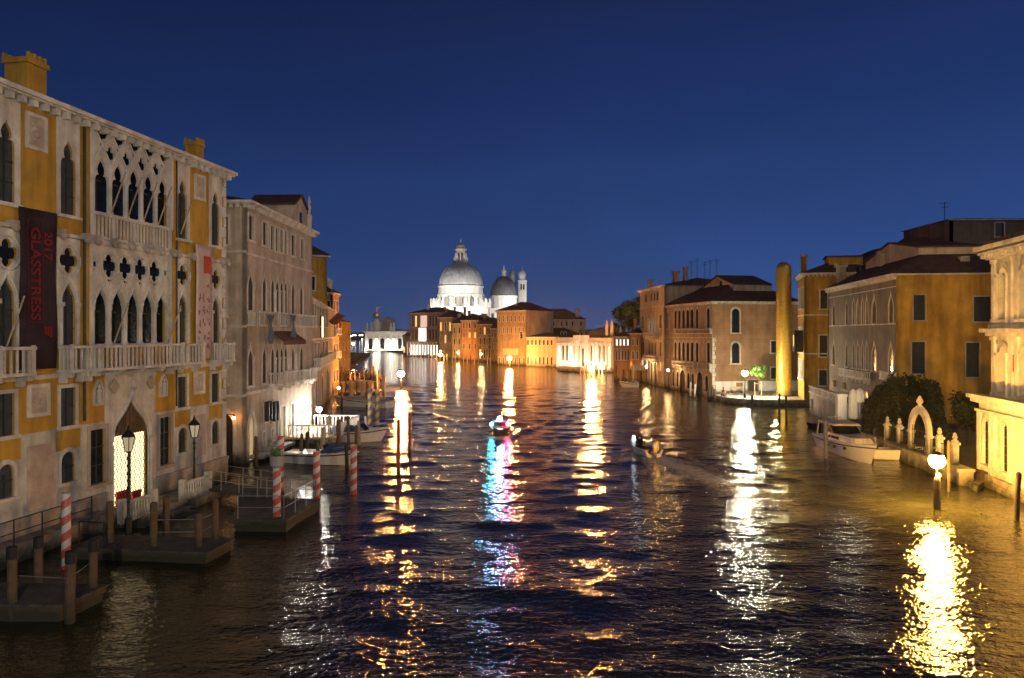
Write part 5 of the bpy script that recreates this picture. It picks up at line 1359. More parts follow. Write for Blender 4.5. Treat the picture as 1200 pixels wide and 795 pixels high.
# cream house
h = far_house('cream_house', 'cream lamp lit house with two rows of dark windows right of the brown house', 'house', 616.5, 652.5, 395, 430, 12, mat('pale_cream_stucco', (.52, .40, .27), .9, .2, .4, .4), 430.6)
h.row('rect', [(617.8 + i * 4.6, 619.8 + i * 4.6) for i in range(7)], (619, 398.5, 404.5), fw=.14); h.row('rect', [(617.8 + i * 4.6, 619.8 + i * 4.6) for i in range(7)], (619, 418.5, 427), fw=.14)
h.cornice(.4, .35, brackets=False); h.roof(1.2, .3); h.finish()
# long roof and upper house behind
Y = 250; h = House('long_house', 'long cream upper house with dark roof and chimneys behind the low white palace', 'house', ((625 - CX) * Y / F, Y), ((686 - CX) * Y / F, Y), H + (391 - 374.5) * Y / F, 12, CREAM)
h.row('rect', [(p, p + 1.8) for p in (630, 637, 648, 657, 663, 670, 680)], (650, 377, 382), fw=.12)
h.cornice(.4, .4, brackets=False); h.roof(3.6, .4)
for x0, x1, yt in ((619, 622, 360), (625.5, 628, 364), (634.5, 637, 360), (674.5, 678.5, 362)): h.chimney_px(x0, x1, yt, 1.5, h.zt - .4, TERRA if x0 < 640 else CREAM)
h.finish()
h = House('roof_range', 'long low dark roof with small dormers above the cream house', 'house', ((618 - CX) * 226 / F, 226), ((692 - CX) * 226 / F, 226), H - 5 * 226 / F, 14, GREY); h.roof(2.9, .3)
for px in (659, 662.5, 682): u = h.fr.u(px); h.gable(u - .45, u + .45, 1.2, 8.0, 9.5, .3, [('rect', u - .25, u + .25, 8.4, 9.3)], 3, CREAM)
h.finish()

# low white palace with floodlit columns
def white_palace():
    A = gnd(653, 433.5); B = gnd(717, 437)
    h = House('white_palace', 'long low white palace, floodlit, behind an orange canal lamp', 'palace', A, B, 8.0, 8, WHITE); W = h.W; f = h.fr
    for i in range(13):
        c = W * (i + .5) / 13
        if i == 6: continue
        h.winu('rect', c - .42, c + .42, 2.4, 6.0, pane=GLASS if i % 3 else WHITEW, fw=.2, proud=.1)
    q = MB()
    for i in range(14):
        c = .25 + (W - .5) * i / 13; q.box(f, c - .28, c + .28, -.3, 0, 1.2, 6.6)
    q.build('pilaster', WHITE, h.root)
    c = W * .5
    h.winu('rect', c - .9, c + .9, 1.0, 5.4, pane=IRON, fw=.3, proud=.2, sill=False)
    q = MB(); q.box(f, c - 2.0, c - 1.3, -1.0, -.304, 1.0, 7.2); q.box(f, c + 1.3, c + 2.0, -1.0, -.304, 1.0, 7.2); q.box(f, c - 2.3, c + 2.3, -1.2, -.304, 7.203, 8.6); q.build('portal', WHITE, h.root)
    h.band(6.7, 7.1, .35); h.cornice(.5, .5, brackets=False); h.band(.6, 1.2, .4)
    q = MB(); q.box(f, c - 3.5, W * .98, -5.2, -.42, -1, .55); q.box(f, c - 3.5, W * .98, -5.2, -4.9, .553, 1.3); q.build('terrace', WHITE, h.root)
    q = MB(); q.box(f, .4, W - .4, .3, .6, 8.003, 8.5); q.build('roof_hedge', LEAFD, h.root)
    q = MB(); q.box(f, 0, W, .02, 8, 7.6, 7.98); q.build('roof', PAVE, h.root)
    h.finish(); return h
WP = white_palace()
for px, yt, yb, lab in ((711, 375, 400, 'left of two closed pale parasols on the roof terrace of the low white palace'), (717, 374, 400, 'right of two closed pale parasols on the roof terrace of the low white palace'), (727, 383, 394, 'small closed parasol in front of the trees, right of the white palace')):
    Y = 183 if px < 720 else 195
    x, y, z0 = atY(px, yb, Y); z1 = atY(px, yt, Y)[2]
    if px < 720: z0 = 7.98
    t = thing('closed_parasol', lab, 'parasol', x, y, z0)
    q = MB(); q.tube([(x, y, z0 - .02), (x, y, z1 + .15)], .05, 6); q.build('pole', WOODP, t)
    q = MB(); hh = z1 - z0; q.lathe(x, y, [(.3, z0 + hh * .12), (.42, z0 + hh * .2), (.36, z0 + hh * .6), (.18, z0 + hh * .9), (.03, z1)], 10); q.build('canopy', CANVAS, t)
rnd = random.Random(31)
for i in range(14):
    px = (655 + i * 2.6) if i < 8 else 668 + (i - 8) * 4.5; yb = rnd.uniform(438, 443)
    pix_pole(px + (25 if i < 8 else 20), yb, rnd.uniform(1.8, 2.8), .12, WOODD if i % 2 else WOODP, 'mooring pile in the row in front of the low white palace', 'piles before the low white palace')
for i in range(22):
    px = 483 + i * 4.6 + rnd.uniform(-1, 1); yb = 421 + (px - 483) * .06 + rnd.uniform(0, 1.5)
    pix_pole(px, yb, rnd.uniform(2.0, 3.4), .14, WOODP if i % 3 else WOOD, 'mooring pile in the far row below the dome side house fronts', 'far mooring piles below the domes')

# orange house and the house before it
h = far_house('orange_house', 'low orange house with lit windows between the white palace and the trees', 'house', 719, 739, 394.5, 446.5, 12, TERRA, 446.8)
h.row('rect', [(722 + i * 4.3, 723.7 + i * 4.3) for i in range(4)], (730, 398, 405), pane=WHITEW, fw=.16); h.row('rect', [(721.5 + i * 3.6, 722.9 + i * 3.6) for i in range(5)], (730, 411, 422), fw=.14)
h.band(h.fr.z(730, 409), h.fr.z(730, 408), .15); h.cornice(.4, .35); h.roof(.9, .3); h.finish()
h = far_house('orange_house', 'orange lamp lit house with awning, touching the tall cream house', 'house', 738.5, 751, 390.5, 448, 10, TERRA, 448.3)
h.row('rect', ((741, 742.6), (746, 747.6)), (744, 397, 405), fw=.14); h.row('rect', ((741, 742.6), (746, 747.6)), (744, 412, 421), fw=.14)
h.cornice(.4, .35); h.roof(1.0, .3); h.chimney_px(743.5, 745.5, 375, 3, h.zt); h.finish()
q = MB(); fr = h.fr; z = h.fr.z(744, 428)
q.add([fr.p(.3, -.05, z), fr.p(3.6, -.05, z), fr.p(3.6, -1.8, z - .9), fr.p(.3, -1.8, z - .9), fr.p(.3, -.05, z + .06), fr.p(3.6, -.05, z + .06), fr.p(3.6, -1.8, z - .84), fr.p(.3, -1.8, z - .84)], [(0, 1, 2, 3), (7, 6, 5, 4), (0, 4, 5, 1), (1, 5, 6, 2), (2, 6, 7, 3), (3, 7, 4, 0)])
tag(q.build('awning', CANVAS), 'pale awning over the water door of the orange house by the moored boat', 'awning')
x, y, z = atY(737, 372, 200); tree('leafy_tree', 'green leafy tree rising behind the low orange houses', 'tree', x, y, .7, z + .5, 4.6, 3600, .32, 3, LEAF, .95, 'trees behind the low orange houses', .3)
x, y, z = atY(745, 362, 206); tree('leafy_tree', 'tall dark tree touching the edge of the tall cream house', 'tree', x, y, .7, z + .3, 3.4, 2200, .32, 8, LEAF, 1.2, 'trees behind the low orange houses', .3)
x, y, z = atY(722, 384, 214); tree('leafy_tree', 'low bright green tree left of the taller trees', 'tree', x, y, .7, z - .5, 3.0, 1800, .3, 12, LEAFL, .8, 'trees behind the low orange houses', .25)
for i, (px, yb) in enumerate(((722, 449), (727, 450), (731, 448), (735, 451), (739, 449.5), (742, 451), (747, 450))):
    pix_pole(px, yb, rnd.uniform(2.2, 3.6), .13, WOODP if i % 2 else WOOD, 'mooring pile in front of the low orange houses', 'piles before the low orange houses')
f_, L_ = placed(748, 454, 725, 453.5); covered_boat(f_, L_, 2.0, 'small white motor boat moored in front of the orange houses', TARPG, .7, 1.0, (.05, .4))

# ================================================================== RIGHT BANK: PALACES FROM FAR TO NEAR
B5 = gnd(778.5, 455); A5 = along(B5, 540, 750)
h = House('cream_palace', 'tall cream palace front with balconies left of the brick palace', 'palace', A5, B5, 17.0, 16, CREAM)
h.row('rect', ((756, 758), (762.5, 764.5), (766, 768), (769.5, 771.5)), (765, 344, 353), fw=.16); h.row('rect', ((752.5, 754.5), (773, 775)), (765, 370, 385), fw=.16)
h.row('arch', ((759.5, 761.5), (763, 765), (766.5, 768.5)), (765, 374, 390), fw=.14, pane=emit('pale_window', (1, .8, .55), .35))
h.row('arch', ((760, 762), (763.5, 765.5), (767, 769)), (765, 401, 416), fw=.14); h.row('rect', ((753, 755), (773, 775)), (765, 401, 416), fw=.16)
h.row('rect', ((752.3, 754), (757.2, 759.2)), (755, 422, 432), pane=WHITEW, fw=.14); h.row('arch', ((762, 765), (767, 770)), (766, 424, 452), fw=.16, pane=WOODD, sill=False); h.row('rect', ((772.5, 774.5),), (766, 424, 433), pane=WARMW, fw=.14)
for a, b in ((390, 395), (417, 421)): h.balcony(h.fr.u(757), h.fr.u(772), h.fr.z(765, b), h.fr.z(765, a), .7, pitch=.4)
h.band(h.fr.z(765, 360), h.fr.z(765, 359)); h.cornice(.5, .5, pitch=.9); h.roof(1.8, .5); h.chimney(2.0, 1.5, 17, 19.0, .8); h.chimney(h.W - 4, 3, 17, 19.6, .9, TERRA); h.finish()

A4, B4 = None, gnd(835, 465); A4 = along(B4, 440, 778.8)
def brick_palace():
    h = House('brick_palace', 'gothic palace with pale front and long brick side wall by the small square', 'palace', A4, B4, 13.6, 13.5, BRICK); f = h.fr
    front = mat('pale_brown_stucco', (.44, .35, .24), .9, .28, .5, .5)
    for y0, y1, a in ((363, 385, 0), (401, 423, 1)):
        h.row('arch' if not a else 'arch', ((780, 783), (790.5, 793), (795, 797.8), (799.8, 802.8), (804.6, 807.8), (809.6, 812.8), (815.5, 818.5), (828.5, 832)), (805, y0, y1), fw=.2, proud=.06, frame=STONE)
    h.balcony(f.u(794), f.u(835), f.z(805, 391.5), f.z(805, 386), .5, brackets=False, pitch=.4); h.balcony(f.u(790), f.u(816), f.z(805, 429.5), f.z(805, 424), .5, pitch=.4); h.balcony(f.u(820), f.u(835), f.z(805, 431), f.z(805, 424), .5, pitch=.4)
    h.row('arch', ((788, 790.5), (793, 795.5), (805.5, 808.3), (810.5, 813.5), (826.5, 830)), (806, 437, 455), fw=.16, pane=GLASS)
    h.row('arch', ((796.8, 803.2), (816.6, 823.8)), (806, 434.5, 463), fw=.2, pane=WOODD, sill=False)
    h.band(f.z(805, 396), f.z(805, 395.2)); h.band(f.z(805, 432.6), f.z(805, 431.8))
    # pale render over the front
    q = MB(); q.slab(f, [rect(0, h.W, -.5, 13.58)] + [[(c + (x - c) * 1.06, zc + (z - zc) * 1.03) for x, z in l] for l in h.holes['F'] for c, zc in [(sum(p[0] for p in l[:2]) / 2, (l[0][1] + max(p[1] for p in l)) / 2)]], -.05, .05); q.build('render_coat', front, h.root)
    g = h.frR
    h.win('arch', 857.5, 362, 866.5, 390, 'R', frame=STONE, fw=.22, outer=None); h.win('arch', 857.5, 402, 866.5, 426, 'R', frame=STONE, fw=.22)
    h.win('rect', 903.5, 400, 910, 413.5, 'R', frame=STONE); h.win('rect', 903.5, 431, 910, 444, 'R', frame=STONE, pane=LEAFD)
    h.win('rect', 863.5, 454, 869.5, 461.5, 'R', frame=STONE, pane=WOODD, sill=False, fw=.1); h.win('rect', 876.5, 445.5, 888.5, 463, 'R', frame=STONE2, pane=WOODD, sill=False, fw=.16)
    q = MB(); n = 5
    for i in range(12): q.box(g, -.03, .5 if i % 2 else .32, -.05, -.002, 1 + i * .62, 1.55 + i * .62)
    q.build('quoins', STONE, h.root)
    q = MB()
    u0, u1 = g.u(863.5) - .12, g.u(869.5) + .12; u2, u3 = g.u(876.5) - .18, g.u(888.5) + .18
    for a, b in ((.52, u0), (u1, u2), (u3, h.D)): q.box(g, a, b, -.04, -.001, .5, 2.15)
    q.box(g, u0, u1, -.04, -.001, 1.95, 2.15); q.build('base_coat', WHITE, h.root)
    h.cornice(.4, .45, pitch=.5); h.cornice(.4, .45, 'R', pitch=.42)
    h.roof(3.9, .5)
    u = f.u(806); h.gable(f.u(792), f.u(826) , 4.5, 13.4, 16.2, 1.6, [('arch', f.u(812) - .4, f.u(812) + .4, 15.6, 17.0)], 6, CREAM)
    h.gable(f.u(781), f.u(789), 5.5, 13.4, 16.0, .4, [('rect', f.u(784) - .5, f.u(784) + .5, 14.4, 15.8)], 5, CREAM)
    h.chimney_px(801, 805.5, 313, 5, 15, CREAM); h.chimney_px(858, 861, 352, 9, 14, TERRA)
    q = MB()
    for px, yt in ((810, 305), (817, 302), (826, 306), (832, 304), (840, 303)):
        x, y, z = atY(px, yt, 122); q.tube([(x, y, 15), (x, y, z)], .03, 4); q.tube([(x - .5, y, z - .3), (x + .5, y, z - .2)], .025, 4); q.tube([(x - .35, y, z - .6), (x + .35, y, z - .55)], .025, 4)
    q.build('aerial', IRON, h.rf)
    h.finish(); return h
BP = brick_palace()
# the little square: quay, lamp, tree, bench, seated person, golden column
SQ = [(27.2, 110.5), (27.3, 100.5), (29.0, 97.6), (31.0, 96.4), (37.0, 96.0), (40, 100), (44, 116), (30, 113)]
land('pavement', SQ, .7, PAVE)
q = MB(); q.prism([(x - .12 if i < 3 else x, y - .12) for i, (x, y) in enumerate(SQ[:5])] + [(37, 96.3), (31.1, 96.75), (29.2, 97.95), (27.65, 100.7), (27.5, 110.5)], -1, .82); struct(q.build('kerb', STONE2))
x, y = gnd(873, 466.5, .7); zg = H - (437.5 - HY) * y / F
t = thing('street_lamp', 'dazzling white street lamp on a slim post in the small square', 'street lamp', x, y, .7)
q = MB(); q.lathe(x, y, [(.16, .7), (.14, 1.3), (.07, 1.4), (.05, zg - .3)], 8); q.build('post', IRON, t)
q = MB(); q.ball(x, y, zg, .36, 12, 8); q.build('globe', emit('square_lamp_glow', (1.0, .87, .6), 1200), t)
q = MB(); q.lathe(x, y, [(.26, zg + .28), (.34, zg + .34), (.05, zg + .52)], 8); q.build('lamp_cap', IRON, t)
x, y = 32.9, 104.5; tree('young_tree', 'small bright green tree between stakes beside the white street lamp', 'tree', x, y, .7, 3.9, 1.15, 1700, .13, 5, LEAFL, .9, None, .06)
t = thing('tree_stakes', 'pair of pale stakes holding the small tree in the square', 'stakes', x, y, .7)
q = MB()
for s in (-.45, .45): q.tube([(x + s, y - .1, .7), (x + s, y - .1, 2.5)], .06, 6)
q.tube([(x - .5, y - .1, 2.3), (x + .5, y - .1, 2.3)], .05, 6); q.build('stake', WOODP, t)
t = thing('bench', 'low bench against the base of the brick wall in the small square', 'bench', 31.3, 108.5, .7)
q = MB(); fb = Fr(30.5, 108.3, .17); q.box(fb, 0, 1.7, 0, .45, 1.1, 1.16); q.box(fb, 0, 1.7, .43, .49, 1.25, 1.6); q.build('seat', WOODP, t)
q = MB()
for u in (.1, 1.5): q.box(fb, u, u + .1, 0, .42, .7, 1.097); q.box(fb, u, u + .1, .44, .48, .7, 1.25)
q.build('leg', STONE, t)
def golden_column():
    x, y = (918.4 - CX) * 104 / F, 104.0
    t = thing('golden_column', 'tall smooth golden column with rounded top beside the small square', 'column', x, y, .7)
    zt = H + (391 - 307) * 104 / F
    q = MB(); r = .98
    q.lathe(x, y, [(r, .7)] + [(r, .7 + (zt - .7 - r) * i / 12) for i in range(1, 13)] + [(r * math.cos(a), zt - r + r * math.sin(a)) for a in np.linspace(.15, 1.5, 8)], 40); q.build('shaft', GOLD, t, smooth=True)
    q = MB(); q.lathe(x, y, [(1.3, .7), (1.3, .85), (1.0, .86)], 24); q.build('foot', STONE, t)
golden_column()
f_sp = point('floodlight', (34.2, 101.6, 1.0), (1.0, .85, .45), 900, .15)

# yellow house with loggia corner
B3 = (36.3, 97.0); A3 = (38.0, 103.8)
h = House('yellow_house', 'yellow house with dark roof terrace next to the golden column', 'house', A3, B3, 16.5, 9, OCHRE2)
h.win('rect', 961.5, 340.5, 969.5, 362, 'R', frame=STONE, pane=SHUT); h.win('rect', 960.5, 393.5, 969.5, 418, 'R', frame=STONE, pane=SHUT); h.win('rect', 960, 434, 969, 452, 'R', frame=STONE, pane=SHUT)
W = h.W
for z0, z1, pn in ((12.2, 14.8, GLASS), (7.2, 9.8, WHITEW), (3.2, 5.6, WHITEW)):
    for c in (1.2, 2.7, 4.2, 5.7): h.winu('rect', c - .4, c + .4, z0, z1, pane=pn if c > 2 else GLASS, frame=STONE)
for z in (6.4, 11.2): h.band(z, z + .18); h.band(z, z + .18, .08, 'R')
h.cornice(.5, .5, pitch=.6); h.cornice(.45, .45, 'R', pitch=.5); h.roof(1.6, .5)
h.chimney_px(939, 945, 299, 1.2, 16, OCHRE2); h.gable(1.0, 4.6, 3.2, 16.4, 18.6, .2, [], 4)
q = MB(); q.box(h.fr, 4.9, 6.4, -1.1, -.05, 6.7, 9.4); bx = q.build('bay_box', WOODD, h.root)
q = MB(); q.box(h.fr, 5.2, 6.1, -1.13, -1.104, 7.4, 8.8); q.build('lit_pane', WARMW, bx)
h.finish()

# gothic grey fronted palace with yellow side
B2 = (35.4, 72.0); A2 = (38.95, 96.0)
def grey_palace():
    h = House('yellow_side_palace', 'palace with grey gothic front and plain yellow side wall behind the garden bush', 'palace', A2, B2, 14.5, 11, OCHRE2); f = h.fr; W = h.W
    cols = ((976, 979), (991.3, 994), (999.5, 1002), (1004.6, 1007), (1010, 1012.4), (1015.2, 1017.6), (1022.5, 1027.5), (1042, 1047.3))
    hs = []
    for y0, y1, k in ((348, 380, 'ogee'), (400, 432.5, 'ogee')):
        h.row(k, cols, (1010, y0, y1), frame=STONE, fw=.16, proud=.065, depth=.05)
    hs = [l for l in h.holes['F']]
    h.balcony(f.u(991), f.u(1021), f.z(1006, 443), f.z(1006, 434), .8, pitch=.35); h.balcony(f.u(1035), f.u(1051) - .1, f.z(1043, 446), f.z(1043, 436), .4, pitch=.35, brackets=False)
    for y in (380.8, 358, 412, 343): h.band(f.z(1006, y + 1), f.z(1006, y), .08, u0=0, u1=W) if y in (380.8, 343) else None
    h.row('rect', ((977, 981), (988, 992.5), (1030, 1034)), (985, 447, 455), frame=STONE2, fw=.12)
    h.row('arch', ((1012.5, 1018),), (1015, 458, 468), frame=STONE, fw=.14, pane=WARMW)
    q = MB(); q.slab(f, [rect(0, W, -.5, 13.9)] + [[(c + (x - c) * 1.1, zc + (z - zc) * 1.03) for x, z in l] for l in h.holes['F'] for c, zc in [(sum(p[0] for p in l[:2]) / 2, (l[0][1] + max(p[1] for p in l)) / 2)]], -.06, .06); q.build('grey_render', mat('grey_brown_stucco', (.19, .155, .12), .9, .3, .5, .5), h.root)
    g = h.frR
    h.win('rect', 1070.5, 346, 1084, 375.5, 'R', frame=STONE2, pane=SHUT, fw=.12); h.win('rect', 1141, 348, 1161.5, 377, 'R', frame=STONE2, pane=SHUT, fw=.12)
    h.win('rect', 1068.5, 401, 1084, 438, 'R', frame=STONE2, pane=SHUT, fw=.12); h.win('rect', 1132, 402, 1147.5, 442, 'R', frame=STONE2, pane=SHUT, fw=.12)
    h.cornice(.5, .6, pitch=.6); h.cornice(.3, .35, 'R', brackets=False); h.roof(3.4, .5)
    ug = f.u(1008)
    h.gable(f.u(983), f.u(1037), 3.0, 14.4, 17.2, 1.3, [('rect', f.u(1008, 3) - .9 + k, f.u(1008, 3) + .1 + k, 15.2, 17.0) for k in (-.6, 1.5)], 6, CREAM)
    h.chimney_px(1031, 1040, 296, 3, 14, CREAM); h.chimney_px(981, 990, 310, 1, 14, STONE2)
    q = MB(); p0 = g.p(6.5, 2.0, 0)
    q.box(g, 6.2, 7.0, 1.6, 2.4, 14.4, 16.2); q.build('chimney', CREAM, h.rf)
    h.finish(); return h
YP = grey_palace()
# bigger dark roofs behind
for x0, x1, yt, yb, Y, rise, lab in ((1030, 1085, 285, 300, 104, 1.8, 'dim gabled house rising behind the palace with the yellow side'), (1085, 1122, 268, 300, 108, 2.0, 'dark gabled house with an aerial, high behind the yellow side wall'), (1114, 1230, 248, 300, 100, 1.0, 'broad dark roofed building at the upper right edge')):
    a, b = (x0 - CX) * Y / F, (x1 - CX) * Y / F
    zt = H + (391 - yt) * Y / F - rise
    h = House('hill_house', lab, 'house', (a, Y), (b, Y), zt, 12, mat('dark_brown_stucco', (.13, .10, .08), .9, .3, .5, .5)); h.winu('rect', h.W * .45, h.W * .45 + 1.1, zt - 2.2, zt - .5, frame=STONE2)
    h.cornice(.3, .3, brackets=False); h.roof(rise, .4)
    if x0 == 1085:
        q = MB(); x, y, z = atY(1107, 237, Y + 4); q.tube([(x, y, zt), (x, y, z)], .05, 5); q.tube([(x - .7, y, z - .2), (x + .7, y, z - .1)], .035, 4); q.tube([(x - .5, y, z - .8), (x + .5, y, z - .7)], .035, 4); q.build('aerial', IRON, h.rf)
    h.finish()

# water terrace annexe, lit pillar and folded parasols
def annexe():
    A = gnd(944.5, 484); B = gnd(986, 501)
    h = House('water_terrace', 'pale stone terrace wall with balustrade rising from the water left of the yacht', 'terrace', (A[0] + .4, A[1]), B, 2.35, 6.5, STONE2)
    h.winu('rect', 1.0, 1.8, .6, 1.7, frame=STONE, fw=.12); W = h.W
    q = MB(); q.box(h.fr, W * .38, W * .92, -.06, -.002, .2, 2.0); q.build('blind_panel', GREY, h.root)
    q = MB(); q.box(h.fr, -.1, W + .1, -.12, .3, 2.353, 2.45); q.box(h.fr, -.1, W + .1, -.1, .28, 3.0, 3.12)
    n = int(W / .35)
    for i in range(n + 1): q.box(h.fr, W * i / n - .07, W * i / n + .07, 0, .15, 2.453, 2.997)
    q.build('balustrade', STONE, h.root)
    q = MB(); q.box(h.fr, 0, W, .33, 6.5, 2.2, 2.3); q.build('terrace_floor', PAVE, h.root)
    h.finish(); return h
AN = annexe()
q = MB(); x, y = gnd(990, 503)
fq = Fr(x - .45, y + .5, 0); q.box(fq, 0, .85, 0, .6, -.5, 3.0); q.box(fq, -.08, .93, -.08, .68, 3.003, 3.25); tag(q.build('gate_pillar', WHITE), 'square pale pillar at the end of the terrace wall behind the yacht', 'pillar')
for px, yt, w, lab in ((1000, 456, .45, 'slim folded parasol glowing pale next to the square pillar'), (1007.5, 455, .58, 'folded parasol with rounded glowing top on a thin pole, right of the slimmer one')):
    x, y, z1 = atY(px, yt, 73.5)
    t = thing('closed_parasol', lab, 'parasol', x, y, .7)
    q = MB(); q.tube([(x, y, .5), (x, y, z1)], .06, 6); q.build('pole', WHITE, t)
    zz0 = 1.0 if px == 1000 else z1 - 1.35
    q = MB(); q.lathe(x, y, [(w * .9, zz0), (w, zz0 + .1), (w * .95, z1 - .7), (w * .6, z1 - .2), (.04, z1)], 10); q.build('canopy', CANVAS, t)
point('garden_lamp', (30.2, 70.6, 3.6), (1.0, .85, .6), 260, .15)

# garden: quay wall, stone posts, pointed gate, bush and trees
G0, G1 = gnd(1018, 520, .8), gnd(1140, 571, .8)
G0 = (28.2, 61.5); G1 = (26.6, 47.6)
gfr = Fr(G0[0], G0[1], math.atan2(G1[1] - G0[1], G1[0] - G0[0])); GL = math.hypot(G1[0] - G0[0], G1[1] - G0[1])
q = MB(); q.box(gfr, -9, GL + 1.5, 0, .8, -1, .82); q.box(gfr, -9, GL + 1.5, -.1, .9, .823, .98); gw = q.build('quay_wall', STONE2); struct(gw)
land('ground', [(28.3, 71.5), (28.9, 61.5), (27.4, 47.5), (27.7, 46.2), (60, 46), (60, 75), (34, 75)], .79, SOOT)
def stone_post(px, yt, yb, label):
    u = gfr.u(px, .4); x, y, _ = gfr.p(u, .4, 0); zt = H - (yt - HY) * y / F
    t = thing('garden_post', label, 'stone post', x, y, .98, 0, 'carved stone posts of the garden railing')
    q = MB(); q.box(Fr(x, y, gfr.ang), -.17, .17, -.17, .17, .98, zt - .75); q.box(Fr(x, y, gfr.ang), -.24, .24, -.24, .24, zt - .747, zt - .6); q.build('shaft', STONE, t)
    q = MB(); q.lathe(x, y, [(.2, zt - .6), (.22, zt - .5), (.1, zt - .42), (.16, zt - .28), (.1, zt - .18), (.12, zt - .1), (.02, zt)], 8); q.build('finial', STONE, t)
for px, yt, yb, lab in ((1040, 488, 520, 'carved stone garden post farthest left, half lost in the dark bush'), (1054, 490, 522, 'carved stone garden post just left of the pointed gate'), (1101, 501, 540, 'carved stone garden post right of the gate, nearest to it'), (1119, 507, 545, 'carved stone garden post closest to the orange lit palace')):
    stone_post(px, yt, yb, lab)
def gate():
    u0, u1 = sorted((gfr.u(1066.5, .4), gfr.u(1090, .4))); c = (u0 + u1) / 2
    u0, u1 = c - (u1 - u0) * .5, c + (u1 - u0) * .5
    x, y, _ = gfr.p(c, .4, 0); zt = H - (477 - HY) * y / F
    t = thing('garden_gate', 'pale pointed stone arch of the garden gate in front of the dark bush', 'gate', x, y, .98)
    q = MB(); w = .34
    q.slab(gfr, [arch(u0, u1, .98, zt, 14)[:9] + [((u0 + u1) / 2, zt + .12)] + arch(u0, u1, .98, zt, 14)[10:], arch(u0 + w, u1 - w, .981, zt - .42, 14)], .25, .3, back=True)
    q.build('arch', STONE, t)
    q = MB()
    for u in (u0 + w / 2, u1 - w / 2): q.box(gfr, u - w * .7, u + w * .7, .2, .6, zt - 1.9, zt - 1.75); q.box(gfr, u - w * .7, u + w * .7, .2, .6, .985, 1.3)
    q.build('impost', STONE, t)
    q = MB(); q.lathe(x, y, [(.1, zt - .1), (.22, zt + .05), (.1, zt + .15), (.24, zt + .35), (.2, zt + .45), (.05, zt + .75)], 8); q.build('finial', STONE, t)
    q = MB()
    for i in range(9):
        u = u0 + w + (u1 - u0 - 2 * w) * (i + .5) / 9; q.tube([gfr.p(u, .4, .98), gfr.p(u, .4, zt - 1.3)], .02, 5)
    for z in (1.4, 2.4): q.tube([gfr.p(u0 + w, .4, z), gfr.p(u1 - w, .4, z)], .025, 5)
    q.build('gate_bars', IRON, t)
gate()
ug0, ug1 = sorted((gfr.u(1066.5, .4), gfr.u(1090, .4)))
for a, b, lab in ((0, ug0 - .1, 'thin dark iron railing between carved posts left of the garden gate'), (ug1 + .1, GL, 'thin dark iron railing between carved posts right of the garden gate')):
    q = MB()
    n = max(1, int((b - a) / .16))
    for i in range(n + 1): q.tube([gfr.p(a + (b - a) * i / n, .4, .98), gfr.p(a + (b - a) * i / n, .4, 2.1)], .014, 4)
    for z in (1.1, 2.05): q.tube([gfr.p(a, .4, z), gfr.p(b, .4, z)], .02, 5)
    tag(q.build('garden_railing', IRON), lab, 'railing')
def bush(name, label, x, y, z0, rx, rz, n, size, seed, leaf, ry=None):
    t = thing(name, label, 'bush' if 'bush' in name else 'tree', x, y, z0)
    rnd = random.Random(seed); m = MB(); ry = ry or rx
    for _ in range(n):
        a = rnd.uniform(0, 2 * PI); e_ = math.asin(rnd.uniform(0, 1)); k = rnd.uniform(.8, 1.0) ** .5 * (1 + .09 * math.sin(3 * a + 5 * e_ + seed) + .05 * math.sin(9 * a - 7 * e_))
        p = Vector((x + rx * k * math.cos(a) * math.cos(e_) ** .7, y + ry * k * math.sin(a) * math.cos(e_) ** .7, z0 + rz * k * math.sin(e_)))
        d = Vector((rnd.gauss(0, 1), rnd.gauss(0, 1), rnd.gauss(0, 1))).normalized(); b = d.orthogonal().normalized(); s = size * rnd.uniform(.6, 1.4)
        m.add([p - d * s, p + b * s * .6, p + d * s, p - b * s * .6], [(0, 1, 2, 3)])
    m.build('foliage', leaf, t, fix=False)
    q = MB()
    for i in range(6):
        a = i * PI / 3; q.tube([(x, y, z0 - .1), (x + rx * .3 * math.cos(a), y + ry * .3 * math.sin(a), z0 + rz * .4), (x + rx * .62 * math.cos(a), y + ry * .62 * math.sin(a), z0 + rz * .68)], [.12, .07, .03], 5)
    q.build('stem', BARK, t)
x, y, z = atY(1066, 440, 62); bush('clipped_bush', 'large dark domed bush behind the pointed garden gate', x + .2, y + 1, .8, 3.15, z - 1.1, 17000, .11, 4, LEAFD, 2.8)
x, y, z = atY(1122, 455, 57); tree('garden_tree', 'dark tree between the domed bush and the orange lit palace', 'tree', x + .9, y, .8, 3.2, 1.5, 2400, .14, 14, LEAFD, 1.3, None, .14)
for px, lab, s in ((1046, 'small flowering shrub left of the garden gate', 2), (1059, 'small flowering shrub beside the left foot of the garden gate', 6)):
    u = gfr.u(px, 1.2); x, y, _ = gfr.p(u, 1.3, 0); bush('flower_bush', lab, x, y, .8, .6, 1.3, 420, .09, s, LEAFL)

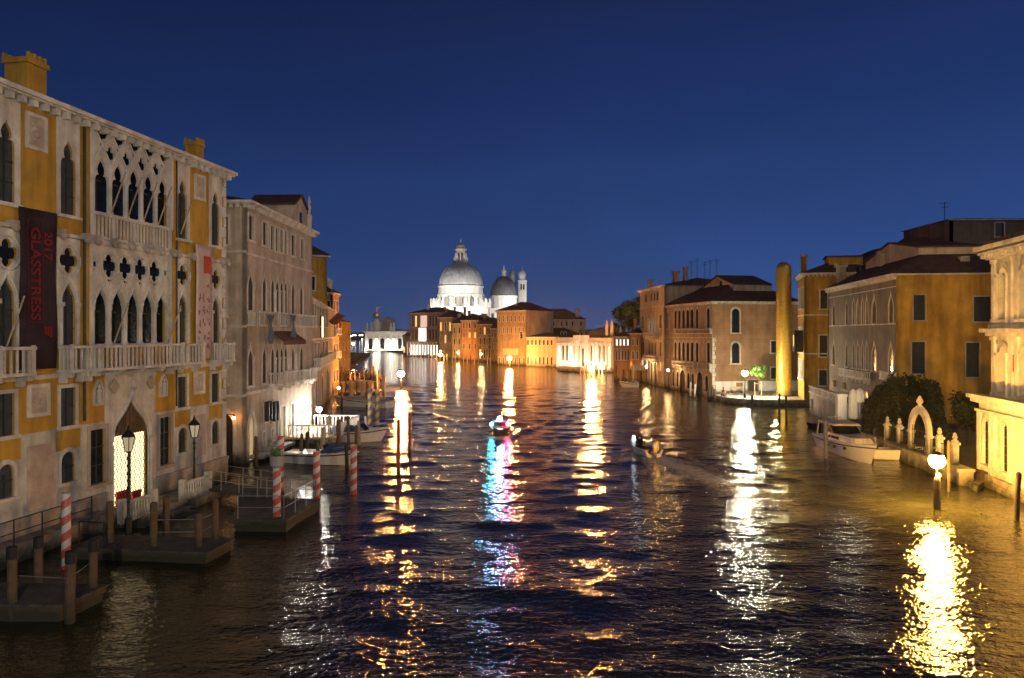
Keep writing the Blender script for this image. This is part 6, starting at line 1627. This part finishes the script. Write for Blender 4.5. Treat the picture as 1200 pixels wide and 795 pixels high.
# orange lit palace at the right edge
def lit_right_palace():
    A = (28.4, 47.5); B = (26.3, 35.4)
    ang = math.atan2(B[1] - A[1], B[0] - A[0])
    h = House('renaissance_palace', 'ornate pale palace at the right edge, washed in orange lamplight', 'palace', A, B, 5.1, 13, STONE); f = h.fr; W = h.W
    # water storey
    for p in (1151, 1171.5, 1196): pass
    for c, w in ((1.1, .42), (3.6, .42), (6.1, .42), (8.6, .42), (11.1, .42)):
        h.winu('arch', c - w, c + w, 1.2, 4.0, pane=GLASS, frame=STONE, fw=.16, proud=.08)
        q = MB()
        for i in range(4): q.box(f, c - w + 2 * w * i / 3.0 - .02, c - w + 2 * w * i / 3.0 + .02, .1, .14, 1.2, 3.9)
        for z in (1.6, 2.1, 2.6, 3.1, 3.6): q.box(f, c - w, c + w, .1, .141, z, z + .035)
        q.build('window_grille', IRON, h.root)
    for c in (.25, 2.2, 4.9, 7.4, 9.9): q = MB(); q.box(f, c - .22, c + .22, -.14, 0, .7, 4.3); q.build('pilaster', STONE, h.root)
    q = MB(); q.box(f, -.2, W, -.3, 0, -.6, .35); q.box(f, -.12, W, -.2, 0, .353, .68); q.build('plinth', STONE2, h.root)
    q = MB(); q.box(f, -.5, W, -.55, 0, 5.1, 5.35); q.box(f, -.35, W, -.35, 0, 4.85, 5.097); q.box(f, -.2, W, -.18, 0, 4.3, 4.45); q.build('cornice', STONE, h.root)
    q = MB(); q.box(f, 0, W, .02, 13, 5.05, 5.2); q.build('terrace_floor', PAVE, h.root)
    h.finish()
    # two set back upper storeys
    up = Fr(*f.p(.15, .75, 0)[:2], f.ang); holes = []
    q = MB(); tr = MB(); rd = MB(); W2 = W - .1; zA, zB, zC, zT = 5.2, 9.0, 9.5, 14.1
    for c in (1.5, 4.2, 6.9, 9.6):
        for z0, z1 in ((5.6, 8.25), (9.9, 12.9)):
            hole = arch(c - .48, c + .48, z0, z1); holes.append(hole)
            p = MB(); p.sheet(up, [hole], .35); p.build('pane', GLASS, h.root)
            p = MB(); o = arch(c - .7, c + .7, z0 - .1, z1 + .28)
            p.slab(up, [[o[0]] + [hole[0]] + hole[:1:-1] + [hole[1]] + o[1:]], -.1, .1)
            for s in (-.6, .6): p.tube([up.p(c + s, -.15, z0 - .1), up.p(c + s, -.15, z1 - .55)], .09, 8); p.box(up, c + s - .14, c + s + .14, -.28, -.01, z1 - .55, z1 - .38)
            p.box(up, c - .85, c + .85, -.32, -.01, z0 - .3, z0 - .103); p.build('window_surround', STONE, h.root)
            for s in (-.95, .95):
                d = MB(); x0 = c + s
                d.slab(up, [[(x0 + .13 * math.cos(t * PI / 6), z1 + .25 + .13 * math.sin(t * PI / 6)) for t in range(12)]], -.05, .05); d.build('roundel', MARBLE2, h.root)
    for c in (2.85, 5.55, 8.25):
        d = MB(); d.slab(up, [[(c + .42 * math.cos(t * PI / 10), 7.3 + .52 * math.sin(t * PI / 10)) for t in range(20)]], -.06, .06); d.build('porphyry_disc', mat('porphyry', (.3, .1, .05), .5), h.root)
        for a, b in ((-.5, 8.05), (.5, 8.05), (-.5, 6.6), (.5, 6.6)):
            d = MB(); d.slab(up, [[(c + a + .16 * math.cos(t * PI / 6), b + .16 * math.sin(t * PI / 6)) for t in range(12)]], -.05, .05); d.build('roundel', MARBLE2, h.root)
    q.slab(up, [rect(0, W2, zA, zT)] + holes, 0, .35)
    q.sheet(Fr(*up.p(0, 12, 0)[:2], up.ang - PI / 2), [rect(0, 12, zA, zT)], 0); q.sheet(Fr(*up.p(W2, 0, 0)[:2], up.ang + PI / 2), [rect(0, 12, zA, zT)], 0)
    q.build('upper_wall', STONE, h.root)
    for c in (.22, 2.45, 3.25, 5.15, 5.95, 7.85, 8.65, 10.6):
        for z0, z1 in ((5.2, 8.6), (9.6, 13.2)):
            tr.box(up, c - .2, c + .2, -.14, -.002, z0, z1); tr.box(up, c - .27, c + .27, -.2, -.001, z1 - .003 + .003, z1 + .22); tr.box(up, c - .26, c + .26, -.19, -.001, z0 - .0, z0 + .25)
    tr.build('pilaster', STONE, h.root)
    c_ = MB(); c_.box(up, -.3, W2, -.35, -.003, 8.85, 9.05); c_.box(up, -.55, W2, -.6, -.003, 9.053, 9.3); c_.box(up, -.2, W2, -.22, -.004, 9.303, 9.55); c_.build('string_course', STONE, h.root)
    c_ = MB(); c_.box(up, -.3, W2, -.35, .3, 13.45, 13.75); c_.box(up, -.8, W2, -.85, 12, 14.0, 14.25); c_.box(up, -.6, W2, -.65, .3, 13.753, 13.997 - .1)
    for i in range(26): c_.box(up, -.4 + i * .45, -.2 + i * .45, -.6, -.1, 13.75 - .22, 13.752)
    c_.build('main_cornice', STONE, h.root)
    q = MB(); q.box(up, -.4, W2, -.4, 11.5, 14.253, 14.6); q.build('roof', TILE, h.root)

lit_right_palace()
q = MB(); q.prism([gnd(1118, 552, .3), gnd(1145, 572, .3), gnd(1150, 566, .3), (29.5, 47.8), (29, 52)], -1, .3); tag(q.build('landing_steps', STONE2), 'low stone landing between the garden and the orange lit palace', 'landing')

# ------------------------------------------------------------------ yacht, small boat and piles at right
def yacht():
    f, L = placed(969, 522, 1027, 547); L = max(L, 8.4)
    t = thing('motor_yacht', 'white cabin yacht with hardtop moored by the dark bush', 'yacht', f.ox, f.oy, 0, f.ang)
    B, hs, hb = 2.6, 1.0, 1.4
    q = MB(); hull(q, f, L, B, hs, hb, .35, 2.4, .05, .9, .9); q.build('hull', HULLW, t)
    q = MB()
    for s in (-1, 1): q.tube([f.p(L * i / 14 + (0 if i < 14 else -.05), s * (sheer(L, B, hs, hb, i / 14, 2.4, .9)[0] + .015), sheer(L, B, hs, hb, i / 14, 2.4, .9)[1] - .2) for i in range(15)], .04, 6)
    q.build('rubbing_strake', SHUT, t)
    def house(x0, x1, w0, w1, z0, z1, slope):
        m = MB(); n = 1
        p = [(x0, w0, z0), (x1, w1, z0 + .1), (x1 - slope, w1 * .82, z1), (x0 + .1, w0 * .9, z1)]
        vs = [f.p(a, b, c) for a, b, c in p] + [f.p(a, -b, c) for a, b, c in p]
        m.add(vs, [(0, 1, 2, 3), (7, 6, 5, 4), (0, 4, 5, 1), (1, 5, 6, 2), (2, 6, 7, 3), (3, 7, 4, 0)]); return m
    house(L * .34, L * .82, 1.25, .7, 1.0, 1.55, .7).build('cabin', HULLW, t)
    q = MB()
    for s in (-1, 1):
        q.add([f.p(L * .40, s * 1.262, 1.2), f.p(L * .58, s * 1.06, 1.22), f.p(L * .57, s * 1.0, 1.42), f.p(L * .41, s * 1.19, 1.42)], [(0, 1, 2, 3)])
    q.build('cabin_window', GLASS, t)
    q = MB(); q.add([f.p(L * .46, -1.0, 1.53), f.p(L * .52, 0, 1.53), f.p(L * .46, 1.0, 1.53), f.p(L * .38, -.95, 2.05), f.p(L * .42, 0, 2.06), f.p(L * .38, .95, 2.05), f.p(L * .33, -1.1, 1.53), f.p(L * .33, 1.1, 1.53), f.p(L * .3, -1.0, 2.0), f.p(L * .3, 1.0, 2.0)], [(0, 1, 4, 3), (1, 2, 5, 4), (6, 0, 3, 8), (2, 7, 9, 5)]); q.build('windscreen', GLASS, t)
    q = MB(); q.add([f.p(L * .13, -1.15, 2.08), f.p(L * .46, -1.0, 2.1), f.p(L * .46, 1.0, 2.1), f.p(L * .13, 1.15, 2.08), f.p(L * .13, -1.1, 2.2), f.p(L * .44, -.9, 2.24), f.p(L * .44, .9, 2.24), f.p(L * .13, 1.1, 2.2)], [(0, 3, 2, 1), (4, 5, 6, 7), (0, 1, 5, 4), (1, 2, 6, 5), (2, 3, 7, 6), (3, 0, 4, 7)]); q.build('hardtop', CANVAS, t)
    q = MB()
    for s in (-1, 1):
        q.tube([f.p(L * .14, s * 1.2, 1.1), f.p(L * .15, s * 1.1, 2.1)], .05, 6); q.tube([f.p(L * .33, s * 1.1, 1.5), f.p(L * .36, s * 1.0, 2.1)], .04, 6)
    q.build('hardtop_post', STEEL, t)
    q = MB(); rail = []
    for s in (-1, 1):
        pts = [f.p(L * a, s * (sheer(L, B, hs, hb, a, 2.4, .9)[0] - .1), sheer(L, B, hs, hb, a, 2.4, .9)[1] + .5) for a in (.45, .6, .75, .88, .97)]
        q.tube(pts, .022, 6)
        for a, p in zip((.45, .6, .75, .88, .97), pts): q.tube([(p[0], p[1], p[2] - .52), p], .018, 5)
    q.build('bow_rail', STEEL, t)
    for a in (.42, .55, .7):
        q = MB(); w, z = sheer(L, B, hs, hb, a, 2.4, .9)
        for s in (-1, 1): x, y, _ = f.p(L * a, s * (w - .0), 0); q.ball(x, y, z - .42, .12, 8, 6)
        q.build('fender', RUBBER, t)
    q = MB(); q.tube([f.p(L * .18, 0, 2.2), f.p(L * .18, 0, 2.6)], .03, 6); q.box(f, L * .16, L * .2, -.5, .5, 2.45, 2.5); q.build('mast', STEEL, t)
    q = MB(); x, y, _ = f.p(L * .36, -.95, 0); q.ball(x, y, 1.75, .07, 8, 5); q.build('deck_light', emit('deck_glow', (1, .95, .85), 14), t)
yacht()
f_, L_ = placed(1022, 537, 1054, 538); L_ = max(L_, 4.2)
t = thing('open_boat', 'small white open boat with outboard, bow pointing right, beside the yacht', 'boat', f_.ox, f_.oy, 0, f_.ang)
q = MB(); hull(q, f_, L_, 1.7, .7, .95, .2); q.build('hull', HULLW, t)
q = MB(); q.box(f_, L_ * .3, L_ * .36, -.7, .7, .62, .74); q.box(f_, L_ * .55, L_ * .61, -.6, .6, .66, .78); q.build('thwart', WOODP, t)
q = MB(); q.box(f_, -.35, .0, -.2, .2, .55, 1.25); q.box(f_, -.28, -.1, -.06, .06, -.3, .553); q.build('outboard_motor', HULLW, t)
q = MB(); q.tube([f_.p(L_ * .2, 0, .6), f_.p(L_ * .2, 0, 2.2)], .025, 6); q.build('staff', STEEL, t)
f_, L_ = placed(951, 500, 968, 503)
t = thing('open_boat', 'dark low boat under the terrace wall left of the yacht', 'boat', f_.ox, f_.oy, 0, f_.ang)
q = MB(); hull(q, f_, max(L_, 3.5), 1.4, .45, .6, .2); q.build('hull', HULLB, t); q = MB(); q.box(f_, 1.0, 1.2, -.55, .55, .4, .5); q.build('thwart', WOODD, t)
PR = 'single piles along the right bank'
BLUEP = mat('blue_grey_paint', (.12, .13, .24), .7, .3, 3, .4)
for px, yt, yb, w, m, lab in ((968, 492, 537, .15, BLUEP, 'blue grey pile at the stern of the white yacht'), (1025, 502, 524, .14, BLUEP, 'blue grey pile between the yacht and the small boat'), (1190, 552, 609, .14, WOODD, 'dark leaning pile before the orange lit palace at the right edge'),
        (1111.5, 516, 577, .09, WOOD, 'orange lit pile just right of the big lamp'), (881, 463, 489, .13, WOODD, 'thin dark pile in the white reflection off the small square'), (913.5, 461, 492, .12, WOODD, 'left of two dark piles in front of the golden column'), (921.5, 464, 494, .12, WOODD, 'right of two dark piles in front of the golden column'),
        (830.5, 455, 468.5, .22, WOODD, 'left pile of the tight group at the corner of the brick palace'), (834, 453, 469.5, .22, WOODD, 'tallest pile of the tight group at the corner of the brick palace'), (837, 456, 471, .2, WOODD, 'right pile of the tight group at the corner of the brick palace'),
        (809, 448, 466, .14, STONE, 'pale pile before the water doors of the brick palace, left one'), (814, 450, 467, .14, WHITE, 'white pile before the water doors of the brick palace, right one')):
    x, y = gnd(px, yb); wood_pole(x, y, H - (yt - HY) * y / F, w, m, lab, group=PR, lean=((.0, -.25) if px == 1190 else (random.uniform(-.06, .06), 0)))

# ------------------------------------------------------------------ people
def person(label, pts, edges, radii, loc, rot, jacket, trousers, hair):
    """one skinned body; jacket, trousers and hair are its clothes"""
    M = Matrix.Translation(loc) @ Matrix.Rotation(rot, 4, 'Z')
    def skin(name, idx, mat_, k, parent=None):
        me = bpy.data.meshes.new(name); mp = {a: i for i, a in enumerate(idx)}
        me.from_pydata([pts[a] for a in idx], [(mp[a], mp[b]) for a, b in edges if a in mp and b in mp], [])
        o = bpy.data.objects.new(name, me); C.objects.link(o); me.materials.append(mat_)
        md = o.modifiers.new('Skin', 'SKIN'); md.use_smooth_shade = True
        for i, a in enumerate(idx):
            r = radii[a] * k; me.skin_vertices[0].data[i].radius = (r, r)
        me.skin_vertices[0].data[0].use_root = True
        s = o.modifiers.new('Subdivision', 'SUBSURF'); s.levels = 1; s.render_levels = 1
        if parent: o.parent = parent
        return o
    body = skin('person', list(pts), SKIN, 1.0)
    body.location = loc; body.rotation_euler = (0, 0, rot); BASE[body.name] = M
    tag(body, label, 'person')
    skin('jacket', [a for a in pts if a in ('pelvis', 'waist', 'chest', 'shL', 'shR', 'elL', 'elR', 'wrL', 'wrR', 'neck0')], jacket, 1.22, body)
    skin('trousers', [a for a in pts if a in ('pelvis', 'hipL', 'hipR', 'knL', 'knR', 'anL', 'anR')], trousers, 1.2, body)
    hx, hy, hz = pts['head']
    q = MB(); q.lathe(hx, hy, [(.02, hz + .13), (.08, hz + .11), (.118, hz + .05), (.12, hz - .01), (.1, hz - .05)], 10)
    q.v = [tuple(M @ Vector((a, b + .025, c))) for a, b, c in q.v]; q.build('hair', hair, body, smooth=True)
    q = MB(); q.lathe(hx, hy - .115, [(.004, hz + .02), (.016, hz - .02), (.018, hz - .03), (.004, hz - .036)], 6)
    for s in (-1, 1): q.ball(hx + s * .035, hy - .1, hz + .01, .012, 6, 4); q.ball(hx + s * .11, hy, hz, .025, 6, 4)
    q.v = [tuple(M @ Vector(a)) for a in q.v]; q.build('face_features', SKIN, body)
ED = [('pelvis', 'waist'), ('waist', 'chest'), ('chest', 'neck0'), ('neck0', 'neck'), ('neck', 'head'), ('head', 'top'), ('chest', 'shL'), ('chest', 'shR'), ('shL', 'elL'), ('shR', 'elR'), ('elL', 'wrL'), ('elR', 'wrR'), ('wrL', 'haL'), ('wrR', 'haR'),
      ('pelvis', 'hipL'), ('pelvis', 'hipR'), ('hipL', 'knL'), ('hipR', 'knR'), ('knL', 'anL'), ('knR', 'anR'), ('anL', 'toL'), ('anR', 'toR')]
for s in 'LR':
    for i in range(4): ED.append(('ha' + s, 'f%d%s' % (i, s)))
    ED.append(('wr' + s, 'th' + s))
RAD = dict(pelvis=.14, waist=.125, chest=.14, neck0=.085, neck=.055, head=.1, top=.07, shL=.075, shR=.075, elL=.048, elR=.048, wrL=.034, wrR=.034, haL=.036, haR=.036, hipL=.095, hipR=.095, knL=.065, knR=.065, anL=.045, anR=.045, toL=.038, toR=.038, thL=.012, thR=.012)
for s in 'LR':
    for i in range(4): RAD['f%d%s' % (i, s)] = .011
def seated(reach=.25, lean=0.0):
    p = dict(pelvis=(0, 0, .5), waist=(0, -.02 - lean * .3, .7), chest=(0, -.03 - lean * .7, .93), neck0=(0, -.03 - lean * .9, 1.05), neck=(0, -.04 - lean, 1.12), head=(0, -.06 - lean * 1.15, 1.25), top=(0, -.05 - lean * 1.2, 1.34))
    for s, n in ((-1, 'L'), (1, 'R')):
        p['sh' + n] = (s * .19, -.03 - lean * .8, 1.0); p['el' + n] = (s * .25, -.1 - lean * .6, .73); p['wr' + n] = (s * .18, -.1 - reach - lean * .4, .72); p['ha' + n] = (s * .17, -.18 - reach - lean * .4, .715)
        for i in range(4): p['f%d%s' % (i, n)] = (s * (.14 + i * .022), -.25 - reach - lean * .4 + abs(i - 1.4) * .012, .695)
        p['th' + n] = (s * .12, -.16 - reach - lean * .4, .72)
        p['hip' + n] = (s * .1, -.04, .48); p['kn' + n] = (s * .13, -.45, .5); p['an' + n] = (s * .13, -.42, .09); p['to' + n] = (s * .14, -.58, .05)
    return p
ORANGEJ = mat('orange_jacket', (.55, .13, .02), .7, .15, 4, .1); NAVY = mat('navy_cloth', (.02, .022, .035), .85, .2, 4, 0); DENIM = mat('denim', (.05, .07, .12), .85, .2, 4, 0); HAIRD = mat('dark_hair', (.03, .02, .015), .6, .2, 8, 0)

# motor boat heading away, with helmsman in orange
fb = Fr(10.35, 56.9, math.atan2(.975, -.22)); LB = 4.3
t = thing('motor_boat', 'small white open motor boat heading away up the canal, people aboard and a wake behind', 'boat', fb.ox, fb.oy, 0, fb.ang)
q = MB(); hull(q, fb, LB, 1.7, .5, .85, .2, 2.0, .3); q.build('hull', mat('dull_grey_gelcoat', (.55, .55, .54), .4, .1, 2, .2, 0), t)
q = MB(); q.box(fb, .3, .75, -.65, .65, .25, .5); q.box(fb, 1.9, 2.3, -.65, .65, .25, .5); q.build('seat', HULLB, t)
q = MB(); q.box(fb, 2.4, 2.8, -.3, .3, .3, .85); q.build('console', HULLB, t)
q = MB(); q.box(fb, -.4, -.02, -.22, .22, .5, 1.2); q.box(fb, -.3, -.12, -.07, .07, -.4, .503); q.build('outboard_motor', HULLB, t)
q = MB(); x, y, _ = fb.p(LB - .35, 0, 0); q.ball(x, y, .95, .07, 8, 5); q.build('bow_light', emit('bow_glow', (.85, .95, 1.0), 60), t)
person('person in orange jacket sitting at the stern of the small white motor boat', seated(.3), ED, RAD, fb.p(.55, -.3, 0.02), fb.ang + PI / 2, ORANGEJ, DENIM, HAIRD)
person('person in dark clothes sitting amidships in the small white motor boat', seated(.2), ED, RAD, fb.p(2.1, .25, .02), fb.ang + PI / 2, NAVY, NAVY, HAIRD)
# water taxi coming towards the bridge with red, white and green lights
fb = Fr(-1.1, 75.0, R(-90)); LB = 8.5
t = thing('water_taxi', 'water taxi coming head on with white, red and green lights', 'boat', fb.ox, fb.oy, 0, fb.ang)
q = MB(); hull(q, fb, LB, 1.9, .5, .85, .25); q.build('hull', mat('varnished_wood', (.16, .06, .025), .25, .2, 3, 0, 0, 14, 0, .5), t)
q = MB(); q.box(fb, 1.6, 5.2, -.7, .7, .5, 1.1); q.build('cabin', mat('varnished_wood', (.16, .06, .025)), t)
q = MB(); q.box(fb, 1.7, 5.1, -.72, .72, .75, 1.0); q.box(fb, 5.2, 5.23, -.6, .6, .75, 1.02); q.build('cabin_window', GLASS, t)
q = MB(); q.box(fb, 1.5, 5.4, -.75, .75, 1.103, 1.17); q.build('cabin_roof', WOODD, t)
for u, v, z, r, c, st, nm in ((5.0, 0, 1.35, .19, (.36, .5, 1.0), 800, 'white_navigation_glow'), (5.6, .72, .95, .1, (1.0, .05, .14), 650, 'red_navigation_glow'), (5.6, -.72, .95, .1, (.05, .6, .85), 420, 'green_navigation_glow')):
    q = MB(); x, y, _ = fb.p(u, -v if False else v, 0); q.ball(x, y, z, r, 10, 6); q.build('navigation_light', emit(nm, c, st), t)
person('person in dark clothes sitting at the stern of the oncoming water taxi', {k: (v[0], v[1] + (.45 if k[:2] in ('kn', 'an', 'to') else 0) * 0, v[2]) for k, v in seated(.3).items()}, ED, RAD, fb.p(.8, .1, .1), fb.ang + PI / 2, NAVY, NAVY, HAIRD)
# the person at the edge of the little square
person('person in orange top sitting at the edge of the small square', seated(.2, .15), ED, RAD, (27.75, 101.9, .62), R(-60), ORANGEJ, DENIM, HAIRD)
t = thing('stool', 'small stone block under the person at the edge of the square', 'stool', 27.75, 101.9, .7)
q = MB(); q.box(Fr(27.75, 101.9, R(-60)), -.2, .2, -.15, .2, .7, 1.0); q.build('block', STONE2, t)

# ------------------------------------------------------------------ far shore lamps
for px, py in ((394, 393.3), (396.5, 393), (399, 393.2), (403, 392.5), (405.5, 394), (408, 393.4), (411, 394.3), (413.5, 393.2), (416.5, 393), (421.5, 393.1), (424.5, 393), (410, 398), (424.5, 398)):
    x, y, z = atY(px, py, 1060)
    t = thing('shore_lamp', 'tiny white lamp in the string of lights on the far shore', 'lamp', x, y, 0, 0, 'lamps of the far shore')
    q = MB(); q.ball(x, y, max(z, 1.2), 1.0, 8, 5); q.build('globe', emit('shore_glow', (1.0, .93, .75), 7), t)
    q = MB(); q.tube([(x, y, -1), (x, y, max(z, 1.2))], .2, 5); q.build('post', IRON, t)
# orange and white lamps of the left bank hidden among the houses
for px, py, Y, col, st, r, lab, nm in ((397, 455, 112, SODIUM, 400, .16, 'small orange lamp on the left bank by the pale cabin boat', 'bank_sodium_glow'), (395, 415, 140, COOL, 150, .16, 'white lamp beside the red flag on the left bank', 'bank_white_glow'), (414, 403, 300, SODIUM, 250, .4, 'far orange lamp right of the lagoon lamp', 'farther_sodium_glow')):
    x, y, z = atY(px, py, Y)
    t = thing('bank_lamp', lab, 'lamp', x, y, 0); q = MB(); q.ball(x, y, z, r, 8, 6); q.build('globe', emit(nm, col, st), t)
    q = MB(); q.tube([(x, y, -1), (x, y, z - r * .8)], .05, 6); q.build('post', IRON, t)

# ------------------------------------------------------------------ floodlights and lamps of the place, plus added fill lights
point('unseen_fill', (-4, -4, 10.5), (1.0, .88, .70), 11000, .35)  # added source behind the camera, brightens the near fronts and the water
point('unseen_fill', (3, -4, 10.5), (1.0, .85, .64), 9000, .35, 46, (-20.5, 44, 16.5), .7)  # added spot, unseen, lifts the ochre palace front
point('unseen_fill', (0, -4, 10.5), (1.0, .66, .27), 62000, .35, 20, (41, 76, 9.5), .7)  # added narrow spot, unseen, lifts the yellow side wall
point('unseen_fill', (9, -4, 10.5), (1.0, .86, .64), 19000, .35, 24, (-18, 62, 12), .7)  # added spot, unseen, lifts the cream stone palace
LW = (1.0, .95, .86)
# basilica floods stand on the roofs before and beside it
for x, y, z, p, ax, az in ((-40, 322, 19, 26000, -24, 27), (-8, 322, 20, 22000, -21, 27), (-26, 320, 19, 9000, -22.6, 25)): point('floodlight', (x, y, z), LW, p, .5, 140, (ax, 345, az), .4)
for x, y, p in ((-1, 342, 9000), (6.5, 354, 9000)): point('floodlight', (x, y, 19.5), LW, p, .5, 140, (x - 2, 365, 27), .4)
# customs house
for x in (-73, -66, -59, -53): point('floodlight', (x, 381, 1.2), (1.0, .93, .78), 2800, .3, 150, (x, 392, 6), .3)
point('floodlight', (-68, 386, 12.5), LW, 500, .3)
# white ground floor of the tall palace
for x in (-38, -33, -29): point('floodlight', (x, 299, .9), (1.0, .9, .74), 800, .3, 150, (x, 306, 4), .3)
# low white palace
for u in (2, 6, 9, 13, 16):
    x, y, _ = WP.fr.p(min(u, WP.W - .6), -3.2, 0); a = WP.fr.p(min(u, WP.W - .6), 0, 4.5); point('floodlight', (x, y, .9), (1.0, .86, .62), 900, .3, 150, a, .3)
# lamps along the quays that light the house fronts
def quay_lamp(x, y, z, p, label, grp):
    r = .16; t = thing('quay_lamp', label, 'lamp', x, y, 0, 0, grp)
    q = MB(); q.ball(x, y, z, r, 8, 6); q.build('globe', emit('quay_glow_%d' % p, PALEGOLD, p / (4 * PI * PI * r * r)), t)
    q = MB(); q.tube([(x, y, -1), (x, y, z - r * .8)], .07, 6); q.build('post', WOODD, t)
for x, y, p in ((-24, 262, 1700), (-17, 246, 1500), (-9, 228, 1200)): quay_lamp(x, y, 3.0, p, 'small orange lamp on a post before the lamp lit fronts below the domes', 'lamps before the fronts below the domes')
for x, y, p in ((23.4, 136, 560), (22.3, 145, 800), (24.6, 123, 400)): quay_lamp(x, y, 3.2, p, 'small orange lamp on a post at the water doors of the right bank palaces', 'lamps at the right bank water doors')
